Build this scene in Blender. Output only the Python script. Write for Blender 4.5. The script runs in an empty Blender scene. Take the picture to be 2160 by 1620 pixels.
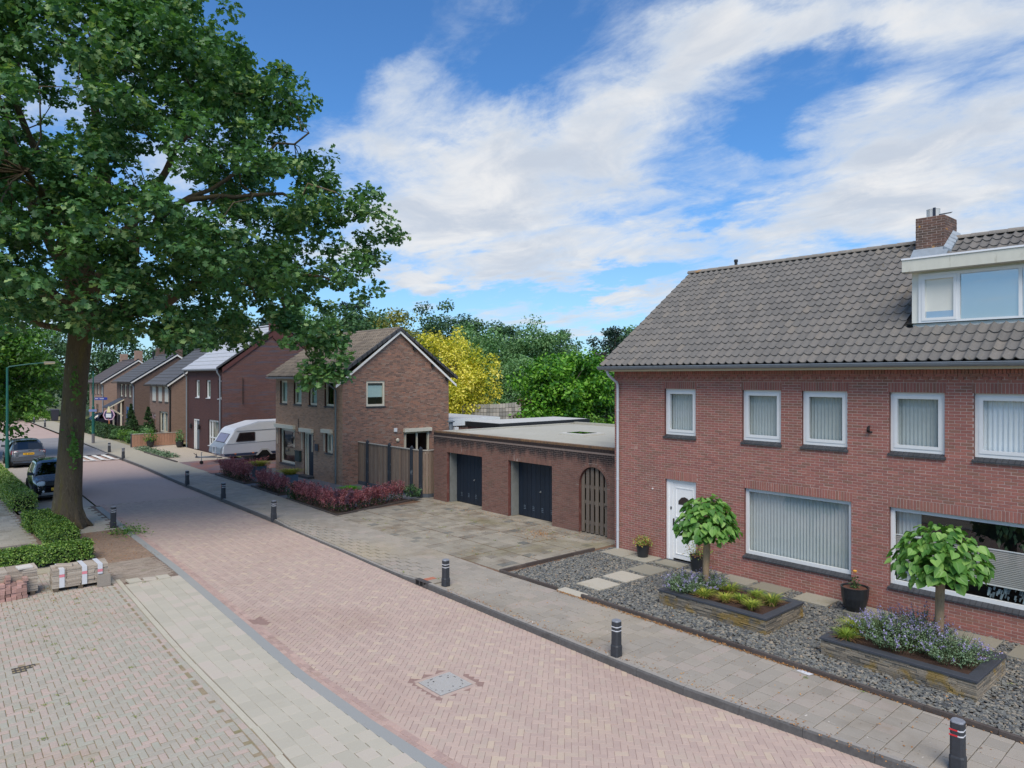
import bpy, math, random
import numpy as np
from mathutils import Vector, Matrix

SC = bpy.context.scene
COL = SC.collection
rng = np.random.default_rng(7)
random.seed(7)
PI = math.pi

# ------------------------------------------------------------------ camera
CAMH = 5.25
YAW = math.atan2(1300.0, 1478.0)          # camera heading, east of the street axis (+Y)
SA, CA = math.sin(YAW), math.cos(YAW)
cd = bpy.data.cameras.new("camera")
cam = bpy.data.objects.new("camera", cd)
COL.objects.link(cam)
cam.location = (0, 0, CAMH)
cam.rotation_euler = (PI / 2, 0, -YAW)
cd.sensor_width = 36.0
cd.lens = 36.0 * 1478.0 / 2160.0
cd.shift_y = -15.0 / 2160.0
cd.clip_start = 0.1
cd.clip_end = 2000
SC.camera = cam

# ------------------------------------------------------------------ light and colour management
SUN_EL, SUN_AZ = math.radians(52), math.radians(222)     # azimuth clockwise from +Y
sd = bpy.data.lights.new("sun", 'SUN')
sun = bpy.data.objects.new("sun", sd)
COL.objects.link(sun)
sd.energy = 1.5
sd.angle = math.radians(38)
sd.color = (1.0, 0.91, 0.79)
tosun = Vector((math.sin(SUN_AZ) * math.cos(SUN_EL), math.cos(SUN_AZ) * math.cos(SUN_EL), math.sin(SUN_EL)))
sun.rotation_euler = tosun.to_track_quat('Z', 'Y').to_euler()
SC.view_settings.view_transform = 'Standard'
SC.view_settings.look = 'None'
SC.view_settings.exposure = 1.25
SC.view_settings.gamma = 1.0
SC.view_settings.use_curve_mapping = False
SC.cycles.max_bounces = 8
SC.cycles.transparent_max_bounces = 12
SC.cycles.sample_clamp_indirect = 6.0
SC.cycles.caustics_reflective = False
SC.cycles.caustics_refractive = False


class NT:
    """small helper for node trees"""
    def __init__(s, nt):
        s.nt = nt
        nt.nodes.clear()
    def n(s, t, **k):
        nd = s.nt.nodes.new(t)
        ins = k.pop('i', {})
        for a, v in k.items():
            setattr(nd, a, v)
        for a, v in ins.items():
            s.set(nd.inputs[a], v)
        return nd
    def set(s, sock, v):
        if isinstance(v, bpy.types.NodeSocket):
            s.nt.links.new(v, sock)
        elif isinstance(v, (tuple, list)) and len(v) == 3 and sock.type == 'RGBA':
            sock.default_value = (v[0], v[1], v[2], 1)
        else:
            sock.default_value = v
    def m(s, op, a, b=None, c=None, clamp=False):
        nd = s.nt.nodes.new('ShaderNodeMath')
        nd.operation = op
        nd.use_clamp = clamp
        s.set(nd.inputs[0], a)
        if b is not None: s.set(nd.inputs[1], b)
        if c is not None: s.set(nd.inputs[2], c)
        return nd.outputs[0]
    def mix(s, f, a, b, bt='MIX'):
        nd = s.nt.nodes.new('ShaderNodeMix')
        nd.data_type = 'RGBA'
        nd.blend_type = bt
        s.set(nd.inputs[0], f); s.set(nd.inputs[6], a); s.set(nd.inputs[7], b)
        return nd.outputs[2]
    def rng(s, v, a, b, c=0.0, d=1.0, smooth=False):
        nd = s.nt.nodes.new('ShaderNodeMapRange')
        nd.interpolation_type = 'SMOOTHSTEP' if smooth else 'LINEAR'
        s.set(nd.inputs[0], v)
        for k, x in enumerate((a, b, c, d)): nd.inputs[k + 1].default_value = x
        return nd.outputs[0]
    def noise(s, vec, scale, detail=4.0, rough=0.55, dist=0.0):
        nd = s.n('ShaderNodeTexNoise', i={'Vector': vec, 'Scale': scale, 'Detail': detail, 'Roughness': rough, 'Distortion': dist})
        return nd.outputs[0]
    def ramp(s, f, stops, interp='LINEAR'):
        nd = s.nt.nodes.new('ShaderNodeValToRGB')
        cr = nd.color_ramp
        cr.interpolation = interp
        while len(cr.elements) < len(stops): cr.elements.new(0.5)
        for e, (p, c) in zip(cr.elements, stops):
            e.position = p
            e.color = (c[0], c[1], c[2], 1)
        s.set(nd.inputs[0], f)
        return nd.outputs[0]


# ------------------------------------------------------------------ sky: Nishita with broken cloud
W = bpy.data.worlds.new("World")
SC.world = W
W.use_nodes = True
w = NT(W.node_tree)
SKY_STR = 0.062
sky = w.n('ShaderNodeTexSky', sky_type='NISHITA', sun_disc=False, sun_elevation=SUN_EL, sun_rotation=SUN_AZ,
          air_density=1.0, dust_density=0.4, ozone_density=4.0, altitude=0)
tc = w.n('ShaderNodeTexCoord')
sp = w.n('ShaderNodeSeparateXYZ', i={0: tc.outputs['Generated']})
dx, dy, dz = sp.outputs
az = w.m('ARCTAN2', dx, dy)
el = w.m('ARCSINE', dz)
zc = w.m('ADD', w.m('MAXIMUM', dz, 0.0), 0.16)
pv = w.n('ShaderNodeCombineXYZ', i={0: w.m('DIVIDE', dx, zc), 1: w.m('DIVIDE', dy, zc), 2: 0.0}).outputs[0]
# the cloud deck is stretched along the wind
wv = w.n('ShaderNodeMapping', i={'Vector': pv, 'Rotation': (0, 0, math.radians(-28)), 'Scale': (1.0, 0.74, 1.0)}).outputs[0]
warp = w.n('ShaderNodeTexNoise', i={'Vector': wv, 'Scale': 1.1, 'Detail': 3.0})
wv2 = w.n('ShaderNodeVectorMath', operation='MULTIPLY_ADD', i={0: warp.outputs['Color'], 1: (0.42, 0.42, 0.0), 2: wv}).outputs[0]
n1 = w.noise(wv2, 1.5, 12.0, 0.62, 0.3)
n2 = w.noise(wv2, 5.0, 12.0, 0.66, 0.6)
wsp = w.n('ShaderNodeMapping', i={'Vector': pv, 'Rotation': (0, 0, math.radians(-52)), 'Scale': (2.2, 0.9, 1.0)}).outputs[0]
n3 = w.noise(wsp, 2.2, 12.0, 0.68, 0.8)                 # thin streaks of high cloud
dens = w.m('ADD', w.m('MULTIPLY', w.m('SUBTRACT', n1, 0.5), 2.6), w.m('ADD', w.m('MULTIPLY', w.m('SUBTRACT', n2, 0.5), 1.5), w.m('MULTIPLY', w.m('SUBTRACT', n3, 0.5), 0.9)))
ragged = w.n('ShaderNodeTexNoise', i={'Vector': wv, 'Scale': 2.2, 'Detail': 7.0, 'Roughness': 0.62})
rg = w.n('ShaderNodeSeparateXYZ', i={0: ragged.outputs['Color']}).outputs
az = w.m('ADD', az, w.m('MULTIPLY', w.m('SUBTRACT', rg[0], 0.5), 0.34))
el0 = el
el = w.m('ADD', el, w.m('MULTIPLY', w.m('SUBTRACT', rg[1], 0.5), 0.22))
# (azimuth, elevation, half width, half height, tilt, amount) of the main cloud banks and clearings
BANKS = [(0.574, 0.385, 0.099, 0.047, 0.61, 0.75),
         (0.701, 0.286, 0.223, 0.081, 0.31, 0.95),
         (0.836, 0.327, 0.174, 0.060, 0.35, 0.45),
         (0.667, 0.216, 0.175, 0.047, 0.09, 0.50),
         (0.960, 0.423, 0.096, 0.039, 0.44, 0.90),
         (1.119, 0.448, 0.190, 0.028, -0.09, 0.90),
         (1.278, 0.261, 0.127, 0.063, 0.26, 0.95),
         (1.228, 0.190, 0.217, 0.047, 0.09, 0.70),
         (0.902, 0.181, 0.216, 0.040, 0.05, 0.60),
         (0.721, 0.164, 0.081, 0.024, 0.09, 0.60),
         (0.600, 0.153, 0.060, 0.017, 0.00, 0.50),
         (0.863, 0.097, 0.172, 0.023, 0.05, 0.60),
         (1.202, 0.348, 0.032, 0.030, 1.05, 0.30),
         (0.470, 0.449, 0.178, 0.079, 0.00, -0.95),
         (0.721, 0.434, 0.101, 0.061, 0.52, -0.60),
         (1.084, 0.309, 0.047, 0.038, 0.00, -0.95),
         (1.147, 0.389, 0.062, 0.037, 0.35, -0.55),
         (0.849, 0.130, 0.073, 0.019, 0.00, -0.80),
         (1.316, 0.352, 0.051, 0.034, 0.00, -0.35),
         (0.600, 0.183, 0.073, 0.013, 0.17, -0.40),
         (0.992, 0.227, 0.075, 0.014, 0.09, -0.45),
         (0.802, 0.382, 0.134, 0.040, 0.26, -0.25),
         (0.420, 0.310, 0.074, 0.097, 0.00, -0.50),
         (0.567, 0.103, 0.099, 0.027, 0.00, -0.25)]
for a0, e0, rx, ry, rot, amp in BANKS:
    c_, s_ = math.cos(rot), math.sin(rot)
    ux = w.m('SUBTRACT', az, a0); uy = w.m('SUBTRACT', el, e0)
    p = w.m('ADD', w.m('MULTIPLY', ux, c_ / rx), w.m('MULTIPLY', uy, s_ / rx))
    q = w.m('ADD', w.m('MULTIPLY', ux, -s_ / ry), w.m('MULTIPLY', uy, c_ / ry))
    r2 = w.m('ADD', w.m('MULTIPLY', p, p), w.m('MULTIPLY', q, q))
    dens = w.m('MULTIPLY_ADD', w.m('EXPONENT', w.m('MULTIPLY', r2, -1.0)), amp, dens)
cover = w.rng(dens, -0.42, 0.92, smooth=True)
thick = w.rng(dens, 0.1, 1.3, smooth=True)
hz = w.rng(el0, 0.0, 0.30, 0.30, 0.0, smooth=True)
cover = w.m('MAXIMUM', w.m('MULTIPLY', cover, 0.97), hz)
K = 1.0 / SKY_STR
shade = w.noise(wv2, 3.4, 9.0, 0.62, 0.4)
cw = w.mix(w.rng(shade, 0.35, 0.7, smooth=True), (0.245 * K, 0.27 * K, 0.31 * K), (0.365 * K, 0.366 * K, 0.368 * K))
cw = w.mix(thick, (0.28 * K, 0.315 * K, 0.36 * K), cw)
tint = w.mix(1.0, sky.outputs[0], (0.50, 0.84, 1.12), 'MULTIPLY')
colr = w.mix(cover, tint, cw)
bg = w.n('ShaderNodeBackground', i={'Color': colr, 'Strength': SKY_STR})
wo = w.n('ShaderNodeOutputWorld', i={0: bg.outputs[0]})
W.cycles.sampling_method = 'MANUAL'
W.cycles.sample_map_resolution = 512


# ------------------------------------------------------------------ materials
MATS = {}
# first-guess surface colours, corrected here against the photograph (linear factors)
GAIN = {'road_brick': (1.06, 1.10, 1.05), 'gutter_brick': (.9, .93, .92), 'far_road': (1.06, 1.10, 1.05), 'road_joint': (.95, .95, .93), 'left_slab': (1.04, 1.02, .95), 'edge_strip': (1.0, 1.0, .96),
        'parking_brick': (1.04, 1.06, .99), 'pavement_slab': (.97, .93, .89), 'drive_slab': (.93, .92, .93), 'far_pavement': (1.02, 1.01, .95), 'slate_chip': (.72, .73, .73),
        'red_brick': (1.2, 1.36, 1.22), 'mortar': (1.0, 1.02, 1.0), 'garage_brick': (.88, .95, .9), 'brown_brick': (1.3, 1.3, 1.2), 'brown_brick_front': (1.5, 1.5, 1.36), 'grey_pantile': (.82, .83, .84)}
def lin(r, g, b):
    f = lambda c: (c / 255 / 12.92) if c / 255 <= 0.04045 else ((c / 255 + 0.055) / 1.055) ** 2.4
    return (f(r), f(g), f(b))


def mat(name, col, col2=None, ramp=None, rough=0.8, fine=None, blots=(), bump=None, metal=0.0, spec=0.5, coat=0.0, obj=False, trans=None,
        stretch=None):
    """col..col2 (or ramp) picked per piece; fine=(scale, amount) grain; blots = [(scale, lo, hi, colour, amount)] irregular stains;
    bump=(scale, distance); trans = translucent share for leaves"""
    if name in MATS: return MATS[name]
    gn = GAIN.get(name, (1, 1, 1))
    gx = lambda c: tuple(min(1.0, a * b) for a, b in zip(c, gn)) if c else c
    col, col2 = gx(col), gx(col2)
    if ramp: ramp = [(p, gx(c)) for p, c in ramp]
    blots = [(a, b, c, gx(d), e) for a, b, c, d, e in blots]
    m = bpy.data.materials.new(name)
    m.use_nodes = True
    t = NT(m.node_tree)
    pos = t.n('ShaderNodeNewGeometry').outputs['Position']
    if obj: pos = t.n('ShaderNodeTexCoord').outputs['Object']
    if stretch: pos = t.n('ShaderNodeMapping', i={'Vector': pos, 'Scale': stretch}).outputs[0]
    at = t.n('ShaderNodeAttribute', attribute_name='rnd').outputs['Fac']
    oi = t.n('ShaderNodeObjectInfo').outputs['Random']
    r = t.m('FRACT', t.m('ADD', at, oi))
    if ramp: c = t.ramp(r, ramp)
    elif col2: c = t.mix(r, col, col2)
    else: c = t.mix(0.0, col, col)
    for (sc, lo, hi, bc, am) in blots:
        f = t.rng(t.noise(pos, sc, 6.0, 0.6, 0.4), lo, hi, smooth=True)
        c = t.mix(t.m('MULTIPLY', f, am), c, bc)
    if fine:
        f = t.rng(t.noise(pos, fine[0], 5.0, 0.65), 0.25, 0.75, 1 - fine[1], 1 + fine[1])
        c = t.mix(1.0, c, t.n('ShaderNodeCombineColor', i={0: f, 1: f, 2: f}).outputs[0], 'MULTIPLY')
    b = t.n('ShaderNodeBsdfPrincipled', i={'Base Color': c, 'Roughness': rough, 'Metallic': metal, 'Specular IOR Level': spec, 'Coat Weight': coat})
    if coat: b.inputs['Coat Roughness'].default_value = 0.04
    if bump:
        bn = t.n('ShaderNodeBump', i={'Height': t.noise(pos, bump[0], 5.0, 0.6), 'Distance': bump[1], 'Strength': 1.0})
        t.set(b.inputs['Normal'], bn.outputs[0])
    sh = b.outputs[0]
    if trans:
        tl = t.n('ShaderNodeBsdfTranslucent', i={'Color': t.mix(1.0, c, (1.25, 1.35, 0.6), 'MULTIPLY')})
        sh = t.n('ShaderNodeMixShader', i={0: trans, 1: sh, 2: tl.outputs[0]}).outputs[0]
    t.n('ShaderNodeOutputMaterial', i={0: sh})
    MATS[name] = m
    return m


def glass_mat(name, tint=(0.96, 0.985, 0.98), base=0.06):
    if name in MATS: return MATS[name]
    m = bpy.data.materials.new(name)
    m.use_nodes = True
    t = NT(m.node_tree)
    lw = t.n('ShaderNodeLayerWeight', i={'Blend': 0.5})          # the same from both sides of the pane
    f = t.m('ADD', t.m('MULTIPLY', t.m('POWER', lw.outputs['Facing'], 4.0), 0.8), base, clamp=True)
    a = t.n('ShaderNodeBsdfTransparent', i={'Color': tint})
    g = t.n('ShaderNodeBsdfGlossy', i={'Color': (1, 1, 1), 'Roughness': 0.015})
    mx = t.n('ShaderNodeMixShader', i={0: f, 1: a.outputs[0], 2: g.outputs[0]})
    t.n('ShaderNodeOutputMaterial', i={0: mx.outputs[0]})
    MATS[name] = m
    return m


def brick_mat(name, axis, c1, c2, mortar, L=0.22, Hh=0.065, blots=(), squash=None):
    """brickwork too far off for the bricks to be told apart; axis 'x': wall faces +-X (runs in y), 'y': wall faces +-Y"""
    m = bpy.data.materials.new(name)
    m.use_nodes = True
    t = NT(m.node_tree)
    pos = t.n('ShaderNodeNewGeometry').outputs['Position']
    s = t.n('ShaderNodeSeparateXYZ', i={0: pos}).outputs
    v = t.n('ShaderNodeCombineXYZ', i={0: s[1] if axis == 'x' else s[0], 1: s[2], 2: 0.0}).outputs[0]
    br = t.n('ShaderNodeTexBrick', i={'Vector': v, 'Color1': c1, 'Color2': c2, 'Mortar': mortar, 'Scale': 1.0, 'Mortar Size': 0.006,
                                      'Brick Width': L, 'Row Height': Hh, 'Mortar Smooth': 0.2})
    c = br.outputs[0]
    # whole courses run lighter or bluer, as in the photograph's kiln batches
    band = t.n('ShaderNodeCombineXYZ', i={0: t.m('MULTIPLY', s[1] if axis == 'x' else s[0], 0.5), 1: t.m('MULTIPLY', s[2], 7.0), 2: 0.0}).outputs[0]
    for (sc, lo, hi, bc, am) in blots:
        f = t.rng(t.noise(band if sc < 0 else pos, abs(sc), 5.0, 0.6, 0.3), lo, hi, smooth=True)
        c = t.mix(t.m('MULTIPLY', f, am), c, bc)
    b = t.n('ShaderNodeBsdfPrincipled', i={'Base Color': c, 'Roughness': 0.85})
    bn = t.n('ShaderNodeBump', i={'Height': t.m('SUBTRACT', 1.0, br.outputs[1]), 'Distance': 0.01, 'Strength': 0.8})
    t.set(b.inputs['Normal'], bn.outputs[0])
    t.n('ShaderNodeOutputMaterial', i={0: b.outputs[0]})
    MATS[name] = m
    return m


# ------------------------------------------------------------------ objects
def setp(o, label=None, cat=None, group=None, kind=None):
    if label: o['label'] = label
    if cat: o['category'] = cat
    if group: o['group'] = group
    if kind: o['kind'] = kind
    return o


def thing(name, label, cat, loc=(0, 0, 0), group=None, kind=None):
    o = bpy.data.objects.new(name, None)
    COL.objects.link(o)
    o.location = loc
    o.empty_display_size = 0.2
    return setp(o, label, cat, group, kind)


def attach(o, parent):
    COL.objects.link(o)
    if parent is not None:
        o.parent = parent
        if parent.parent is None:
            o.matrix_parent_inverse = Matrix.Translation(-Vector(parent.location))
    return o


def copy_tree(o, loc=None, rotz=None, parent=None, label=None):
    c = o.copy()
    COL.objects.link(c)
    c.parent = parent
    if loc is not None: c.location = loc
    if rotz is not None: c.rotation_euler = (0, 0, rotz)
    if label: c['label'] = label
    for ch in list(o.children): copy_tree(ch, parent=c)
    return c


def mesh_np(name, V, groups, mats, smooth=False, rnd=None):
    """groups = [(faces (m,k) int array, material index)]"""
    me = bpy.data.meshes.new(name)
    V = np.asarray(V, dtype=np.float32)
    me.vertices.add(len(V))
    me.vertices.foreach_set('co', V.ravel())
    nl = sum(f.size for f, _ in groups); nf = sum(len(f) for f, _ in groups)
    me.loops.add(nl); me.polygons.add(nf)
    li = np.concatenate([f.ravel() for f, _ in groups]).astype(np.int32)
    ln = np.concatenate([np.full(len(f), f.shape[1]) for f, _ in groups]).astype(np.int32)
    st = np.concatenate([[0], np.cumsum(ln)[:-1]]).astype(np.int32)
    mi = np.concatenate([np.full(len(f), m) for f, m in groups]).astype(np.int32)
    me.loops.foreach_set('vertex_index', li)
    me.polygons.foreach_set('loop_start', st)
    me.polygons.foreach_set('loop_total', ln)
    me.polygons.foreach_set('material_index', mi)
    me.polygons.foreach_set('use_smooth', np.full(nf, bool(smooth)))
    for m in (mats if isinstance(mats, (list, tuple)) else [mats]): me.materials.append(m)
    me.update(calc_edges=True)
    if rnd is not None:
        a = me.attributes.new('rnd', 'FLOAT', 'POINT')
        a.data.foreach_set('value', np.asarray(rnd, dtype=np.float32))
    return me


class G:
    """collects shapes into ONE mesh"""
    def __init__(s):
        s.V = []; s.F = []; s.n = 0; s.r = []
    def add(s, V, F, mi=0, r=None):
        V = np.asarray(V, float).reshape(-1, 3)
        by = {}
        for f in F: by.setdefault(len(f), []).append(f)
        for k, fs in by.items(): s.F.append((np.asarray(fs, int) + s.n, mi))
        s.V.append(V); s.n += len(V)
        s.r.append(np.full(len(V), random.random() if r is None else r))
        return s
    def quad(s, a, b, c, d, mi=0): return s.add([a, b, c, d], [(0, 1, 2, 3)], mi)
    def poly(s, pts, mi=0): return s.add(pts, [tuple(range(len(pts)))], mi)
    BOXF = [(0, 3, 2, 1), (4, 5, 6, 7), (0, 1, 5, 4), (1, 2, 6, 5), (2, 3, 7, 6), (3, 0, 4, 7)]
    def box(s, x0, y0, z0, x1, y1, z1, mi=0):
        return s.add([(x0, y0, z0), (x1, y0, z0), (x1, y1, z0), (x0, y1, z0), (x0, y0, z1), (x1, y0, z1), (x1, y1, z1), (x0, y1, z1)], s.BOXF, mi)
    def hexa(s, pts, mi=0): return s.add(pts, s.BOXF, mi)
    def lbox(s, B, u0, u1, z0, z1, n0, n1, mi=0):
        P = lambda u, z, n: B.p(u, z, n)
        return s.add([P(u0, z0, n0), P(u1, z0, n0), P(u1, z0, n1), P(u0, z0, n1), P(u0, z1, n0), P(u1, z1, n0), P(u1, z1, n1), P(u0, z1, n1)], s.BOXF, mi)
    def prism(s, poly, z0, z1, mi=0):
        n = len(poly)
        V = [(x, y, z0) for x, y in poly] + [(x, y, z1) for x, y in poly]
        return s.add(V, [tuple(range(n - 1, -1, -1)), tuple(range(n, 2 * n))] + [(i, (i + 1) % n, n + (i + 1) % n, n + i) for i in range(n)], mi)
    def tube(s, pts, rad, n=8, mi=0, cap=True, bumpy=0.0):
        pts = [Vector(p) for p in pts]
        if not hasattr(rad, '__len__'): rad = [rad] * len(pts)
        V = []; F = []
        up = Vector((0.31, 0.17, 0.93)).normalized()
        for i, p in enumerate(pts):
            d = (pts[min(i + 1, len(pts) - 1)] - pts[max(i - 1, 0)])
            d = d.normalized() if d.length > 1e-9 else Vector((0, 0, 1))
            a = d.cross(up)
            if a.length < 0.05: a = d.cross(Vector((1, 0, 0)))
            a.normalize(); b = d.cross(a)
            for k in range(n):
                t = 2 * PI * k / n
                rr = rad[i] * (1 + (random.uniform(-bumpy, bumpy) if bumpy else 0))
                V.append(p + (a * math.cos(t) + b * math.sin(t)) * rr)
        for i in range(len(pts) - 1):
            for k in range(n):
                F.append((i * n + k, i * n + (k + 1) % n, (i + 1) * n + (k + 1) % n, (i + 1) * n + k))
        if cap:
            F.append(tuple(range(n - 1, -1, -1))); F.append(tuple(range((len(pts) - 1) * n, len(pts) * n)))
        return s.add([tuple(v) for v in V], F, mi)
    def lathe(s, prof, n=20, c=(0, 0, 0), mi=0, sq=None):
        V = []; F = []
        for r, z in prof:
            for k in range(n):
                t = 2 * PI * (k + 0.5) / n
                V.append((c[0] + r * math.cos(t), c[1] + r * math.sin(t), c[2] + z))
        m = len(prof)
        for i in range(m - 1):
            for k in range(n): F.append((i * n + k, i * n + (k + 1) % n, (i + 1) * n + (k + 1) % n, (i + 1) * n + k))
        F.append(tuple(range(n - 1, -1, -1))); F.append(tuple(range((m - 1) * n, m * n)))
        return s.add(V, F, mi)
    def build(s, name, mats, parent=None, smooth=False, rnd=True):
        me = mesh_np(name, np.concatenate(s.V), s.F, mats, smooth, np.concatenate(s.r) if rnd else None)
        o = bpy.data.objects.new(name, me)
        return attach(o, parent)


class Basis:
    """wall frame: u along the wall, z up, n outward"""
    def __init__(s, O, U, N):
        s.O = Vector(O); s.U = Vector(U); s.N = Vector(N); s.Z = Vector((0, 0, 1))
        s.R = np.array([tuple(s.U), tuple(s.Z), tuple(s.N)]).T
    def p(s, u, z, n=0.0): return tuple(s.O + s.U * u + s.Z * z + s.N * n)


def project(P):
    P = np.asarray(P, float)
    d = P[:, 0] * SA + P[:, 1] * CA
    r = P[:, 0] * CA - P[:, 1] * SA
    dd = np.maximum(d, 0.05)
    return 1080 + 1478 * r / dd, 795 + 1478 * (CAMH - P[:, 2]) / dd, d


TPL = {}
def slab_tpl(D, ch, mt):
    key = (round(D[0], 3), round(D[1], 3), round(D[2], 3), ch, mt.name)
    if key not in TPL:
        V, F = slab_arrays(np.zeros((1, 3)), np.array([[round(x, 3) for x in D]]), np.eye(3), ch)
        TPL[key] = mesh_np('piece', V, [(F, 0)], mt)
    return TPL[key]


def slab_arrays(C, D, R, ch):
    """chamfered blocks: base centre C, size D, top towards local +z"""
    n = len(C)
    sx = np.array([-1, 1, 1, -1]) * 0.5; sy = np.array([-1, -1, 1, 1]) * 0.5
    V = np.zeros((n, 12, 3))
    for k in range(4):
        V[:, k] = np.stack([sx[k] * D[:, 0], sy[k] * D[:, 1], 0 * D[:, 2]], 1)
        V[:, 4 + k] = np.stack([sx[k] * D[:, 0], sy[k] * D[:, 1], D[:, 2] - ch], 1)
        V[:, 8 + k] = np.stack([sx[k] * (D[:, 0] - 2 * ch), sy[k] * (D[:, 1] - 2 * ch), D[:, 2]], 1)
    R = np.asarray(R)
    V = np.einsum('ij,nkj->nki', R, V) if R.ndim == 2 else np.einsum('nij,nkj->nki', R, V)
    V += C[:, None, :]
    f = [(k, (k + 1) % 4, 4 + (k + 1) % 4, 4 + k) for k in range(4)] + [(4 + k, 4 + (k + 1) % 4, 8 + (k + 1) % 4, 8 + k) for k in range(4)] + [(8, 9, 10, 11)]
    F = (np.array(f)[None] + (np.arange(n) * 12)[:, None, None]).reshape(-1, 4)
    return V.reshape(-1, 3), F


def pick_largest(C, size, limit):
    px, py, d = project(C)
    s = np.where((d > 0.5) & (px > -15) & (px < 2175) & (py > -15) & (py < 1635), size / np.maximum(d, 0.5), 0)
    order = np.argsort(-s)[:limit]
    return order[s[order] > 0]


def pieces(parent, name, rest, C, D, R, mt, ch=0.004, limit=300, label=None):
    """the limit largest in view as objects of their own, the others joined into one part"""
    C = np.asarray(C, float); D = np.asarray(D, float); R = np.asarray(R, float)
    idx = pick_largest(C, D.max(1), limit) if limit else np.array([], int)
    loc = Matrix.Translation(-Vector(parent.location)) if parent.parent is None else Matrix()
    for i in idx:
        o = bpy.data.objects.new(name, slab_tpl(D[i], ch, mt))
        COL.objects.link(o)
        o.parent = parent
        o.matrix_parent_inverse = loc
        Ri = R if R.ndim == 2 else R[i]
        Mx = Matrix(Ri.tolist()).to_4x4()
        Mx.translation = Vector(C[i])
        o.matrix_basis = Mx
    keep = np.ones(len(C), bool); keep[idx] = False
    if keep.any():
        V, F = slab_arrays(C[keep], D[keep], R if R.ndim == 2 else R[keep], ch)
        me = mesh_np(rest, V, [(F, 0)], mt, rnd=np.repeat(rng.random(keep.sum()), 12))
        o = bpy.data.objects.new(rest, me)
        attach(o, parent)
        o['kind'] = 'stuff'
    return idx


def rz(a):
    c, s = math.cos(a), math.sin(a)
    return np.array([[c, -s, 0], [s, c, 0], [0, 0, 1.0]])


def jig(n, tilt):
    """many small random rotations"""
    a = rng.normal(0, tilt, (n, 3))
    R = np.tile(np.eye(3), (n, 1, 1))
    R[:, 0, 1] = -a[:, 2]; R[:, 1, 0] = a[:, 2]; R[:, 0, 2] = a[:, 1]; R[:, 2, 0] = -a[:, 1]; R[:, 1, 2] = -a[:, 0]; R[:, 2, 1] = a[:, 0]
    return R

# ================================================================== THE GROUND
def XR(y): return np.interp(y, [-6, 0, 3.89, 7.1, 8.4, 11.5, 15.57, 20, 24.8, 37.3, 45.6, 56, 70.6, 100, 170], [11.08, 10.58, 10.26, 10.0, 10.01, 10.07, 10.15, 10.33, 10.47, 10.66, 10.93, 11.0, 11.35, 11.8, 12.6])
def XL(y): return np.interp(y, [-6, 0, 3, 7.7, 9.55, 11.9, 15.3, 20.7, 26.8, 32.3, 50, 70, 100, 170], [7.0, 6.3, 5.98, 5.62, 5.53, 5.51, 5.68, 5.93, 6.08, 6.3, 6.85, 7.3, 7.7, 8.5])
def XK(y): return np.interp(y, [-6, 9, 10, 14.2, 20.6, 30], [3.75, 3.95, 4.0, 4.06, 4.29, 4.6])
def XB(y): return np.interp(y, [-6, 2.7, 10, 14.4, 24.3, 33, 46, 58, 75, 100, 170], [12.12, 12.14, 12.26, 12.2, 12.5, 12.75, 12.95, 13.3, 13.6, 14.0, 15.0])
ZR, ZL = -0.10, -0.05           # road and left-hand surfaces; the right pavement is z = 0
def ZRD(x, y): return -.07 - .075 * np.clip((x - XL(y)) / (XR(y) - XL(y)), 0, 1)      # the road falls towards the right-hand kerb
def dip(x, y):
    d = np.clip((y - 15.3) / 1.0, 0, 1) * np.clip((25.0 - y) / 1.0, 0, 1)
    return -0.085 * d * np.clip(1 - (x - XR(y)) / 0.9, 0, 1)

m_joint = mat('joint_sand', lin(120, 103, 92), fine=(30, .25), rough=.95)
m_road = mat('road_brick', None, ramp=[(0, lin(172, 149, 142)), (.35, lin(177, 154, 146)), (.6, lin(182, 158, 149)), (.86, lin(175, 155, 146)), (1, lin(188, 167, 151))], rough=.85,
             fine=(55, .10), blots=[(.22, .5, .75, lin(152, 124, 115), .5), (.9, .55, .8, lin(190, 172, 152), .35), (14, .66, .76, lin(218, 204, 196), .25)])
m_slab = mat('pavement_slab', None, ramp=[(0, lin(150, 146, 138)), (.5, lin(157, 153, 145)), (.8, lin(162, 157, 148)), (1, lin(165, 157, 150))], rough=.9, fine=(60, .10),
             blots=[(.55, .5, .75, lin(118, 111, 99), .55), (5.5, .69, .72, lin(235, 233, 228), .75), (2.3, .62, .75, lin(150, 132, 108), .4), (.16, .48, .7, lin(178, 166, 138), .5)], bump=(90, .002))
m_slabl = mat('left_slab', None, ramp=[(0, lin(172, 168, 158)), (.4, lin(177, 173, 163)), (.7, lin(181, 176, 166)), (1, lin(184, 175, 168))], rough=.9, fine=(60, .07),
              blots=[(.5, .55, .8, lin(156, 148, 132), .45), (2.5, .62, .75, lin(160, 150, 130), .3)], bump=(90, .002))
m_park = mat('parking_brick', None, ramp=[(0, lin(160, 153, 145)), (.3, lin(168, 159, 151)), (.5, lin(163, 160, 151)), (.75, lin(174, 158, 152)), (1, lin(180, 160, 154))], rough=.9, fine=(70, .16),
             blots=[(.5, .5, .75, lin(146, 130, 108), .55), (3, .64, .74, lin(148, 148, 98), .45), (25, .66, .76, lin(222, 216, 210), .35)], bump=(110, .004))
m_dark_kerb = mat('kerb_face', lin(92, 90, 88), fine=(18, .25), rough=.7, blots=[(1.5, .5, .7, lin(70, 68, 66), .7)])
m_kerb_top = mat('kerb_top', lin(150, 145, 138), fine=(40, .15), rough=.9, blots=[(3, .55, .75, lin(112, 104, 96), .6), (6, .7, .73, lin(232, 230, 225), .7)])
m_band = mat('band_stone', lin(148, 150, 148), col2=lin(154, 154, 150), fine=(60, .08), blots=[(.8, .55, .75, lin(148, 148, 142), .5)])
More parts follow.
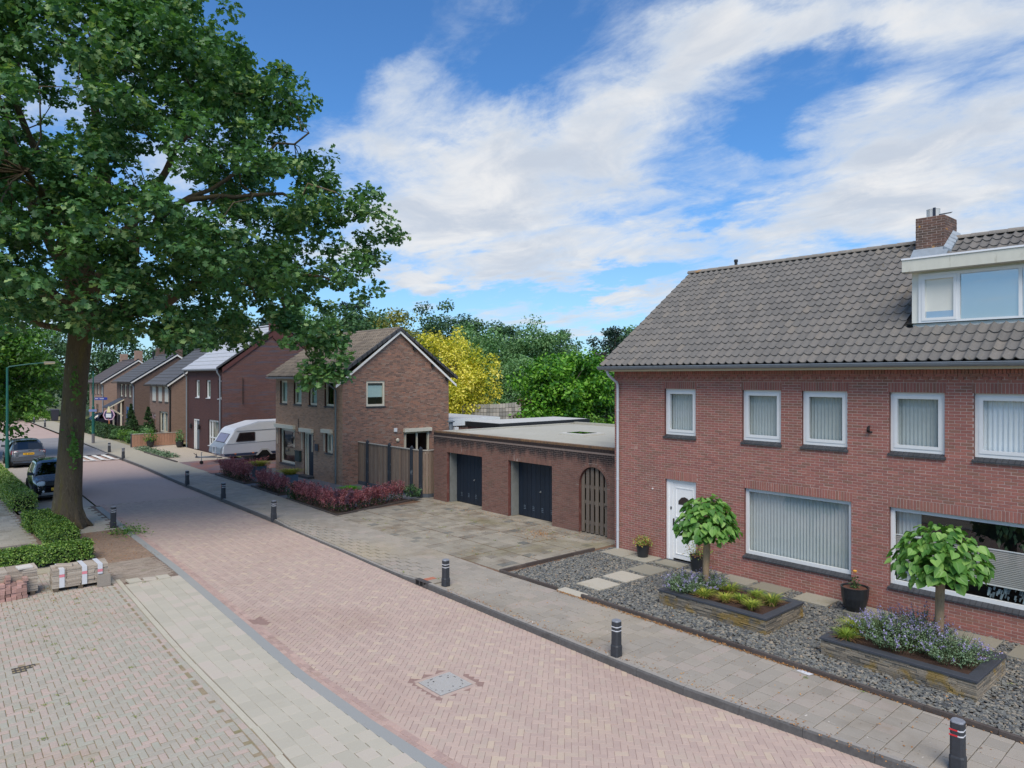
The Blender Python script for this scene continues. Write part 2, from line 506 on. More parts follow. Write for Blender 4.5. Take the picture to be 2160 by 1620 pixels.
m_strip = mat('edge_strip', lin(182, 176, 162), col2=lin(188, 182, 168), fine=(50, .1), blots=[(2, .55, .75, lin(160, 146, 120), .5)])
m_ground = mat('ground_grass', lin(86, 100, 54), fine=(3, .3), blots=[(.15, .45, .7, lin(110, 100, 74), .6)])
m_soil = mat('soil', lin(142, 120, 102), fine=(14, .35), rough=.95, blots=[(1.5, .5, .7, lin(160, 138, 118), .7), (3, .6, .7, lin(110, 118, 60), .5)], bump=(25, .02))
m_asph = mat('plateau_asphalt', lin(138, 136, 136), fine=(30, .12), blots=[(.3, .45, .7, lin(120, 117, 118), .5)])
m_white = mat('road_paint', lin(225, 225, 220), fine=(20, .1))
m_roadfar = mat('far_road', lin(176, 152, 145), fine=(6, .07), blots=[(.22, .5, .75, lin(160, 132, 124), .5), (.05, .5, .7, lin(176, 142, 132), .4)])
m_parkfar = mat('far_parking', lin(168, 160, 150), fine=(7, .1), blots=[(.5, .5, .75, lin(160, 148, 132), .5)])
m_pavefar = mat('far_pavement', lin(168, 162, 148), fine=(8, .08), blots=[(.3, .5, .75, lin(166, 156, 136), .5)])


def struct(name, G_, mats, parent=None):
    o = G_.build(name, mats, parent)
    o['kind'] = 'structure'
    return o


def strip(fa, fb, y0, y1, z, step=1.0, z1=None):
    ys = list(np.arange(y0, y1, step)) + [y1]
    g = G()
    V = []
    for y in ys: V += [(float(fa(y)), y, z), (float(fb(y)), y, z if z1 is None else z1)]
    g.add(V, [(2 * i, 2 * i + 1, 2 * i + 3, 2 * i + 2) for i in range(len(ys) - 1)])
    return g


g = G(); g.quad((-700, -300, -.30), (900, -300, -.30), (900, 1300, -.30), (-700, 1300, -.30))
struct('ground', g, m_ground)
g = G(); g.quad((17.0, -40, -.04), (240, -40, -.04), (240, 260, -.04), (17.0, 260, -.04)); struct('back_gardens', g, m_ground)
g = G(); g.quad((-240, 22.4, -.09), (-7.9, 22.4, -.09), (-7.9, 260, -.09), (-240, 260, -.09)); struct('left_gardens', g, m_ground)

road = setp(thing('road', None, None), kind='structure')
for y0, y1, z, mt, nm in ((-7, 33, ZR - .006, mat('road_joint', lin(150, 124, 116), fine=(30, .2)), 'road_bed'), (33, 170, ZR - .002, m_roadfar, 'road_surface')):
    strip(lambda y: XL(y) - .1, lambda y: XR(y) + .05, y0, y1, z - ZR - .07, z1=z - ZR - .145).build(nm, mt, road)
g = G(); g.quad((-60, 54.5, -.06), (11.0, 54.5, -.06), (11.3, 72, -.06), (-60, 74, -.06)); g.build('speed_table', m_asph, road)
g = G()
for k in range(7):
    x = 7.15 + k * .55
    g.quad((x, 51.2, -.05), (x + .25, 51.2, -.05), (x + .25, 54.3, -.05), (x, 54.3, -.05))
g.quad((6.95, 50.9, -.05), (10.9, 50.9, -.05), (10.9, 51.1, -.05), (6.95, 51.1, -.05))
g.build('road_marking', m_white, road)


def herringbone(x0, x1, y0, y1, W_, ang, ox=0, oy=0):
    """centres and directions of a herringbone of 2W x W bricks turned by ang"""
    c, s = math.cos(ang), math.sin(ang)
    R_ = math.hypot(x1 - x0, y1 - y0) / 2 + 1
    cx, cy = (x0 + x1) / 2, (y0 + y1) / 2
    n = int(R_ / W_) + 2
    I, J = np.meshgrid(np.arange(-n, n), np.arange(-n, n))
    I, J = I.ravel(), J.ravel()
    h = (I - J) % 4 == 0; v = (I - J) % 4 == 3
    ux = np.concatenate([(I[h] + 1) * W_, (I[v] + .5) * W_]); uy = np.concatenate([(J[h] + .5) * W_, (J[v] + 1) * W_])
    a = np.concatenate([np.zeros(h.sum()), np.full(v.sum(), PI / 2)]) + ang
    X = cx + ox + ux * c - uy * s; Y = cy + oy + ux * s + uy * c
    k = (X > x0) & (X < x1) & (Y > y0) & (Y < y1)
    return X[k], Y[k], a[k]


def Rz(a, tilt=.004):
    R = np.zeros((len(a), 3, 3))
    c, s = np.cos(a), np.sin(a)
    R[:, 0, 0] = c; R[:, 0, 1] = -s; R[:, 1, 0] = s; R[:, 1, 1] = c; R[:, 2, 2] = 1
    return R @ jig(len(a), tilt) if tilt else R


def pave(parent, name, rest, X, Y, a, L, Wd, ztop, mt, th=.03, ch=.003, tilt=.004, zj=.0015, limit=300):
    n = len(X)
    z = (ztop if hasattr(ztop, '__len__') else np.full(n, ztop)) - th + rng.normal(0, zj, n)
    D = np.stack([np.broadcast_to(L, n), np.broadcast_to(Wd, n), np.full(n, th)], 1)
    return pieces(parent, name, rest, np.stack([X, Y, z], 1), D, Rz(a, tilt), mt, ch, limit)


# the carriageway: herringbone at 45 degrees between two stretcher rows and the kerb
MH = (7.2, 9.95)                                    # the manhole
X, Y, a = herringbone(4.5, 11, .5, 33, .1015, math.radians(44))
k = (X > XL(Y) + .08) & (X < XR(Y) + .08) & ~((abs(X - MH[0]) < .47) & (abs(Y - MH[1]) < .47)) & ~((abs(X - 5.95) < .2) & (abs(Y - 15.1) < .24))
pave(road, 'road_brick', 'road_bricks', X[k], Y[k], a[k], .1975, .0975, ZRD(X[k], Y[k]), m_road, limit=300)
ys = np.arange(.6, 33, .205)
X = np.concatenate([XL(ys) + .055, XL(ys + .1) + .16]); Y = np.concatenate([ys, ys + .1])
an = PI / 2 - np.arctan2(XL(Y + .5) - XL(Y - .5), 1.0)
k = ~((abs(X - 5.95) < .2) & (abs(Y - 15.1) < .24))
pave(road, 'gutter_brick', 'gutter_bricks', X[k], Y[k], an[k], .198, .098, ZRD(X[k], Y[k]) + .005, mat('gutter_brick', lin(176, 148, 140), col2=lin(196, 166, 154), fine=(40, .15), blots=[(2, .55, .72, lin(140, 118, 102), .5)]), limit=60)

# left pavement: five rows of 30 cm slabs, a flush grey band to the road and a pale edging strip to the parking bricks
pl = setp(thing('pavement', None, None), kind='structure')
strip(lambda y: XK(y) - .05, lambda y: XL(y) + .05, -7, 33, ZL - .02).build('pavement_bed', m_joint, pl)
Xs, Ys, As = [], [], []
for i in range(5):
    for y in np.arange(1.0 + (i % 2) * .15, 20.0, .303):
        f = (i + .5) / 5
        Xs.append(XK(y) + .13 + f * (min(1.52, XL(y) - .2 - XK(y) - .13))); Ys.append(y); As.append(-math.atan2(float(XK(y + 1) - XK(y - 1)), 2))
Xs, Ys, As = np.array(Xs), np.array(Ys), np.array(As)
wd = np.minimum(1.52, XL(Ys) - .2 - XK(Ys) - .13) / 5 - .004
pave(pl, 'paving_slab', 'paving_slabs', Xs, Ys, As, wd, .299, ZL, m_slabl, ch=.004, tilt=.003)
ys = np.arange(1.0, 33, 1.003)
an = -np.arctan2(XL(ys + .5) - XL(ys - .5), 1.0)
pave(pl, 'band_stone', 'band_stones', XL(ys) - .1, ys, an, .2, 1.0, ZL + .002, m_band, th=.06, tilt=.001, zj=.001)
ys = np.arange(1.0, 20.4, 1.003)
an = -np.arctan2(XK(ys + .5) - XK(ys - .5), 1.0)
pave(pl, 'edging_stone', 'edging_stones', XK(ys) + .06, ys, an, .1, 1.0, ZL + .006, m_strip, th=.06, tilt=.002, zj=.002)
# lifted slabs, a patch of small pavers and slabs beyond the tree
Xs, Ys = [], []
for j, y in enumerate(np.arange(20.25, 22.55, .102)):
    for x in np.arange(4.1 + (j % 2) * .1, 5.7, .203): Xs.append(x); Ys.append(y)
Xs, Ys = np.array(Xs), np.array(Ys); k = (Xs < XL(Ys) - .3) & (Xs > XK(Ys) + .0)
m_old = mat('old_paver', None, ramp=[(0, lin(140, 128, 116)), (.5, lin(152, 140, 126)), (1, lin(160, 146, 134))], rough=.95, fine=(40, .2), blots=[(1.2, .5, .72, lin(116, 98, 82), .6), (2.5, .62, .72, lin(110, 116, 66), .4)])
pave(pl, 'paver', 'pavers', Xs[k], Ys[k], np.zeros(k.sum()), .2, .098, ZL - .004, m_old, tilt=.012, zj=.004, limit=150)
Xs, Ys = [], []
for j, y in enumerate(np.arange(27.6, 33, .303)):
    for x in np.arange(4.75 + (j % 2) * .15, 6.2, .303): Xs.append(x); Ys.append(y)
Xs, Ys = np.array(Xs), np.array(Ys); k = (Xs < XL(Ys) - .36)
pave(pl, 'paving_slab', 'far_slabs', Xs[k], Ys[k], np.zeros(k.sum()), .298, .298, ZL, m_slabl, tilt=.004, limit=0)
for (x, y, aa, tz, ty) in ((4.62, 20.05, .1, .03, .06), (4.98, 20.0, -.12, .02, -.05), (5.3, 19.96, .06, .015, .04)):
    o = bpy.data.objects.new('paving_slab', slab_tpl((.298, .298, .045), .005, m_slabl)); attach(o, pl)
    o.location = (x, y, ZL - .02 + tz); o.rotation_euler = (ty, .05, aa)

pk = setp(thing('parking_area', None, None), kind='structure')
g = G(); g.quad((-9, -7, ZL - .012), (3.75, -7, ZL - .012), (4.36, 22.6, ZL - .012), (-9, 22.6, ZL - .012)); g.build('parking_bed', mat('mossy_joint', lin(146, 132, 108), fine=(12, .3), blots=[(2, .5, .7, lin(120, 122, 70), .6)]), pk)
X, Y, a = herringbone(-1.5, 4.4, 7, 22.5, .1035, math.radians(-2))
k = (X < XK(Y) - .13) & ~((abs(X - 1.73) < .2) & (abs(Y - 15.42) < .15))
pave(pk, 'paving_brick', 'paving_bricks', X[k], Y[k], a[k], .196, .0945, ZL, m_park, ch=.006, tilt=.012, zj=.003)
ys = np.arange(7, 22, .205)
pave(pk, 'edge_brick', 'edge_bricks', XK(ys) - .05, ys, PI / 2 - np.arctan2(XK(ys + .5) - XK(ys - .5), 1.0), .197, .096, ZL, m_park, ch=.005, tilt=.008, limit=40)
strip(lambda y: 3.6, lambda y: XL(y) - .18, 33, 54.5, ZL - .012).build('parking_bays', m_parkfar, pk)
g = G(); g.quad((3.4, 22.55, ZL - .006), (5.75, 22.55, ZL - .006), (6.0, 27.5, ZL - .006), (3.4, 33, ZL - .006)); struct('tree_soil', g, m_soil)

fp = setp(thing('footpath', None, None), kind='structure')
g = G(); g.quad((-8, 22.5, ZL - .03), (3.5, 22.5, ZL - .03), (3.7, 120, ZL - .03), (-8, 120, ZL - .03)); g.build('footpath_bed', m_pavefar, fp)
Xs, Ys, k = [], [], 0
for j, y in enumerate(np.arange(24.1, 26.9, .102)):
    for x in np.arange(-.5 + (j % 2) * .1, 3.25, .203): Xs.append(x); Ys.append(y)
pave(fp, 'paver', 'pavers', np.array(Xs), np.array(Ys), np.zeros(len(Xs)), .2, .098, ZL, mat('dark_paver', lin(126, 118, 108), col2=lin(150, 140, 128), fine=(40, .2), blots=[(1, .5, .7, lin(110, 96, 84), .6)]), tilt=.008, limit=120)
Xs, Ys = [], []
for j, y in enumerate(np.arange(27.05, 46, .303)):
    for x in np.arange(-.5 + (j % 2) * .15, 3.3, .303): Xs.append(x); Ys.append(y)
pave(fp, 'paving_slab', 'paving_slabs', np.array(Xs), np.array(Ys), np.zeros(len(Xs)), .298, .298, ZL + .002, mat('path_slab', lin(176, 168, 152), col2=lin(196, 188, 172), fine=(40, .12), blots=[(.8, .5, .7, lin(150, 136, 112), .6)]), tilt=.005, limit=100)

# right pavement
pr = setp(thing('pavement', None, None), kind='structure')
strip(lambda y: XR(y) + .1, lambda y: XB(y) + .05, -7, 40, -.115, z1=-.03).build('pavement_bed', mat('dark_joint', lin(70, 58, 48), fine=(25, .35)), pr)
strip(lambda y: XR(y) + .1, lambda y: XB(y) + .1, 40, 170, -.004).build('pavement_surface', m_pavefar, pr)
Xs, Ys, As, Ls = [], [], [], []
for j, y in enumerate(np.arange(.5, 40, .3035)):
    x0, x1 = float(XR(y)) + .125, float(XB(y)) - (.02 if y < 14.5 else 0)
    x = x0 + (.15 if j % 2 else .3)
    e = [x0]
    while x < x1 - .06: e.append(x); x += .3035
    e.append(x1)
    for a_, b_ in zip(e[:-1], e[1:]):
        Xs.append((a_ + b_) / 2); Ys.append(y + .008 * (a_ - x0)); Ls.append(b_ - a_ - .010)
Xs, Ys, Ls = np.array(Xs), np.array(Ys), np.array(Ls)
k = ~((Ys > 14.75) & (Ys < 15.35) & (Xs < XR(Ys) + .6))
pave(pr, 'paving_slab', 'paving_slabs', Xs[k], Ys[k], np.full(k.sum(), .012), Ls[k], .2935, dip(Xs, Ys)[k], m_slab, th=.04, ch=.006, tilt=.006, zj=.002)
o = bpy.data.objects.new('red_slab', slab_tpl((.42, .3, .04), .004, mat('red_slab', lin(176, 112, 88), fine=(30, .15)))); attach(o, pr); o.location = (10.45, 15.2, -.05); o['label'] = 'terracotta slab behind the kerb drain'
Xs, Ys = [], []
for y in (14.86, 15.2):
    for x in (10.76,) if y > 15 else (10.35, 10.66): Xs.append(x); Ys.append(y)
pave(pr, 'paving_slab', 'slab_patch', np.array(Xs), np.array(Ys), np.zeros(len(Xs)), .298, .298, -.006, m_slab, th=.04, tilt=.01)

kerb = setp(thing('kerb', None, None), kind='structure')
y = -2.0
while y < 60:
    y1 = y + 1.0
    g = G()
    def kt(yy): return -.085 * float(np.clip((yy - 15.3) / .9, 0, 1) * np.clip((25.3 - yy) / .9, 0, 1))
    a0, a1 = float(XR(y)), float(XR(y1 - .006))
    za, zb = kt(y), kt(y1)
    ye = y1 - .006
    P = lambda x0, yy, z: (x0, yy, z)
    V = [P(a0, y, -.17), P(a0 + .006, y, za - .03), P(a0 + .03, y, za), P(a0 + .12, y, za), P(a0 + .12, y, -.17),
         P(a1, ye, -.17), P(a1 + .006, ye, zb - .03), P(a1 + .03, ye, zb), P(a1 + .12, ye, zb), P(a1 + .12, ye, -.17)]
    g.add(V, [(0, 1, 6, 5), (1, 2, 7, 6), (0, 4, 3, 2, 1), (5, 6, 7, 8, 9)], 0)
    g.add(V, [(2, 3, 8, 7), (3, 4, 9, 8)], 1)
    if not (14.9 < y + .5 < 15.4 and False): g.build('kerb_stone', [m_dark_kerb, m_kerb_top], kerb)
    y = y1
g = strip(lambda y: XR(y), lambda y: XR(y) + .12, 60, 170, -.0); struct('kerb', g, m_kerb_top)
# far left verge along the street
g = strip(lambda y: 3.7, lambda y: XL(y) - .02, 74, 170, ZL); struct('verge', g, m_pavefar)

# driveway in front of the garage
dw = setp(thing('driveway', None, None), kind='structure')
g = G(); g.quad((12.15, 14.2, -.022), (18.0, 14.2, -.022), (18.0, 25.4, -.022), (12.4, 25.4, -.022)); g.build('driveway_bed', mat('brown_joint', lin(118, 92, 72), fine=(20, .3)), dw)
m_drive = mat('drive_slab', None, ramp=[(0, lin(134, 128, 116)), (.25, lin(148, 142, 128)), (.6, lin(156, 150, 135)), (.9, lin(164, 157, 142)), (1, lin(108, 110, 105))], rough=.95, fine=(45, .16),
              blots=[(.6, .5, .72, lin(108, 92, 70), .7), (.35, .52, .7, lin(122, 115, 74), .5), (4, .6, .72, lin(176, 170, 154), .5)], bump=(70, .004))
Xs, Ys, Ls, Ws = [], [], [], []
x = 12.32
i = 0
while x < 17.9:
    y = 14.42; j = 0
    while y < 25.3:
        if not (x > 12.5 and y > 24.35 and x < 16.6):
            Xs.append(x + .15); Ys.append(y + .15)
        y += .302; j += 1
        if j % 6 == 0: y += .05
    x += .302; i += 1
    if i % 5 == 0: x += .05
Xs, Ys = np.array(Xs), np.array(Ys)
pave(dw, 'driveway_slab', 'driveway_slabs', Xs, Ys, np.zeros(len(Xs)), .294, .294, -.004, m_drive, th=.03, ch=.005, tilt=.006, zj=.003)

# the slate garden of the house on the right
gd = setp(thing('front_garden', None, None), kind='structure')
g = G(); g.quad((12.15, -6, -.045), (16.75, -6, -.045), (16.75, 14.3, -.045), (12.15, 14.3, -.045)); g.build('garden_soil', mat('garden_soil', lin(84, 80, 74), fine=(30, .4)), gd)
m_step = mat('step_slab', None, ramp=[(0, lin(132, 128, 114)), (.5, lin(146, 142, 128)), (1, lin(160, 156, 142))], rough=.9, fine=(35, .12), blots=[(1.1, .52, .75, lin(118, 110, 72), .6)])
m_step2 = mat('pale_slab', lin(186, 180, 164), col2=lin(178, 172, 158), rough=.9, fine=(35, .08), blots=[(1.1, .55, .75, lin(160, 150, 124), .5)])
STEPS = [(13.36, 11.88, 1), (14.36, 11.88, 1), (15.36, 11.87, 0), (16.35, 11.8, 0), (16.25, 13.6, 0), (16.25, 12.76, 0), (16.3, 10.78, 0), (16.33, 9.74, 0), (16.31, 8.82, 0), (16.28, 7.67, 0), (16.28, 6.5, 0), (16.2, 5.5, 0), (16.1, 4.4, 0), (16.1, 3.35, 0)]
for (x, y, p) in STEPS:
    s = .8 if not p else .78
    o = bpy.data.objects.new('stepping_slab', slab_tpl((min(s, (16.62 - x) * 2), s, .05), .006, m_step2 if p else m_step)); attach(o, gd)
    o.location = (x, y, -.03); o.rotation_euler = (random.uniform(-.008, .008), random.uniform(-.008, .008), random.uniform(-.02, .02))
PLANTERS = [(13.3, 14.9, 7.3, 9.95), (13.15, 14.75, 3.55, 6.1)]
def slate(x0, x1, y0, y1, n, avoid, z=-.035):
    X = rng.uniform(x0, x1, n); Y = rng.uniform(y0, y1, n)
    k = np.ones(n, bool)
    for (ax0, ax1, ay0, ay1) in avoid: k &= ~((X > ax0) & (X < ax1) & (Y > ay0) & (Y < ay1))
    X, Y = X[k], Y[k]; n = len(X)
    L = rng.uniform(.035, .085, n); Wd = L * rng.uniform(.45, .8, n); T = rng.uniform(.008, .02, n)
    R = Rz(rng.uniform(0, 2 * PI, n), 0) @ jig(n, .16)
    z = z + rng.uniform(0, .028, n)
    sx = np.array([-.5, .5, .38, -.42]); sy = np.array([-.42, -.5, .5, .4])
    V = np.zeros((n, 8, 3))
    for q in range(4):
        V[:, q] = np.stack([sx[q] * L, sy[q] * Wd, 0 * T], 1)
        V[:, 4 + q] = np.stack([sx[q] * L * .9 + rng.normal(0, .003, n), sy[q] * Wd * .9, T], 1)
    V = np.einsum('nij,nkj->nki', R, V) + np.stack([X, Y, z], 1)[:, None]
    f = np.array([(k_, (k_ + 1) % 4, 4 + (k_ + 1) % 4, 4 + k_) for k_ in range(4)] + [(4, 5, 6, 7)])
    return V.reshape(-1, 3), (f[None] + (np.arange(n) * 8)[:, None, None]).reshape(-1, 4), np.repeat(rng.random(n), 8)
m_slate = mat('slate_chip', None, ramp=[(0, lin(92, 95, 98)), (.25, lin(116, 118, 118)), (.5, lin(134, 135, 130)), (.72, lin(150, 149, 141)), (.9, lin(164, 156, 142)), (1, lin(180, 166, 146))], rough=.7, fine=(40, .2))
V, F, r_ = slate(12.3, 16.62, 1.6, 14.22, 36000, [(a + .08, b - .08, c + .08, d - .08) for a, b, c, d in PLANTERS] + [(x - .36, x + .36, y - .36, y + .36) for x, y, p in STEPS])
o = bpy.data.objects.new('slate_chips', mesh_np('slate_chips', V, [(F, 0)], m_slate, rnd=r_)); attach(o, gd); o['kind'] = 'stuff'
m_edge = mat('edging', lin(74, 66, 62), col2=lin(84, 76, 72), fine=(20, .25), blots=[(2, .55, .75, lin(120, 104, 92), .5)])
def edging(pts, parent, h=.075, w_=.06, mt=None):
    for (x0, y0), (x1, y1) in zip(pts[:-1], pts[1:]):
        d = Vector((x1 - x0, y1 - y0, 0)); L = d.length; nseg = max(1, round(L / 1.0))
        for s in range(nseg):
            c = Vector((x0, y0, 0)) + d * ((s + .5) / nseg)
            o = bpy.data.objects.new('edging_stone', slab_tpl((L / nseg - .005, w_, h + .1), .006, mt or m_edge)); attach(o, parent)
            o.location = (c.x, c.y, -.1 + random.uniform(-.004, .004)); o.rotation_euler = (0, 0, math.atan2(d.y, d.x) + random.uniform(-.003, .003))
edging([(12.2, 14.33), (12.25, 12.25)], gd); edging([(12.28, 11.45), (12.27, 8), (12.16, 3), (12.1, .4)], gd); edging([(12.2, 14.36), (15.9, 14.3)], gd)
o = bpy.data.objects.new('threshold_slab', slab_tpl((.3, .78, .06), .005, m_step2)); attach(o, gd); o.location = (12.38, 11.85, -.045)

# the strip of ground round the middle house: slate grit, hedge beds, the caravan's brick drive and pale gravel
mg = setp(thing('middle_garden', None, None), kind='structure')
g = G(); g.quad((12.45, 24.3, -.03), (17.4, 24.3, -.03), (17.4, 39.6, -.03), (12.8, 39.6, -.03)); g.build('slate_grit', mat('slate_grit', lin(104, 106, 112), fine=(45, .4), blots=[(30, .5, .65, lin(140, 142, 148), .6), (.8, .55, .7, lin(120, 108, 92), .4)], bump=(60, .02)), mg)
g = G(); g.quad((12.9, 39.5, -.012), (21, 39.5, -.012), (21, 45.9, -.012), (13.0, 45.9, -.012)); g.build('caravan_drive', mat('drive_brick', lin(150, 108, 96), fine=(12, .2), blots=[(.6, .45, .6, lin(122, 112, 116), .8)]), mg)
g = G(); g.quad((12.95, 45.9, -.01), (16.3, 45.9, -.01), (16.3, 58.3, -.01), (13.3, 58.3, -.01)); g.build('pale_gravel', mat('pale_gravel', lin(186, 174, 156), fine=(25, .3), bump=(40, .02)), mg)
g = G(); g.quad((13.3, 58.3, -.012), (18, 58.3, -.012), (18, 110, -.012), (13.9, 110, -.012)); g.build('lawn', mat('dry_lawn', lin(140, 132, 100), fine=(6, .25), blots=[(.5, .5, .65, lin(110, 120, 70), .7)]), mg)
edging([(12.98, 53.4), (13.0, 46)], mg, h=.06, w_=.1)

# ================================================================== BUILDINGS
m_white_pvc = mat('white_frame', lin(226, 228, 228), fine=(6, .03), rough=.35)
m_cream = mat('cream_frame', lin(214, 206, 186), fine=(6, .04), rough=.45)
m_glass = glass_mat('window_glass')
m_glass_sky = glass_mat('dormer_glass', tint=(.75, .82, .88), base=.34)
m_curtain = mat('net_curtain', lin(182, 188, 188), fine=(8, .05), rough=.95)
m_curtain_g = mat('green_curtain', lin(176, 200, 196), fine=(8, .05), rough=.95)
m_blind = mat('grey_blind', lin(158, 156, 152), fine=(6, .05), rough=.9)
m_sill = mat('sill_tile', lin(58, 60, 64), col2=lin(68, 70, 74), fine=(25, .15), rough=.45)
m_mortar = mat('mortar', lin(192, 172, 165), fine=(20, .12), rough=.95)
m_dark = mat('dark_recess', lin(40, 38, 37), rough=.95)  # near-black colour for the shade of rooms and far window reveals
m_black = mat('black_plastic', lin(30, 31, 34), rough=.5)
m_zinc = mat('zinc', lin(132, 140, 148), fine=(5, .12), rough=.45, metal=.3)
m_lead = mat('lead', lin(150, 160, 168), fine=(8, .15), rough=.55, metal=.2)
m_pipe = mat('grey_pipe', lin(188, 192, 198), fine=(4, .06), rough=.5)
m_pipe_d = mat('dark_pipe', lin(96, 106, 108), fine=(4, .1), rough=.5)
m_roof_under = mat('roof_underlay', lin(52, 50, 50), rough=.95)

RED = [(0, lin(132, 82, 78)), (.3, lin(144, 88, 84)), (.55, lin(150, 92, 86)), (.75, lin(138, 90, 82)), (.92, lin(126, 86, 78)), (1, lin(158, 96, 90))]
m_brick = mat('red_brick', None, ramp=RED, rough=.9, fine=(35, .14), blots=[(.35, .5, .7, lin(112, 80, 74), .45), (1.4, .58, .72, lin(120, 84, 76), .4), (5, .64, .74, lin(172, 142, 134), .4), (2.2, .66, .72, lin(176, 150, 142), .35)])
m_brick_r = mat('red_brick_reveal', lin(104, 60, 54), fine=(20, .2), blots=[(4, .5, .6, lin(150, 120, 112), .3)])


def courses(u0, u1, z0, ztop, hole, L=.21, h=.0555, j=.010, phase=0.0, wild=False):
    """stretcher-bond bricks: arrays of centre u, bottom z, length"""
    out = []
    ch = h + j
    k = 0
    z = z0
    P = L + j
    while z + h <= ztop + 1e-6:
        segs = [(u0, u1)]
        for (a, b) in hole(z + h / 2):
            ns = []
            for (s, e) in segs:
                if b <= s or a >= e: ns.append((s, e)); continue
                if a > s: ns.append((s, a))
                if b < e: ns.append((b, e))
            segs = ns
        off = (k % 2) * P / 2 + phase + (random.choice((0, .25, .5, .75)) * P / 2 if wild else 0)
        for (s, e) in segs:
            i0 = math.floor((s - off) / P)
            x = off + i0 * P
            while x < e:
                a, b = max(x, s), min(x + L, e)
                if b - a > .012: out.append(((a + b) / 2, z, b - a))
                x += P
        z += ch; k += 1
    return np.array(out)


def panel_holes(g, B, u0, u1, z0, z1, holes, mi=0, n=0.0):
    us = sorted({u0, u1} | {x for h in holes for x in h[:2] if u0 < x < u1})
    zs = sorted({z0, z1} | {x for h in holes for x in h[2:4] if z0 < x < z1})
    for a, b in zip(us[:-1], us[1:]):
        for c, d in zip(zs[:-1], zs[1:]):
            mu, mz = (a + b) / 2, (c + d) / 2
            if any(h[0] < mu < h[1] and h[2] < mz < h[3] for h in holes): continue
            g.quad(B.p(a, c, n), B.p(b, c, n), B.p(b, d, n), B.p(a, d, n), mi)


def reveals(g, B, holes, depth, mi=1, n0=0.0):
    for (a, b, c, d) in holes:
        for (p, q) in (((a, c), (a, d)), ((a, d), (b, d)), ((b, d), (b, c)), ((b, c), (a, c))):
            g.quad(B.p(p[0], p[1], n0), B.p(q[0], q[1], n0), B.p(q[0], q[1], -depth), B.p(p[0], p[1], -depth), mi)


def brick_pieces(parent, B, arr, h, mt, proud=.005, limit=0, name='brick', rest='bricks', ch=.002, extra=None):
    """bricks of arr=(centre u, bottom z, length) as blocks standing proud of the mortar plane; extra = (u, z, w, h) upright ones"""
    C = [B.p(u, z + h / 2, -.004) for u, z, l in arr]; D = [(l, h, proud + .004) for u, z, l in arr]
    for (u, z, w_, hh, pr) in (extra or []):
        C.append(B.p(u, z + hh / 2, -.004)); D.append((w_, hh, pr + .004))
    C = np.array(C); D = np.array(D)
    D[:, 2] += rng.normal(0, .0012, len(D))
    n = len(C)
    return pieces(parent, name, rest, C, D, np.tile(B.R, (n, 1, 1)) @ jig(n, .003), mt, ch, limit)


def soldiers(u0, u1, z, h, pitch=.0655, wd=.054, pr=.006):
    n = max(1, round((u1 - u0) / pitch)); p = (u1 - u0) / n
    return [(u0 + (i + .5) * p, z, p - .010, h, pr) for i in range(n)]


def pleats(g, B, u0, u1, z0, z1, n, per=.085, amp=.022):
    k = max(4, int((u1 - u0) / per * 6))
    V = []
    ph = random.uniform(0, 6)
    for i in range(k + 1):
        u = u0 + (u1 - u0) * i / k
        dn = amp * math.sin(2 * PI * (u - u0) / per + ph + .8 * math.sin(u * 5.3)) * (.7 + .3 * math.sin(u * 2.1))
        V += [B.p(u, z0, n + dn * 1.2), B.p(u, (z0 + z1) / 2, n + dn), B.p(u, z1, n + dn * .8)]
    g.add(V, [(3 * i + q, 3 * i + 3 + q, 3 * i + 4 + q, 3 * i + 1 + q) for i in range(k) for q in (0, 1)])


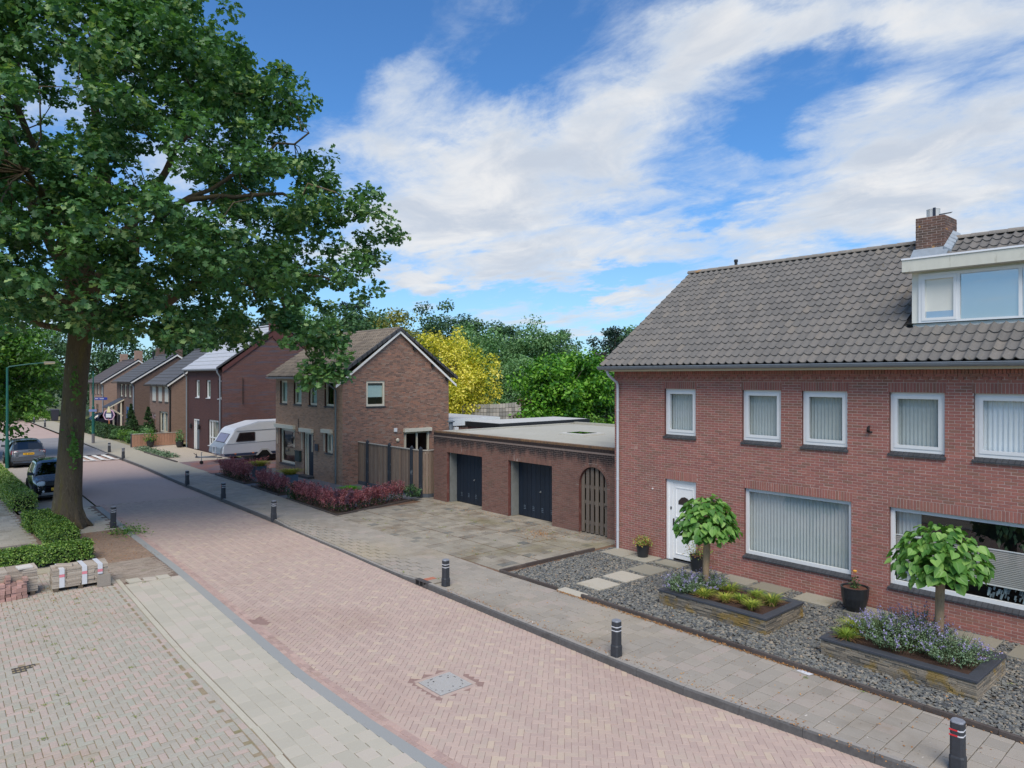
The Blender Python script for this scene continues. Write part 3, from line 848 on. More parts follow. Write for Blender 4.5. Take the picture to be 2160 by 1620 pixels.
def window(house, B, u0, u1, z0, z1, rec=.08, fw=.07, sash=.06, bars=(), tbars=(), mf=None, curtain='net', sill=None, gl=None, cmat=None, label=None, name='window',
           sill_out=.05, open_tilt=0.0, sill_drop=.09):
    """frame (the window itself) with pane, curtain or blind and sill tiles under it"""
    mf = mf or m_white_pvc
    g = G()
    n1, n0 = -rec, -rec - .07
    g.lbox(B, u0, u0 + fw, z0, z1, n0, n1); g.lbox(B, u1 - fw, u1, z0, z1, n0, n1)
    g.lbox(B, u0 + fw, u1 - fw, z0, z0 + fw, n0, n1 + .002); g.lbox(B, u0 + fw, u1 - fw, z1 - fw, z1, n0, n1 + .002)
    cells = []
    ul = [u0 + fw] + [b for b in bars] + [u1 - fw]
    for b in bars: g.lbox(B, b - fw * .45, b + fw * .45, z0 + fw, z1 - fw, n0, n1 + .001)
    for t in tbars: g.lbox(B, u0 + fw, u1 - fw, t - .03, t + .03, n0, n1 + .0025)
    o = g.build(name, mf, house)
    if label: o['label'] = label
    for i in range(len(ul) - 1):
        a = ul[i] + (fw * .45 if i else 0); b = ul[i + 1] - (fw * .45 if i < len(ul) - 2 else 0)
        s = sash if (not hasattr(sash, '__len__')) else sash[i]
        if s:
            g = G()
            c, d = z0 + fw, z1 - fw
            g.lbox(B, a, a + s, c, d, n0 + .005, n1 + .014); g.lbox(B, b - s, b, c, d, n0 + .005, n1 + .014)
            g.lbox(B, a + s, b - s, c, c + s, n0 + .005, n1 + .016); g.lbox(B, a + s, b - s, d - s, d, n0 + .005, n1 + .016)
            g.build('sash', mf, o)
        cells.append((a + s, b - s, z0 + fw + s, z1 - fw - s))
    for (a, b, c, d) in cells:
        g = G(); tl = open_tilt if open_tilt and a == cells[0][0] else 0
        g.quad(B.p(a, c, n0 + .03), B.p(b, c, n0 + .03), B.p(b, d, n0 + .03 - tl), B.p(a, d, n0 + .03 - tl))
        g.build('pane', gl or m_glass, o)
    a, b, c, d = u0 + .03, u1 - .03, z0 + .03, z1 - .03
    if curtain == 'net':
        g = G(); pleats(g, B, a, b, c, d, n0 - .09); g.build('curtain', cmat or m_curtain, o)
    elif curtain == 'blind':
        g = G(); g.quad(B.p(a, z0 + (z1 - z0) * .36, n0 - .03), B.p(b, z0 + (z1 - z0) * .36, n0 - .03), B.p(b, z0 + (z1 - z0) * .82, n0 - .03), B.p(a, z0 + (z1 - z0) * .82, n0 - .03)); g.build('blind', cmat or m_curtain_g, o)
    elif curtain == 'sheet':
        g = G(); pleats(g, B, a, b, c, d, n0 - .06, per=.3, amp=.008); g.build('curtain', cmat or m_curtain_g, o)
    # a near-black sheet behind the glass stands in for the unlit room
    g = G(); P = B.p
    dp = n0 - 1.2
    g.quad(P(a - .3, c - .4, dp), P(b + .3, c - .4, dp), P(b + .3, d + .2, dp), P(a - .3, d + .2, dp)); g.build('dark_backing', m_dark, o)
    if sill:
        if sill == 'tiles':
            W_ = u1 - u0 + .06; n = max(3, round(W_ / .105)); p = W_ / n
            for i in range(n):
                g = G(); ua, ub = u0 - .03 + i * p + .003, u0 - .03 + (i + 1) * p - .003
                if i == 0: pass
                zt = z0
                g.hexa([P(ua, zt - sill_drop - .012, -rec), P(ub, zt - sill_drop - .012, -rec), P(ub, zt - sill_drop - .012, sill_out), P(ua, zt - sill_drop - .012, sill_out),
                        P(ua, zt, -rec), P(ub, zt, -rec), P(ub, zt - sill_drop + .02, sill_out), P(ua, zt - sill_drop + .02, sill_out)])
                g.build('sill_tile', m_sill, o)
        else:
            g = G(); g.hexa([P(u0 - .03, z0 - .06, -rec), P(u1 + .03, z0 - .06, -rec), P(u1 + .03, z0 - .06, sill_out), P(u0 - .03, z0 - .06, sill_out),
                             P(u0 - .03, z0, -rec), P(u1 + .03, z0, -rec), P(u1 + .03, z0 - .025, sill_out), P(u0 - .03, z0 - .025, sill_out)])
            g.build('sill', sill, o)
    return o


def tile_template(w_, L, amp=.056, lip=.026, lift=.026, n=11):
    V = []
    for i in range(n):
        x = w_ * i / (n - 1) * 1.04
        u = (x / w_) % 1.0001
        z = amp * math.exp(-((u - .28) / .155) ** 2) + amp * .9 * math.exp(-((u - 1.28) / .155) ** 2) - .006 * math.sin(PI * max(0, (u - .5)) / .5)
        V += [(x, 0, z + lift - lip), (x, 0, z + lift), (x, L, z)]
    F = []
    for i in range(n - 1):
        a, b = 3 * i, 3 * i + 3
        F += [(a, b, b + 1, a + 1), (a + 1, b + 1, b + 2, a + 2)]
    return np.array(V), np.array(F)


def tiled_slope(parent, x0, z0, x1, z1, ya, yb, w_, pitch, mt, limit, skip=None, amp=.056, lip=.026):
    """pantiles from the eaves (x0, z0) up to the ridge (x1, z1) between y = ya (high) and yb"""
    L = math.hypot(x1 - x0, z1 - z0); c, s = (x1 - x0) / L, (z1 - z0) / L
    sg = 1 if x1 > x0 else -1
    R = np.array([(0, -1, 0), (c, 0, s), (-s * sg, 0, c * sg)], float).T if sg > 0 else np.array([(0, -1, 0), (c, 0, s), (-s * -1 * -1, 0, abs(c))], float).T
    V, F = tile_template(w_, pitch + .035, amp=amp, lip=lip, lift=lip + .004)
    nr = int(round(L / pitch)); nc = int((ya - yb) / w_)
    org = []
    for r in range(nr):
        for k in range(nc):
            y = ya - k * w_; x = x0 + c * r * pitch; z = z0 + s * r * pitch
            if skip and skip(x + c * pitch / 2, y - w_ / 2): continue
            org.append((x, y, z))
    org = np.array(org)
    n = len(org)
    Rn = np.tile(R, (n, 1, 1)) @ jig(n, .006)
    idx = pick_largest(org, np.full(n, .35), limit) if limit else np.array([], int)
    tp = mesh_np('roof_tile', V, [(F, 0)], mt, smooth=False)
    for i in idx:
        o = bpy.data.objects.new('roof_tile', tp); COL.objects.link(o); o.parent = parent
        Mx = Matrix(Rn[i].tolist()).to_4x4(); Mx.translation = Vector(org[i]); o.matrix_basis = Mx
    kp = np.ones(n, bool); kp[idx] = False
    if kp.any():
        VV = np.einsum('nij,kj->nki', Rn[kp], V) + org[kp][:, None]
        FF = (F[None] + (np.arange(kp.sum()) * len(V))[:, None, None]).reshape(-1, 4)
        me = mesh_np('roof_tiles', VV.reshape(-1, 3), [(FF, 0)], mt, rnd=np.repeat(rng.random(kp.sum()), len(V)))
        o = bpy.data.objects.new('roof_tiles', me); attach(o, parent); o['kind'] = 'stuff'


def ridge(parent, x, z, ya, yb, mt, r=.11, L=.4, name='ridge_tile'):
    y = ya
    while y - .1 > yb:
        y1 = max(y - L, yb)
        g = G(); n = 8; V = []
        for (yy, rr) in ((y + .02, r), (y1, r * .9)):
            for k in range(n + 1):
                t = PI * k / n
                V.append((x - rr * 1.1 * math.cos(t), yy, z - .03 + rr * math.sin(t)))
        V += [(x, y + .02, z - .04), (x, y1, z - .04)]
        F = [(k, k + 1, n + 2 + k, n + 1 + k) for k in range(n)] + [tuple([2 * n + 2] + list(range(n + 1))), tuple([2 * n + 3] + list(range(2 * n + 1, n, -1)))]
        g.add(V, F); g.build(name, mt, parent)
        y = y1


def gutter(parent, x, z, ya, yb, mt, r=.075, name='gutter'):
    g = G(); n = 8; V = []
    for yy in (ya, yb):
        for k in range(n + 1):
            t = PI + PI * k / n
            V.append((x + r * math.cos(t), yy, z + r * 1.1 * math.sin(t)))
    F = [(k, k + 1, n + 2 + k, n + 1 + k) for k in range(n)]
    g.add(V, F)
    g.tube([(x - r, ya, z + .004), (x - r, yb, z + .004)], .012, 6)
    g.poly(V[:n + 1]); g.poly(V[n + 1:])
    return g.build(name, mt, parent)


# ------------------------------------------------------------------ the red brick house on the right
HX, HY0, HY1 = 16.65, 14.13, 0.9
house = thing('brick_house', 'large red brick house with white windows and flat roofed dormer on grey tiles', 'house', (HX, 8, 0))
B = Basis((HX, HY0, 0), (0, -1, 0), (-1, 0, 0))
UPPER = [(1.86, 2.91), (4.33, 5.40), (5.94, 7.03), (7.95, 9.05), (9.58, 10.68)]
holes = [(a, b, 3.50, 4.91) for a, b in UPPER] + [(1.89, 2.92, -.06, 2.32), (4.39, 7.12, .55, 2.35), (7.95, 10.75, .55, 2.35)]
def upto(z, h=.20):
    k = math.ceil((z + h + .045) / .0655); return -.045 + k * .0655 - .010        # soldier courses end on a bed joint
sold = [(a - .03, b + .03, 4.912, upto(4.912)) for a, b in UPPER] + [(1.86, 2.95, 2.322, upto(2.322)), (4.36, 7.15, 2.352, upto(2.352)), (7.92, 10.78, 2.352, upto(2.352))]
WU = HY0 - HY1
g = G(); panel_holes(g, B, 0, WU, -.1, 5.45, holes); reveals(g, B, holes, .16)
GB = Basis((HX, HY0, 0), (1, 0, 0), (0, 1, 0))
gab = brick_mat('gable_red', 'y', lin(128, 68, 64), lin(140, 76, 70), lin(170, 150, 142))
for yy in (HY0, HY1):
    g.poly([(HX, yy, -.1), (25.1, yy, -.1), (25.1, yy, 5.45), (20.85, yy, 8.72), (HX, yy, 5.45)], 2)
g.quad((25.1, HY0, -.1), (25.1, HY1, -.1), (25.1, HY1, 5.45), (25.1, HY0, 5.45), 2)
wall = g.build('wall', [m_mortar, m_brick_r, gab], house)
def hole_r(z): return [(a, b) for (a, b, c, d) in holes + sold if c - .01 < z < d + .01]
arr = courses(0.003, WU, -.045, 5.31, hole_r)
ex = []
for (a, b, c, d) in sold: ex += soldiers(a, b, c, d - c)
ex += soldiers(0, WU, 5.315, .095, pr=.03)
ex += [(.11 + i * .2215, 5.255, .21, .054, .03) for i in range(int(WU / .2215))]
ex += [(.055 + i * .2215, 5.190, .1, .056, .03) for i in range(int(WU / .2215))]
brick_pieces(wall, B, arr, .0555, m_brick, limit=300, extra=ex)
g = G(); g.lbox(B, -.12, WU, 5.412, 5.50, -.2, .34); g.build('soffit', m_cream, house)
for i, (a, b) in enumerate(UPPER):
    window(house, B, a, b, 3.60, 4.91, fw=.075, sash=.07, sill='tiles', curtain='net', label='upper window with a bright white curtain' if i == 4 else None,
           cmat=mat('white_curtain', lin(232, 236, 240), rough=.95) if i == 4 else None)
window(house, B, 4.39, 7.12, .64, 2.35, fw=.085, sash=0, sill='tiles', label='wide lower window with a full pleated net curtain')
wn = window(house, B, 7.95, 10.75, .64, 2.35, fw=.085, sash=0, sill='tiles', curtain=None, label='wide lower window with a half drawn grey pleated blind')
g = G()
zz = np.linspace(1.0, 1.72, 40)
V = []
for i, z in enumerate(zz): V += [B.p(8.02, z, -.2 - (.008 if i % 2 else 0)), B.p(10.7, z, -.2 - (.008 if i % 2 else 0))]
g.add(V, [(2 * i, 2 * i + 1, 2 * i + 3, 2 * i + 2) for i in range(39)]); g.build('blind', m_blind, wn)
g = G(); g.lbox(B, 8.02, 10.7, 1.715, 1.735, -.215, -.19); g.lbox(B, 8.02, 10.7, .985, 1.002, -.215, -.19); g.build('blind_rail', m_white_pvc, wn)
g = G(); pleats(g, B, 8.0, 8.5, .7, 2.32, -.3); g.build('curtain', m_curtain, wn)
g = G()
for k in range(46):
    u, z, n = random.uniform(9.9, 10.6), 2.3 - abs(random.gauss(0, .22)), random.uniform(-.42, -.26)
    a = random.uniform(-.6, .6); s = random.uniform(.06, .13)
    g.quad(B.p(u - s * .35, z, n), B.p(u + s * a * .3, z - s, n + .02), B.p(u + s * .35, z, n), B.p(u, z + s * .7, n - .02))
g.build('hanging_plant', mat('house_plant', lin(44, 66, 42), col2=lin(70, 92, 58)), wn)
g = G()
for k in range(40):
    u, z = random.uniform(9.75, 10.5), random.uniform(.74, .98); s = random.uniform(.04, .1)
    g.quad(B.p(u - s * .3, z - s, -.3), B.p(u + s * .2, z - s, -.27), B.p(u + s * .6, z + s * .4, -.28), B.p(u - s * .1, z + s * .3, -.31))
g.build('sill_ornament', mat('sill_ornament', lin(190, 204, 206), col2=lin(110, 122, 126)), wn)
# front door
g = G()
a, b = 1.89, 2.92
g.lbox(B, a, a + .07, .02, 2.32, -.16, -.06); g.lbox(B, b - .07, b, .02, 2.32, -.16, -.06); g.lbox(B, a + .07, b - .07, 2.25, 2.32, -.16, -.062)
g.lbox(B, a + .07, a + .20, .02, 2.25, -.15, -.08)
g.lbox(B, a + .205, b - .075, .07, 2.245, -.15, -.095)
for (u0_, u1_, z0_, z1_) in ((a + .29, b - .15, 1.25, 2.1), (a + .29, b - .15, .2, 1.05)):
    t = .022
    for q in ((u0_, u1_, z0_, z0_ + t), (u0_, u1_, z1_ - t, z1_), (u0_, u0_ + t, z0_ + t, z1_ - t), (u1_ - t, u1_, z0_ + t, z1_ - t)): g.lbox(B, *q, -.1, -.082)
door = g.build('door', mat('white_door', lin(236, 237, 236), rough=.3), house)
g = G(); c = (a + b) / 2 + .07
pts = [(c - .2, 1.62), (c + .2, 1.62), (c + .2, 1.72), (c + .1, 1.82), (c, 1.85), (c - .1, 1.82), (c - .2, 1.72)]
g.add([B.p(u, z, -.088) for u, z in pts] + [B.p(u, z, -.1) for u, z in pts], [tuple(range(7)), tuple(range(13, 6, -1))] + [(i, (i + 1) % 7, 7 + (i + 1) % 7, 7 + i) for i in range(7)])
g.build('door_light', glass_mat('dark_glass', tint=(.12, .12, .13)), door)
g = G(); g.lbox(B, c - .15, c + .15, .97, 1.03, -.094, -.08); g.build('letter_slot', mat('steel', lin(170, 172, 172), rough=.3, metal=.7), door)
g = G(); g.lbox(B, a + .125, a + .165, 1.45, 1.53, -.08, -.068); g.build('doorbell', m_black, door)
g = G(); g.lbox(B, a + .22, a + .25, 1.0, 1.2, -.095, -.06); g.tube([B.p(a + .235, 1.1, -.05), B.p(a + .36, 1.1, -.05)], .011); g.build('handle', m_black, door)
g = G(); g.lbox(B, a - .02, b + .02, -.06, .02, -.16, .02); g.build('doorstep', m_sill, house)
g = G(); g.tube([B.p(3.46, 1.78, .01), B.p(3.46, 1.83, .12), B.p(3.46, 1.78, .2)], .02); g.lathe([(.02, .1), (.07, .06), (.1, -.03), (.11, -.05)], 12, B.p(3.46, 1.72, .2)); g.lathe([(.06, .05), (.06, 0)], 10, B.p(3.46, 1.86, .02))
g.build('wall_lamp', m_black, house)
g = G(); g.tube([B.p(7.52, 4.12, 0), B.p(7.52, 4.1, .05), B.p(7.55, 4.02, .13)], [.02, .03, .035], 10); g.lathe([(.05, .03), (.05, 0)], 10, B.p(7.54, 3.98, .0)); g.build('sensor', m_black, house)
g = G(); g.tube([B.p(1.45, 1.98, .0), B.p(1.45, 1.98, .03)], .022, 10); g.build('wall_plug', m_white_pvc, house)
# downpipe and gutter
g = G(); g.tube([B.p(.05, 5.46, .42), B.p(.06, 5.40, .42), B.p(.08, 5.30, .38), B.p(.18, 5.08, .12), B.p(.2, 5.0, .1), B.p(.2, 2.2, .1), B.p(.2, 2.18, .1), B.p(.2, .0, .1)], .042, 12)
for z in (.55, 2.1, 4.2): g.tube([B.p(.2, z, .1), B.p(.2, z + .05, .1)], .049, 12)
g.build('downpipe', m_pipe, house)
gutter(house, 16.12, 5.545, 14.33, HY1 - .1, m_zinc)
# roof
m_tile = mat('grey_pantile', None, ramp=[(0, lin(112, 109, 105)), (.3, lin(118, 115, 111)), (.6, lin(123, 119, 114)), (.9, lin(128, 123, 117)), (1, lin(133, 126, 117))], rough=.85, fine=(22, .14),
             blots=[(.7, .5, .75, lin(110, 106, 102), .5), (3.5, .66, .74, lin(104, 92, 62), .55), (1.2, .66, .8, lin(140, 134, 100), .4), (9, .68, .74, lin(168, 160, 150), .4)], bump=(60, .003))
EX, EZ, RX, RZ_ = 16.10, 5.575, 20.85, 8.85
SL = (RZ_ - EZ) / (RX - EX)
roof = None
g = G()
g.quad((EX + .05, 14.25, EZ - .02), (EX + .05, HY1, EZ - .02), (RX, HY1, RZ_ - .03), (RX, 14.25, RZ_ - .03)); g.quad((25.6, 14.25, EZ - .02), (25.6, HY1, EZ - .02), (RX, HY1, RZ_ - .03), (RX, 14.25, RZ_ - .03), 1)
for yy in (14.25, HY1): g.add([(EX + .05, yy, EZ - .14), (RX, yy, RZ_ - .16), (RX, yy, RZ_ - .0), (EX + .05, yy, EZ + .0), (25.6, yy, EZ - .14), (25.6, yy, EZ)], [(0, 1, 2, 3), (1, 4, 5, 2)])
roof = g.build('roof', [m_roof_under, m_tile], house)
DY0, DY1, DX = 5.97, 2.45, 17.39
def skip(x, y):
    if DY1 - .02 < y < DY0 + .1 and DX - .12 < x < 19.5: return True
    return 6.14 < y < 6.98 and x > 20.15
tiled_slope(roof, EX, EZ, RX, RZ_, 14.28, HY1, .2147, .3392, m_tile, 300, skip)
m_ridge = mat('ridge_tile', lin(124, 120, 114), col2=lin(140, 132, 122), fine=(20, .15), blots=[(2.2, .62, .72, lin(190, 140, 70), .6), (6, .6, .7, lin(160, 152, 140), .5)])
ridge(roof, RX, RZ_ + .03, 14.3, 6.95, m_ridge); ridge(roof, RX, RZ_ + .03, 6.12, HY1, m_ridge)
# chimney
g = G(); g.box(20.31, 6.2, 8.2, 21.25, 6.88, 9.44); chim = g.build('chimney', m_mortar, house)
m_chim = mat('chimney_brick', None, ramp=[(0, lin(88, 70, 62)), (.5, lin(106, 82, 72)), (1, lin(122, 92, 80))], fine=(30, .2), rough=.95, blots=[(1.8, .5, .65, lin(86, 78, 70), .6), (3.2, .62, .68, lin(206, 146, 44), .8), (8, .6, .7, lin(160, 150, 138), .4)])
CB1 = Basis((20.31, 6.88, 8.2), (0, -1, 0), (-1, 0, 0)); CB2 = Basis((20.31, 6.2, 8.2), (1, 0, 0), (0, -1, 0)); CB3 = Basis((21.25, 6.88, 8.2), (-1, 0, 0), (0, 1, 0)); CB4 = Basis((21.25, 6.2, 8.2), (0, 1, 0), (1, 0, 0))
for CB, L_ in ((CB1, .68), (CB2, .94), (CB3, .94), (CB4, .68)):
    brick_pieces(chim, CB, courses(0, L_, .0, 1.25, lambda z: [], phase=.06), .0555, m_chim, limit=60 if CB in (CB1, CB2) else 0)
g = G(); g.lathe([(.16, 0), (.16, .24), (.165, .25), (.15, .25)], 14, (20.75, 6.6, 9.45)); g.build('flue', mat('flue_steel', lin(206, 204, 196), fine=(6, .1), metal=.3, rough=.4), chim)
g = G(); g.box(20.58, 6.50, 9.46, 20.62, 6.56, 9.72); g.hexa([(20.6, 6.42, 9.5), (20.85, 6.22, 9.56), (20.8, 6.18, 9.56), (20.58, 6.38, 9.5), (20.6, 6.42, 9.53), (20.85, 6.2, 9.58), (20.8, 6.16, 9.58), (20.58, 6.38, 9.53)]); g.build('cowl_plate', mat('dark_metal', lin(46, 50, 62), rough=.4), chim)
g = G()
zf = lambda x: EZ + (x - EX) * SL + .06
g.hexa([(20.0, 6.93, zf(20.0)), (20.0, 6.08, zf(20.0)), (20.33, 6.08, zf(20.33)), (20.33, 6.93, zf(20.33)), (20.0, 6.93, zf(20.0) + .02), (20.0, 6.08, zf(20.0) + .02), (20.295, 6.08, 8.62), (20.295, 6.93, 8.62)])
for i, x in enumerate(np.arange(20.2, 20.85, .14)):
    g.hexa([(x, 6.02, zf(x) - .05), (x + .17, 6.02, zf(x + .17) - .05), (x + .17, 6.19, zf(x + .17) - .05), (x, 6.19, zf(x) - .05), (x, 6.02, zf(x) + .04), (x + .17, 6.02, zf(x + .17) + .04), (x + .17, 6.186, zf(x + .17) + .15), (x, 6.186, zf(x) + .15)])
g.build('flashing', m_lead, chim)
g = G(); g.lathe([(.05, -.2), (.05, .2), (.065, .21), (.065, .28), (.05, .29)], 12, (20.92, 12.54, 8.85)); g.build('vent_pipe', m_black, house)
# dormer
m_dorm = mat('dormer_panel', lin(222, 222, 212), fine=(4, .04), rough=.5)
g = G(); zr = lambda x: EZ + (x - EX) * SL
g.quad((DX, DY0, 6.33), (DX, DY1, 6.33), (DX, DY1, 7.72), (DX, DY0, 7.72))
for yy in (DY0, DY1): g.poly([(DX, yy, 6.33), (DX, yy, 7.72), (zr(0) * 0 + EX + (7.72 - EZ) / SL, yy, 7.72)])
dorm = g.build('dormer', m_dorm, house)
DB = Basis((DX, DY0, 0), (0, -1, 0), (-1, 0, 0))
g = G(); g.lbox(DB, -.1, DY0 - DY1 + .1, 7.61, 7.875, -.05, .32); fa = g.build('fascia', mat('old_fascia', lin(206, 206, 194), fine=(5, .06), blots=[(3, .58, .72, lin(150, 146, 128), .45)], stretch=(1, 1.5, .6)), dorm)
g = G(); g.lbox(DB, -.11, DY0 - DY1 + .11, 7.876, 7.915, -.04, .34); g.build('roof_trim', mat('trim_white', lin(232, 234, 238), rough=.4), dorm)
g = G(); g.box(DX - .3, DY1 - .1, 7.72, 19.5, DY0 + .1, 7.874); g.build('flat_roof', mat('bitumen', lin(120, 120, 118), fine=(12, .2)), dorm)
wn = window(dorm, DB, .15, 3.4, 6.44, 7.56, rec=-.045, fw=.07, sash=[.06, .0, .0], bars=[.94, 2.06], curtain=None, gl=m_glass_sky, open_tilt=.03, label=None)
g = G(); g.lbox(DB, .05, 3.5, 6.36, 6.44, -.02, .075); g.build('sill', m_dorm, dorm)
g = G()
for (a, b, z) in ((.26, .9, 7.1), (.98, 2.02, 7.1), (2.1, 3.3, 7.1)): g.quad(DB.p(a, z, -.035), DB.p(b, z, -.035), DB.p(b, 7.5, -.035), DB.p(a, 7.5, -.035))
g.build('blind', mat('roller_blind', lin(226, 232, 236), rough=.9), wn)
g = G(); g.add([(DX - .13, DY0 + .1, zr(DX - .13) + .085), (DX - .13, DY1 - .1, zr(DX - .13) + .085), (DX + .02, DY1 - .1, 6.42), (DX + .02, DY0 + .1, 6.42)], [(0, 1, 2, 3)]); g.build('apron', m_lead, dorm)

# ------------------------------------------------------------------ double garage with the arched gate
GX = 17.38
gar = thing('garage', 'low flat roofed brick double garage with two dark blue doors and an arched gate', 'garage', (GX, 20, 0))
B = Basis((GX, 24.85, 0), (0, -1, 0), (-1, 0, 0))
GW = 24.85 - 14.145
dr = [(.95, 3.30, -.06, 2.09), (4.87, 7.23, -.06, 2.10)]
AU, AR, AS = 9.15, .63, 1.62
arch_rect = (AU - AR, AU + AR, -.06, AS + AR + .005)
g = G(); panel_holes(g, B, 0, GW, -.1, 2.87, dr + [arch_rect])
m_jamb = mat('concrete_jamb', lin(122, 124, 120), fine=(7, .12), rough=.95, blots=[(1.5, .5, .7, lin(96, 98, 92), .5)])
N_ = 16
for k in range(N_):
    t0, t1 = PI * k / N_, PI * (k + 1) / N_
    u0_, u1_ = AU - AR * math.cos(t0), AU - AR * math.cos(t1)
    z0_, z1_ = AS + AR * math.sin(t0), AS + AR * math.sin(t1)
    g.quad(B.p(u0_, z0_), B.p(u1_, z1_), B.p(u1_, arch_rect[3]), B.p(u0_, arch_rect[3]), 0)
    g.quad(B.p(u0_, z0_), B.p(u1_, z1_), B.p(u1_, z1_, -.22), B.p(u0_, z0_, -.22), 1)
for sgn in (-1, 1): g.quad(B.p(AU + sgn * AR, -.06), B.p(AU + sgn * AR, AS), B.p(AU + sgn * AR, AS, -.22), B.p(AU + sgn * AR, -.06, -.22), 1)
reveals(g, B, dr, .13)
g.quad((GX, 24.85, -.1), (26, 24.85, -.1), (26, 24.85, 2.87), (GX, 24.85, 2.87), 2); g.quad((26, 24.85, -.1), (26, 14.2, -.1), (26, 14.2, 2.87), (26, 24.85, 2.87), 2)
gwall = g.build('wall', [mat('garage_mortar', lin(134, 118, 110), fine=(15, .15)), m_brick_r, gab], gar)
def gmat():
    m = mat('garage_brick', None, ramp=[(0, lin(114, 80, 73)), (.35, lin(127, 88, 80)), (.7, lin(134, 94, 85)), (1, lin(118, 88, 79))], rough=.92, fine=(30, .16), blots=[(1.3, .6, .75, lin(150, 124, 112), .45)])
    # old algae and soot hang down from the parapet in runs of uneven length
    nt = m.node_tree; pb = [n for n in nt.nodes if n.type == 'BSDF_PRINCIPLED'][0]
    t = NT.__new__(NT); t.nt = nt
    src = pb.inputs['Base Color'].links[0].from_socket
    pos = t.n('ShaderNodeNewGeometry').outputs['Position']
    sc = t.n('ShaderNodeMapping', i={'Vector': pos, 'Scale': (1, 1.6, .35)}).outputs[0]
    z = t.n('ShaderNodeSeparateXYZ', i={0: pos}).outputs[2]
    f = t.rng(t.m('ADD', t.m('MULTIPLY', t.m('SUBTRACT', z, 2.30), 2.0), t.m('MULTIPLY', t.m('SUBTRACT', t.noise(sc, 2.2, 5), .5), 2.0)), -.1, .6, smooth=True)
    f2 = t.rng(t.noise(sc, 1.4, 6, .65, .6), .60, .68, smooth=True)
    c = t.mix(t.m('MULTIPLY', f, .92), src, lin(30, 28, 31))
    zz = t.rng(z, 1.9, 2.2, smooth=True)
    c = t.mix(t.m('MULTIPLY', t.m('MULTIPLY', f2, zz), t.m('MULTIPLY', t.m('SUBTRACT', 1.0, f), .6)), c, lin(188, 178, 172))
    t.set(pb.inputs['Base Color'], c)
    return m
m_gbrick = gmat()
sold = [(.93, 3.32, 2.092, upto(2.092)), (4.85, 7.25, 2.102, upto(2.102))]
def hole_g(z):
    o = [(a, b) for (a, b, c, d) in dr + sold if c - .01 < z < d + .01]
    rr = AR + .118
    if z < AS: o.append((AU - AR, AU + AR))
    elif z < AS + rr: h = math.sqrt(rr * rr - (z - AS) ** 2); o.append((AU - h, AU + h))
    return o
arr = courses(0.003, GW, -.045, 2.76, hole_g)
ex = []
for (a, b, c, d) in sold: ex += soldiers(a, b, c, d - c)
ex += soldiers(0, GW, 2.765, .108, pr=.012)
brick_pieces(gwall, B, arr, .0555, m_gbrick, limit=300, extra=ex)
C, D, R = [], [], []
for k in range(33):
    t = PI * (k + .5) / 33
    C.append(B.p(AU - (AR + .056) * math.cos(t), AS + (AR + .056) * math.sin(t), -.004)); D.append((.105, .05, .014))
    er = Vector((0, 0, 0)) - B.U * math.cos(t) + B.Z * math.sin(t); et = B.N.cross(er)
    R.append(np.array([tuple(er), tuple(et), tuple(B.N)]).T)
pieces(gwall, 'arch_brick', 'arch_bricks', C, D, np.array(R), m_gbrick, .003, 40)
# parapet capping of bricks on edge
n = int(GW / .0655)
pieces(gwall, 'capping_brick', 'capping_bricks', [B.p((i + .5) * .0655, 2.875, -.09) for i in range(n)], np.tile([.056, .2, .07], (n, 1)), np.tile(np.array([tuple(B.U), (1, 0, 0), (0, 0, 1)]).T, (n, 1, 1)) @ jig(n, .01),
       mat('mossy_capping', lin(104, 84, 66), col2=lin(128, 98, 70), fine=(25, .3), blots=[(2, .5, .7, lin(74, 70, 66), .7)]), .004, 0)
m_door = mat('blue_door', lin(20, 31, 45), col2=lin(23, 35, 50), fine=(5, .08), rough=.5)
for (a, b, c, d) in dr:
    g = G(); q = -.42
    g.lbox(B, a + .02, a + .1, 0, d - .005, -.46, -.13); g.lbox(B, b - .1, b - .02, 0, d - .005, -.46, -.13)
    g.lbox(B, a - .05, b + .05, d - .02, d + .12, -.46, -.135)
    g.build('concrete_jamb', m_jamb, gar)
    g = G(); g.lbox(B, a + .1, b - .1, 0, d - .02, -.48, -.46); dd = g.build('garage_door', m_door, gar)
    n = 9; p = (b - a - .2) / n
    for i in range(n):
        g = G(); g.lbox(B, a + .1 + i * p + .006, a + .1 + (i + 1) * p - .006, .015, d - .025, -.46, -.444); g.build('plank', m_door, dd)
    g = G()
    for i in range(1, n):
        if i % 2:
            for z in (.28, .34, .40): g.lbox(B, a + .1 + i * p + .06, a + .1 + i * p + .16, z, z + .012, -.444, -.44)
    g.build('vent_slots', mat('vent', lin(120, 136, 150), rough=.5), dd)
    g = G(); g.lathe([(.03, 0), (.03, .03)], 10, B.p((a + b) / 2 + .15, 1.02, -.43)); g.tube([B.p((a + b) / 2 + .1, 1.0, -.41), B.p((a + b) / 2 + .2, 1.0, -.41)], .012); g.build('handle', mat('steel', lin(170, 172, 172), rough=.3, metal=.7), dd)
m_oldwood = mat('weathered_wood', None, ramp=[(0, lin(96, 86, 78)), (.5, lin(108, 98, 89)), (1, lin(118, 107, 95))], fine=(10, .25), stretch=(6, 6, .7), rough=.95, blots=[(1.2, .55, .75, lin(92, 76, 62), .6)])
g = G()
for z in (.3, .98, 1.5): g.lbox(B, AU - AR + .02, AU + AR - .02, z, z + .11, -.15, -.125)
gate = g.build('arched_gate', m_oldwood, gar)
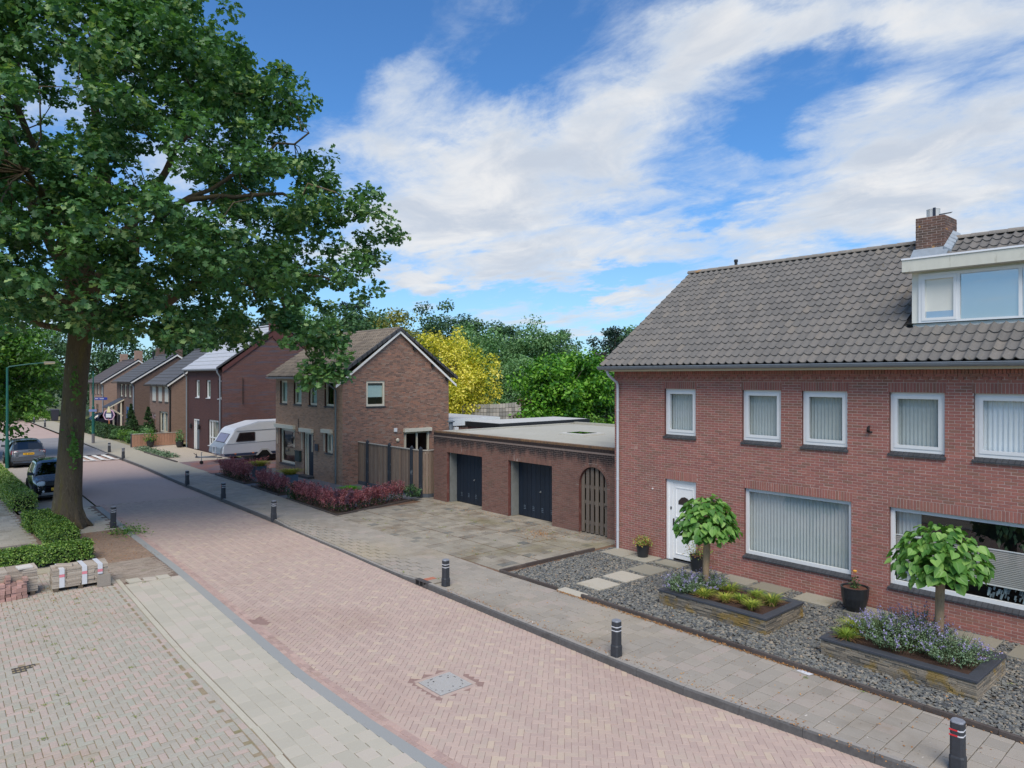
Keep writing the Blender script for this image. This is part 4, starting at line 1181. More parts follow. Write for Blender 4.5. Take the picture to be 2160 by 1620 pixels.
for k in range(6):
    u = AU - AR + .035 + k * .2085; ub = u + .135
    ztop = lambda uu: AS + math.sqrt(max(0, (AR - .015) ** 2 - (uu - AU) ** 2))
    g = G(); zz = [(u, ztop(u)), (ub, ztop(ub))]
    um = (u + ub) / 2
    pts = [(u, .03), (ub, .03), (ub, ztop(ub)), (um, ztop(um)), (u, ztop(u))]
    V = [B.p(x, z, -.12) for x, z in pts] + [B.p(x, z, -.095) for x, z in pts]
    g.add(V, [(4, 3, 2, 1, 0), (5, 6, 7, 8, 9)] + [(i, (i + 1) % 5, 5 + (i + 1) % 5, 5 + i) for i in range(5)]); g.build('plank', m_oldwood, gate)
for k in range(5):                                  # back boards cover part of each gap
    u = AU - AR + .17 + k * .2085
    for (za, zb) in ((.4, .0), (1.62, 1.36), (.42, .3)) if k % 2 else ((1.0, .86),):
        g = G(); g.lbox(B, u, u + .074, min(za, zb) + .05, max(za, zb), -.17, -.152); g.build('back_board', m_oldwood, gate)
g = G(); g.tube([B.p(AU + AR - .16, 1.02, -.09), B.p(AU + AR - .16, 1.02, -.05), B.p(AU + AR - .05, 1.02, -.05)], .011); g.build('latch', m_black, gate)
m_rooff = mat('roof_felt', lin(172, 170, 158), fine=(10, .1), rough=.9, blots=[(.5, .5, .7, lin(148, 146, 136), .6), (.2, .45, .7, lin(190, 188, 178), .5), (5, .66, .72, lin(130, 122, 104), .5)])
g = G(); g.box(17.6, 14.15, 2.7, 26, 24.8, 2.86); g.box(17.6, 24.62, 2.862, 26, 24.80, 2.92); g.box(25.8, 14.2, 2.862, 26, 24.60, 2.97)
rf = g.build('flat_roof', m_rooff, gar)
g = G(); g.box(20.7, 19.2, 2.862, 22.0, 20.6, 2.93); sk = g.build('skylight', mat('felt_pale', lin(196, 195, 188), fine=(8, .06)), rf)
g = G(); g.box(20.95, 19.42, 2.931, 21.75, 20.38, 2.945); g.build('pane', glass_mat('skylight_glass', tint=(.2, .25, .22), base=.25), sk)

# flat roofed building with the black edge behind the garage
bk = thing('outbuilding', 'flat roofed outbuilding with black roof edge just behind the garage roof', 'outbuilding', (24, 26, 0))
g = G(); g.box(21.2, 24.95, -.1, 27.2, 27.4, 2.82); g.build('wall', gab, bk)
g = G(); g.box(21.1, 24.87, 2.83, 27.3, 27.5, 3.06); g.build('fascia', m_black, bk)
g = G(); g.box(21.2, 24.97, 3.04, 27.2, 27.4, 3.07); g.build('flat_roof', mat('pale_felt', lin(190, 190, 186), fine=(8, .06)), bk)


def stepped_roof(g, xa, za, xb, zb, ya, yb, rows, mi=0, th=.03):
    """overlapping rows of flat tiles, each row with its own edge"""
    for r in range(rows):
        f0, f1 = r / rows, (r + 1.12) / rows if r < rows - 1 else 1.0
        p0 = (xa + (xb - xa) * f0, za + (zb - za) * f0 + th); p1 = (xa + (xb - xa) * f1, za + (zb - za) * f1)
        g.add([(p0[0], ya, p0[1]), (p0[0], yb, p0[1]), (p1[0], yb, p1[1]), (p1[0], ya, p1[1]), (p0[0], ya, p0[1] - th * 1.2), (p0[0], yb, p0[1] - th * 1.2)], [(0, 1, 2, 3), (4, 5, 1, 0)], mi)


def gable_shell(parent, X0, X1, ax, Ya, Yb, ez, az_, mats, holes_f=(), rec=.12, holes_g=(), name='wall'):
    """four walls of a ridge-along-Y house; front at X0 with openings; near gable at Ya; mats = (front, gable, reveal)"""
    g = G()
    Bf = Basis((X0, Yb, 0), (0, -1, 0), (-1, 0, 0))
    panel_holes(g, Bf, 0, Yb - Ya, -.1, ez, holes_f, 0); reveals(g, Bf, holes_f, rec, 2)
    Bg = Basis((X0, Ya, 0), (1, 0, 0), (0, -1, 0))
    panel_holes(g, Bg, 0, X1 - X0, -.1, ez, holes_g, 1); reveals(g, Bg, holes_g, rec, 2)
    g.poly([(X0, Ya, ez), (X1, Ya, ez), (ax, Ya, az_)], 1)
    g.poly([(X0, Yb, -.1), (X1, Yb, -.1), (X1, Yb, ez), (ax, Yb, az_), (X0, Yb, ez)], 1)
    g.quad((X1, Ya, -.1), (X1, Yb, -.1), (X1, Yb, ez), (X1, Ya, ez), 0)
    return g.build(name, list(mats), parent), Bf, Bg


def bargeboard(parent, X0, X1, ax, Y, ez, az_, mt, h=.15, out=.12, over=.35, dz=0.0, name='bargeboard'):
    sl = (az_ - ez) / (ax - X0)
    g = G()
    za = ez - sl * over + dz; zb = az_ + dz
    for (xa, xb) in ((X0 - over, ax), (X1 + over, ax)):
        g.hexa([(xa, Y - out, za - h), (xb, Y - out, zb - h), (xb, Y - out + .03, zb - h), (xa, Y - out + .03, za - h), (xa, Y - out, za), (xb, Y - out, zb), (xb, Y - out + .03, zb), (xa, Y - out + .03, za)])
    return g.build(name, mt, parent)


# ------------------------------------------------------------------ the middle brown brick house
MXX, MY0, MY1 = 16.3, 31.0, 38.95
MR = 22.66; MA = 19.5
mid = thing('brick_house', 'brown brick house with cream windows, roller shutter boxes and white edged gable', 'house', (MXX, 35, 0))
u = lambda y: MY1 - y
front = [(u(38.36), u(37.40), 3.70, 5.04), (u(36.56), u(35.58), 3.70, 5.04), (u(34.71), u(33.75), 3.70, 5.04), (u(32.91), u(31.90), 3.70, 5.04),
         (u(38.36), u(36.38), .38, 2.36), (u(35.28), u(34.15), -.05, 2.32), (u(32.78), u(32.0), 1.36, 2.42)]
sideh = [(1.30, 2.36, 3.70, 5.04), (3.50, 5.08, 1.1, 2.38)]
m_mort2 = mat('brown_mortar', lin(156, 142, 130), fine=(15, .12))
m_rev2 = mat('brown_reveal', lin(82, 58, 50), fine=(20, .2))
mw, Bf, Bg = gable_shell(mid, MXX, MR, MA, MY0, MY1, 5.12, 7.56, (m_mort2, m_mort2, m_rev2), front, .14, sideh)
m_bb = mat('brown_brick', None, ramp=[(0, lin(100, 78, 72)), (.25, lin(118, 90, 80)), (.5, lin(132, 98, 86)), (.75, lin(140, 100, 84)), (.9, lin(128, 112, 104)), (1, lin(152, 106, 88))], rough=.92, fine=(30, .15),
           blots=[(.35, .5, .7, lin(96, 76, 68), .35), (.8, .6, .75, lin(140, 112, 98), .35)])
m_bb2 = mat('brown_brick_front', None, ramp=[(0, lin(122, 98, 84)), (.35, lin(138, 110, 94)), (.7, lin(148, 118, 102)), (1, lin(132, 110, 100))], rough=.92, fine=(30, .15), blots=[(.4, .5, .75, lin(110, 88, 74), .4)])
hf = lambda z: [(a, b) for (a, b, c, d) in front if c - .01 < z < d + .01]
hg = lambda z: [(a, b) for (a, b, c, d) in sideh if c - .01 < z < d + .01]
brick_pieces(mw, Bf, courses(0, MY1 - MY0, -.05, 5.1, hf, wild=True), .0555, m_bb2, proud=.005, limit=0, rest='front_bricks')
arr = courses(0, MR - MXX, -.05, 7.45, lambda z: hg(z) + ([(-1, (z - 5.12) / .7625 * 1.0), (MR - MXX - (z - 5.12) / .7722, 99)] if z > 5.12 else []), wild=True)
brick_pieces(mw, Bg, arr, .0555, m_bb, proud=.005, limit=0, rest='gable_bricks')
for k, (a, b, c, d) in enumerate(front[:4]): window(mid, Bf, a, b, 3.78, 5.04, rec=.1, fw=.1, sash=0, mf=m_cream, curtain='sheet' if k < 3 else None, sill=m_sill)
a, b, c, d = front[4]; window(mid, Bf, a, b, .46, 2.36, rec=.1, fw=.11, sash=0, mf=m_cream, curtain=None, sill=m_sill)
a, b, c, d = front[6]; window(mid, Bf, a, b, 1.44, 2.42, rec=.1, fw=.1, sash=0, mf=m_cream, curtain='sheet', sill=m_sill)
a, b, c, d = sideh[0]; wn = window(mid, Bg, a, b, 3.78, 5.04, rec=.03, fw=.1, sash=0, mf=m_cream, curtain='blind', sill=m_sill)
a, b, c, d = sideh[1]; window(mid, Bg, a, b, 1.15, 2.38, rec=.05, fw=.09, sash=0, bars=[(a + b) / 2 + .05], mf=m_cream, curtain=None, sill=m_sill)
a, b, c, d = front[5]
g = G(); g.lbox(Bf, a, a + .09, 0, d, -.16, -.06); g.lbox(Bf, b - .09, b, 0, d, -.16, -.06); g.lbox(Bf, a + .09, b - .09, d - .09, d, -.16, -.062); g.lbox(Bf, a + .3, a + .39, 0, d - .09, -.16, -.064); dr_ = g.build('door', m_cream, mid)
g = G(); g.lbox(Bf, a + .39, b - .09, .02, d - .09, -.15, -.1)
for z in (.5, 1.0, 1.5): g.lbox(Bf, a + .45, b - .15, z, z + .35, -.1, -.09)
g.build('door_leaf', m_door, dr_)
g = G(); g.lbox(Bf, a + .095, a + .3, .1, d - .09, -.13, -.12); g.build('pane', m_glass, dr_)
g = G(); g.lbox(Bf, a - .1, b + .1, -.06, .08, -.1, .35); g.build('doorstep', m_sill, mid)
m_shut = mat('shutter_box', lin(206, 202, 186), fine=(5, .05), rough=.5)
for (a, b, z0_, z1_, bb) in ((u(38.86), u(36.33), 2.40, 2.60, Bf), (u(35.62), u(34.12), 2.34, 2.53, Bf), (u(33.04), u(32.0), 2.44, 2.62, Bf), (3.45, 5.16, 2.385, 2.565, Bg)):
    g = G(); g.lbox(bb, a, b, z0_, z1_, .006, .16); sb = g.build('shutter_box', m_shut, mid)
    g = G(); g.lbox(bb, a + .12, a + .16, z0_ - 1.0 if bb is Bg else z0_ - .95, z0_, .006, .035); g.lbox(bb, b - .16, b - .12, z0_ - 1.0, z0_, .006, .035); g.build('shutter_rail', m_cream, sb)
g = G(); g.lbox(Bf, u(36.12), u(35.55), .72, 1.26, .008, .14); g.lbox(Bf, u(36.14), u(35.53), 1.26, 1.29, .008, .17); g.build('mailbox', mat('mailbox', lin(44, 60, 58), rough=.5), mid)
g = G(); p = Bf.p; uu = u(36.0)
g.tube([p(uu + .1, 3.0, .03), p(uu + .1, 2.2, .03)], .012); g.tube([p(uu + .1, 2.25, .03), p(uu - .05, 2.3, .2), p(uu - .15, 2.2, .25), p(uu - .15, 2.05, .25)], .014)
g.lathe([(.015, .0), (.1, -.08), (.11, -.12), (.085, -.13), (.05, -.38), (.0, -.42)], 6, p(uu - .15, 2.06, .25)); g.build('wall_lantern', m_black, mid)
g = G(); g.tube([p(u(34.0), 1.95, .02), p(u(33.85), 1.88, .12)], .012); g.lbox(Bf, u(33.85), u(33.5), 1.45, 1.8, .05, .09); g.build('house_number_plate', mat('slate_plate', lin(60, 66, 76), rough=.6), mid)
g = G(); g.lbox(Bg, 2.88, 3.06, 2.43, 2.62, .008, .06); g.build('vent_cover', m_white_pvc, mid)
g = G(); g.lathe([(.09, 0), (.1, .02), (.06, .05)], 14, (0, 0, 0)); o = g.build('flue_outlet', m_cream, mid); o.location = Vector(Bg.p(3.1, 2.0, .02)) ; o.rotation_euler = (PI / 2, 0, 0)
g = G(); g.tube([p(u(31.98), 5.14, .42), p(u(31.96), 5.0, .4), p(u(31.55), 4.65, .14), p(u(31.52), 4.55, .1), p(u(31.52), 0, .1)], .045, 10)
for z in (.6, 2.6, 4.3): g.tube([p(u(31.52), z, .1), p(u(31.52), z + .06, .1)], .055, 10)
g.build('downpipe', m_pipe_d, mid)
gutter(mid, 15.88, 5.22, 39.2, 30.75, m_zinc)
g = G(); g.box(15.93, 30.9, 5.125, 16.29, 39.1, 5.19); g.build('soffit', m_cream, mid)
m_tile2 = mat('brown_pantile', None, ramp=[(0, lin(116, 108, 99)), (.4, lin(128, 119, 109)), (.8, lin(136, 126, 114)), (1, lin(144, 133, 120))], rough=.9, fine=(18, .15), blots=[(.8, .5, .75, lin(112, 104, 96), .4), (5, .66, .74, lin(160, 152, 140), .4)])
g = G(); e0, e1 = (15.86, 5.25), (23.14, 5.22)
g.quad((e0[0] + .05, 30.86, e0[1] - .02), (e0[0] + .05, 39.15, e0[1] - .02), (MA, 39.15, 7.70), (MA, 30.86, 7.70)); g.quad((e1[0], 30.86, e1[1] - .02), (e1[0], 39.15, e1[1] - .02), (MA, 39.15, 7.70), (MA, 30.86, 7.70), 1)
rf = g.build('roof', [m_roof_under, m_tile2], mid)
tiled_slope(rf, e0[0], e0[1], MA, 7.72, 39.18, 30.9, .207, .335, m_tile2, 0, amp=.075, lip=.045)
ridge(rf, MA, 7.76, 39.2, 30.86, m_tile2, r=.1)
# dark verge tiles over a white bargeboard
for (xa, za) in ((e0[0], e0[1]), (e1[0], e1[1])):
    for i in range(13):
        f0, f1 = i / 13, (i + 1.1) / 13
        x0_, x1_ = xa + (MA - xa) * f0, xa + (MA - xa) * min(1, f1); z0_, z1_ = za + (7.74 - za) * f0, za + (7.74 - za) * min(1, f1)
        g = G(); g.hexa([(x0_, 30.80, z0_ - .1), (x1_, 30.80, z1_ - .1), (x1_, 30.96, z1_ - .1), (x0_, 30.96, z0_ - .1), (x0_, 30.80, z0_ + .07), (x1_, 30.80, z1_ + .05), (x1_, 30.96, z1_ + .05), (x0_, 30.96, z0_ + .07)])
        g.build('verge_tile', mat('verge_tile', lin(62, 62, 64), col2=lin(76, 76, 78), fine=(10, .12), rough=.7), rf)
bargeboard(rf, MXX, MR, MA, MY0, 5.12, 7.58, mat('white_board', lin(228, 226, 220), rough=.5), h=.13, out=.16, over=.42, dz=.05)
g = G()
for x, z in ((20.4, 6.72), (21.55, 5.85), (22.5, 5.14)): g.box(x - .06, 30.86, z - .06, x + .08, 30.99, z + .1)
g.build('purlin_end', m_black, rf)

# ------------------------------------------------------------------ rear extension with white fascia, shingled shed
ext = thing('extension', 'single storey rear extension with broad white fascia beside the brown house gable', 'extension', (25, 34, 0))
g = G(); g.box(22.7, 32.1, -.1, 27.1, 37, 2.46); g.build('wall', brick_mat('ext_brick', 'y', lin(112, 82, 72), lin(126, 90, 78), lin(150, 134, 122)), ext)
g = G(); g.box(22.6, 32.0, 2.47, 27.2, 37.1, 2.86); g.build('fascia', m_white_pvc, ext)
g = G(); g.box(22.72, 32.12, 2.85, 27.1, 37.0, 2.875); g.build('flat_roof', mat('ext_felt', lin(176, 178, 178), fine=(8, .08)), ext)
g = G(); g.lathe([(.1, 0), (.1, .14), (.14, .15), (.14, .22)], 10, (24.2, 34.2, 2.87)); g.build('roof_vent', m_black, ext)
fl = thing('steel_flue', 'short steel flue pipe with cap rising behind the left end of the garage parapet', 'flue', (20.9, 28.4, 0))
g = G(); g.tube([(20.9, 28.4, 0), (20.9, 28.4, 3.0)], .1, 12); g.build('pipe', m_zinc, fl)
g = G(); g.lathe([(.17, 0), (.19, .02), (.19, .06), (.1, .1)], 12, (20.9, 28.4, 2.98)); g.build('cap', m_zinc, fl)
g = G(); g.box(21.1, 28.35, 2.3, 21.35, 28.5, 2.72); g.build('boiler_box', m_white_pvc, fl)
shed = thing('shed', 'garden shed with a sagging roof of grey weathered shingles', 'shed', (32, 38.4, 0))
a_, b_ = Vector((30.3, 39.9, 0)), Vector((33.55, 37.15, 0)); d_ = (b_ - a_); L_ = d_.length; d_.normalize(); nb = Vector((-d_.y, d_.x, 0)) * -1
if nb.dot(Vector((-1, -1, 0))) < 0: nb = -nb
SB = Basis(tuple(a_), tuple(d_), tuple(nb))
g = G(); g.lbox(SB, .1, L_ - .1, -.1, 2.2, -1.6, .5); g.build('wall', m_oldwood, shed)
g = G(); g.hexa([SB.p(0, 1.7, .7), SB.p(L_, 1.55, .7), SB.p(L_, 3.05, -.5), SB.p(0, 2.95, -.5), SB.p(0, 1.76, .7), SB.p(L_, 1.61, .7), SB.p(L_, 3.12, -.5), SB.p(0, 3.0, -.5)]); srf = g.build('roof', m_roof_under, shed)
m_shing = mat('shingle', None, ramp=[(0, lin(104, 104, 100)), (.5, lin(128, 126, 120)), (1, lin(150, 146, 138))], fine=(12, .2), stretch=(3, 3, .6), rough=.95)
rows, cols = 5, 19
for r in range(rows):
    for c in range(cols):
        f0, f1 = r / rows, (r + 1.15) / rows
        u0_, u1_ = L_ * c / cols + .008, L_ * (c + 1) / cols - .008
        sag = lambda uu: -.12 * math.sin(PI * uu / L_)
        zt = lambda f, uu: 1.98 - .15 * uu / L_ + f * (1.3 + .27 * uu / L_) + sag(uu) * f
        nn = lambda f: .7 - 1.2 * f
        g = G(); j_ = random.uniform(-.015, .015)
        g.hexa([SB.p(u0_, zt(f0, u0_) + j_, nn(f0)), SB.p(u1_, zt(f0, u1_) + j_, nn(f0)), SB.p(u1_, zt(f1, u1_), nn(f1)), SB.p(u0_, zt(f1, u0_), nn(f1)),
                SB.p(u0_, zt(f0, u0_) + .05 + j_, nn(f0) + .03), SB.p(u1_, zt(f0, u1_) + .05 + j_, nn(f0) + .03), SB.p(u1_, zt(f1, u1_) + .015, nn(f1)), SB.p(u0_, zt(f1, u0_) + .015, nn(f1))])
        g.build('shingle', m_shing, srf)

# ------------------------------------------------------------------ the dark brick house behind the caravan
dk = thing('brick_house', 'tall dark purple brick house with narrow white windows and pale tiled roof, behind the caravan', 'house', (16.4, 52, 0))
u = lambda y: 55.4 - y
front = [(u(53.5), u(52.67), 3.72, 5.02), (u(51.2), u(50.36), 3.72, 5.02), (u(48.83), u(48.16), 3.72, 5.02), (u(53.94), u(52.7), -.05, 2.2), (u(50.76), u(48.7), .42, 2.28)]
bl = [(-.9, .52, .62, lin(80, 80, 94), .75), (.4, .5, .7, lin(88, 58, 56), .4)]
mf_ = brick_mat('purple_front', 'x', lin(72, 44, 44), lin(84, 51, 49), lin(86, 70, 68), blots=[(.5, .5, .7, lin(64, 40, 42), .5)])
mg_ = brick_mat('purple_gable', 'y', lin(86, 56, 53), lin(104, 68, 63), lin(118, 104, 101), blots=bl)
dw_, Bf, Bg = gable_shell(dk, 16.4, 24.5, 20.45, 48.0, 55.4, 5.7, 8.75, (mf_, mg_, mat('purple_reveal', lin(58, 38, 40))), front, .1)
m_trim = mat('gable_trim', lin(88, 52, 50), fine=(12, .15))
g = G()
for xa in (16.4, 24.5):
    sl = (8.75 - 5.7) / 4.05
    g.hexa([(xa, 47.93, 5.55), (20.45, 47.93, 8.6), (20.45, 48.1, 8.6), (xa, 48.1, 5.55), (xa, 47.93, 5.86), (20.45, 47.93, 8.92), (20.45, 48.1, 8.92), (xa, 48.1, 5.86)])
g.build('gable_trim', m_trim, dw_)
g = G(); g.box(19.85, 47.9, 8.0, 20.98, 48.7, 9.6)
g.add([(19.85, 47.9, 8.0), (20.98, 47.9, 8.0), (20.42, 47.92, 7.5), (19.85, 48.02, 8.0), (20.98, 48.02, 8.0), (20.42, 48.02, 7.5)], [(0, 1, 2), (3, 5, 4), (0, 2, 5, 3), (1, 4, 5, 2)])
g.build('chimney', m_trim, dk)
for (a, b, c, d) in front[:3]: window(dk, Bf, a, b, 3.78, 5.02, rec=.08, fw=.1, sash=0, curtain='sheet', sill=m_pipe)
a, b, c, d = front[4]; window(dk, Bf, a, b, .5, 2.28, rec=.08, fw=.12, sash=0, bars=[a + .55], tbars=[1.05], curtain='net', sill=m_pipe, cmat=m_blind)
a, b, c, d = front[3]
g = G(); g.lbox(Bf, a, a + .1, 0, d, -.14, -.02); g.lbox(Bf, a + .1, b, d - .1, d, -.14, -.02); g.lbox(Bf, a + .38, a + .5, 0, d - .1, -.14, -.03); dd = g.build('door', m_white_pvc, dk)
g = G(); g.lbox(Bf, a + .5, b, .02, d - .1, -.12, -.07); g.build('door_leaf', mat('grey_door', lin(88, 98, 108), rough=.5), dd)
g = G(); g.lbox(Bf, a + .11, a + .37, .05, d - .1, -.1, -.09); g.build('pane', m_glass, dd)
for yy in (54.3, 52.45):
    g = G(); g.lathe([(.07, 0), (.09, .03), (.06, .3), (.03, .36)], 8, Bf.p(u(yy), 1.5, .12)); g.lbox(Bf, u(yy) - .03, u(yy) + .03, 1.62, 1.72, .0, .1); g.build('wall_lantern', m_black, dk)
for yy in (55.3, 48.14):
    g = G(); p = Bf.p; g.tube([p(u(yy), 5.7, .3), p(u(yy), 5.55, .28), p(u(yy), 5.25, .1), p(u(yy), 0, .1)], .05, 8); g.build('downpipe', m_zinc, dk)
gutter(dk, 16.12, 5.76, 55.6, 48.15, m_zinc, r=.09)
m_flat = mat('pale_sheen_tile', lin(186, 188, 190), col2=lin(178, 180, 184), fine=(6, .06), rough=.5, blots=[(.6, .5, .7, lin(166, 168, 172), .4)])  # light grey tiles, whitened in the colour for the sheen of the sky
g = G(); stepped_roof(g, 16.05, 5.78, 20.45, 8.92, 48.1, 55.6, 11, th=.05); g.quad((24.9, 48.1, 5.75), (24.9, 55.6, 5.75), (20.45, 55.6, 8.95), (20.45, 48.1, 8.95)); rf = g.build('roof', m_flat, dk)
ridge(rf, 20.45, 8.97, 55.6, 48.1, m_flat, r=.1, L=.8)
g = G(); g.hexa([(16.05, 47.88, 5.80), (20.45, 47.88, 8.95), (20.45, 48.12, 8.95), (16.05, 48.12, 5.80), (16.05, 47.88, 5.90), (20.45, 47.88, 9.05), (20.45, 48.12, 9.05), (16.05, 48.12, 5.90)]); g.hexa([(24.9, 47.88, 5.80), (20.45, 47.88, 8.95), (20.45, 48.12, 8.95), (24.9, 48.12, 5.80), (24.9, 47.88, 5.90), (20.45, 47.88, 9.05), (20.45, 48.12, 9.05), (24.9, 48.12, 5.90)])
g.build('verge', mat('verge_tile', lin(62, 62, 64)), rf)
g = G(); g.lathe([(.1, 0), (.12, .05), (.12, .1)], 10, (0, 0, 0)); o = g.build('wall_vent', m_black, dk); o.location = Bg.p(3.3, 2.25, .02); o.rotation_euler = (PI / 2, 0, 0)

# ------------------------------------------------------------------ three houses further up the street
def far_house(label, Ya, Yb, ez, ax, az_, cb, roofc, wins, shut=False, lowers=(), chims=(), X0=16.5, X1=None):
    t = thing('brick_house', label, 'house', (X0, (Ya + Yb) / 2, 0))
    X1 = X1 or 2 * ax - X0
    c1, c2, mo = cb
    k = label[:12]
    mfx = brick_mat('fx' + k, 'x', c1, c2, mo, blots=[(.5, .5, .7, tuple(x * .8 for x in c1), .4)]); mgx = brick_mat('gx' + k, 'y', c1, c2, mo, blots=[(.5, .5, .7, tuple(x * .85 for x in c1), .4)])
    uu = lambda y: Yb - y
    hs = [(uu(a), uu(b), z0, z1) for (a, b, z0, z1) in wins] + [(uu(a), uu(b), z0, z1) for (a, b, z0, z1, _) in lowers]
    w_, Bf, Bg = gable_shell(t, X0, X1, ax, Ya, Yb, ez, az_, (mfx, mgx, m_dark), hs, .1)
    for (a, b, z0, z1) in wins:
        if shut:
            wn = window(t, Bf, uu(a), uu(b), z0, z1, rec=.05, fw=.06, sash=0, mf=m_cream, curtain=None, sill=m_sill)
            g = G(); g.lbox(Bf, uu(a) - .04, uu(b) + .04, z0 + .03, z1 - .05, -.04, .02); g.build('shutter', mat('shutter', lin(204, 200, 188), fine=(40, .05)), wn)
            g = G(); g.lbox(Bf, uu(a) - .06, uu(b) + .06, z1 - .05, z1 + .13, .0, .14); g.build('shutter_box', m_shut, wn)
        else:
            window(t, Bf, uu(a), uu(b), z0, z1, rec=.06, fw=.14, sash=0, mf=m_cream, curtain='net', sill=m_sill)
    for (a, b, z0, z1, kind) in lowers:
        if kind == 'door':
            g = G(); g.lbox(Bf, uu(a), uu(b), z0, z1, -.12, -.05); dd = g.build('door', mat('brown_door', lin(128, 100, 84), rough=.6), t)
            g = G(); g.lbox(Bf, uu(a) + .15, uu(b) - .15, z0 + 1.2, z1 - .15, -.05, -.045); g.build('pane', m_glass, dd)
        else:
            window(t, Bf, uu(a), uu(b), z0, z1, rec=.08, fw=.12, sash=0, bars=[(uu(a) + uu(b)) / 2], mf=m_cream, curtain='net', sill=m_sill)
    mr = mat('tile' + k, roofc, fine=(5, .08), rough=.6, blots=[(.7, .5, .7, tuple(x * .8 for x in roofc), .4)])
    sl = (az_ - ez) / (ax - X0)
    g = G(); stepped_roof(g, X0 - .4, ez - .4 * sl + .12, ax, az_ + .14, Ya - .15, Yb + .15, 11, th=.045)
    g.quad((X1 + .4, Ya - .15, ez - .3), (X1 + .4, Yb + .15, ez - .3), (ax, Yb + .15, az_ + .14), (ax, Ya - .15, az_ + .14)); rf = g.build('roof', mr, t)
    ridge(rf, ax, az_ + .16, Yb + .15, Ya - .15, mr, r=.1, L=.8)
    bargeboard(rf, X0, X1, ax, Ya, ez, az_, mat('white_board', lin(228, 226, 220)), h=.16, out=.16, over=.4, dz=.1)
    g = G(); g.hexa([(X0 - .42, Ya - .18, ez - .42 * sl + .11), (ax, Ya - .18, az_ + .11), (ax, Ya - .05, az_ + .11), (X0 - .42, Ya - .05, ez - .42 * sl + .11), (X0 - .42, Ya - .18, ez - .42 * sl + .21), (ax, Ya - .18, az_ + .21), (ax, Ya - .05, az_ + .21), (X0 - .42, Ya - .05, ez - .42 * sl + .21)]); g.build('verge', m_black, rf)
    gutter(t, X0 - .42, ez - .22, Yb + .2, Ya - .2, m_black, r=.07)
    g = G(); p = Bf.p; g.tube([p(uu(Ya + .15), ez - .2, .3), p(uu(Ya + .15), ez - .6, .08), p(uu(Ya + .15), 0, .08)], .06, 8); g.build('downpipe', m_black if shut else m_zinc, t)
    for (cx, cy, z0, z1) in chims:
        g = G(); g.box(cx - .35, cy - .3, z0, cx + .35, cy + .3, z1); g.build('chimney', mgx, t)
    return t, Bf, uu
far_house('brown brick house with cream shutters closed over three upper windows', 59.8, 66.2, 4.78, 20.3, 7.55, (lin(126, 101, 88), lin(138, 111, 96), lin(146, 130, 118)), lin(84, 82, 80),
          [(65.25, 64.3, 3.2, 4.5), (63.4, 62.5, 3.2, 4.5), (61.6, 60.7, 3.2, 4.5)], True, [(65.9, 64.4, -.05, 2.2, 'door'), (63.2, 60.9, .7, 2.4, 'win')])
t, Bf, uu = far_house('brown brick house with dark blue tiled roof, tiled porch and blue lower window', 71.2, 78.2, 4.92, 20.1, 7.3, (lin(98, 78, 70), lin(108, 86, 76), lin(122, 108, 99)), lin(66, 70, 77),
          [(76.8, 75.9, 3.35, 4.55), (75.2, 74.4, 3.35, 4.55), (73.5, 72.6, 3.35, 4.55)], False, [(77.4, 76.4, -.05, 2.1, 'door'), (74.1, 72.3, .7, 2.4, 'win')], [(20.3, 71.6, 6.6, 8.15), (20.3, 77.6, 6.8, 8.2)])
g = G(); g.hexa([(15.1, 75.3, 2.25), (16.5, 75.3, 3.05), (16.5, 77.4, 3.05), (15.1, 77.4, 2.25), (15.1, 75.3, 2.38), (16.5, 75.3, 3.18), (16.5, 77.4, 3.18), (15.1, 77.4, 2.38)]); pc = g.build('porch_roof', mat('dark_tile', lin(62, 66, 74), rough=.6), t)
g = G(); g.tube([(15.3, 75.35, 2.3), (16.4, 75.35, 1.5)], .07, 4); g.box(16.2, 75.3, .1, 16.32, 75.42, 2.8); g.box(15.95, 77.2, .1, 16.07, 77.32, 2.6); g.hexa([(15.1, 75.24, 2.2), (16.5, 75.24, 3.0), (16.5, 75.3, 3.0), (15.1, 75.3, 2.2), (15.1, 75.24, 2.3), (16.5, 75.24, 3.12), (16.5, 75.3, 3.12), (15.1, 75.3, 2.3)]); g.build('porch_frame', m_cream, pc)
g = G(); g.lbox(Bf, uu(74.2), uu(74.05), .65, 2.45, -.02, .03); g.lbox(Bf, uu(72.35), uu(71.8), .65, 2.45, -.02, .03); g.lbox(Bf, uu(74.0), uu(72.4), 2.1, 2.4, -.02, .02); g.build('blue_shutters', mat('blue_paint', lin(38, 92, 142), rough=.5), t)
g = G(); g.lathe([(.06, 0), (.06, .5), (.1, .52), (.1, .9)], 8, (19.4, 76.5, 6.9)); g.build('vent_pipe', m_black, t)
far_house('pinkish brick house with grey brown roof, furthest of the row, behind the street name post', 83.9, 91.3, 4.78, 19.75, 7.0, (lin(150, 121, 106), lin(162, 132, 115), lin(164, 148, 136)), lin(88, 80, 77),
          [(90.1, 89.2, 3.4, 4.55), (88.6, 88.0, 3.4, 4.55), (87.2, 86.5, 3.4, 4.55), (85.5, 84.8, 3.4, 4.55)], False, [(87.6, 86.6, -.05, 2.3, 'door')], [(19.9, 84.4, 6.3, 8.1), (19.9, 90.9, 6.3, 7.9)])

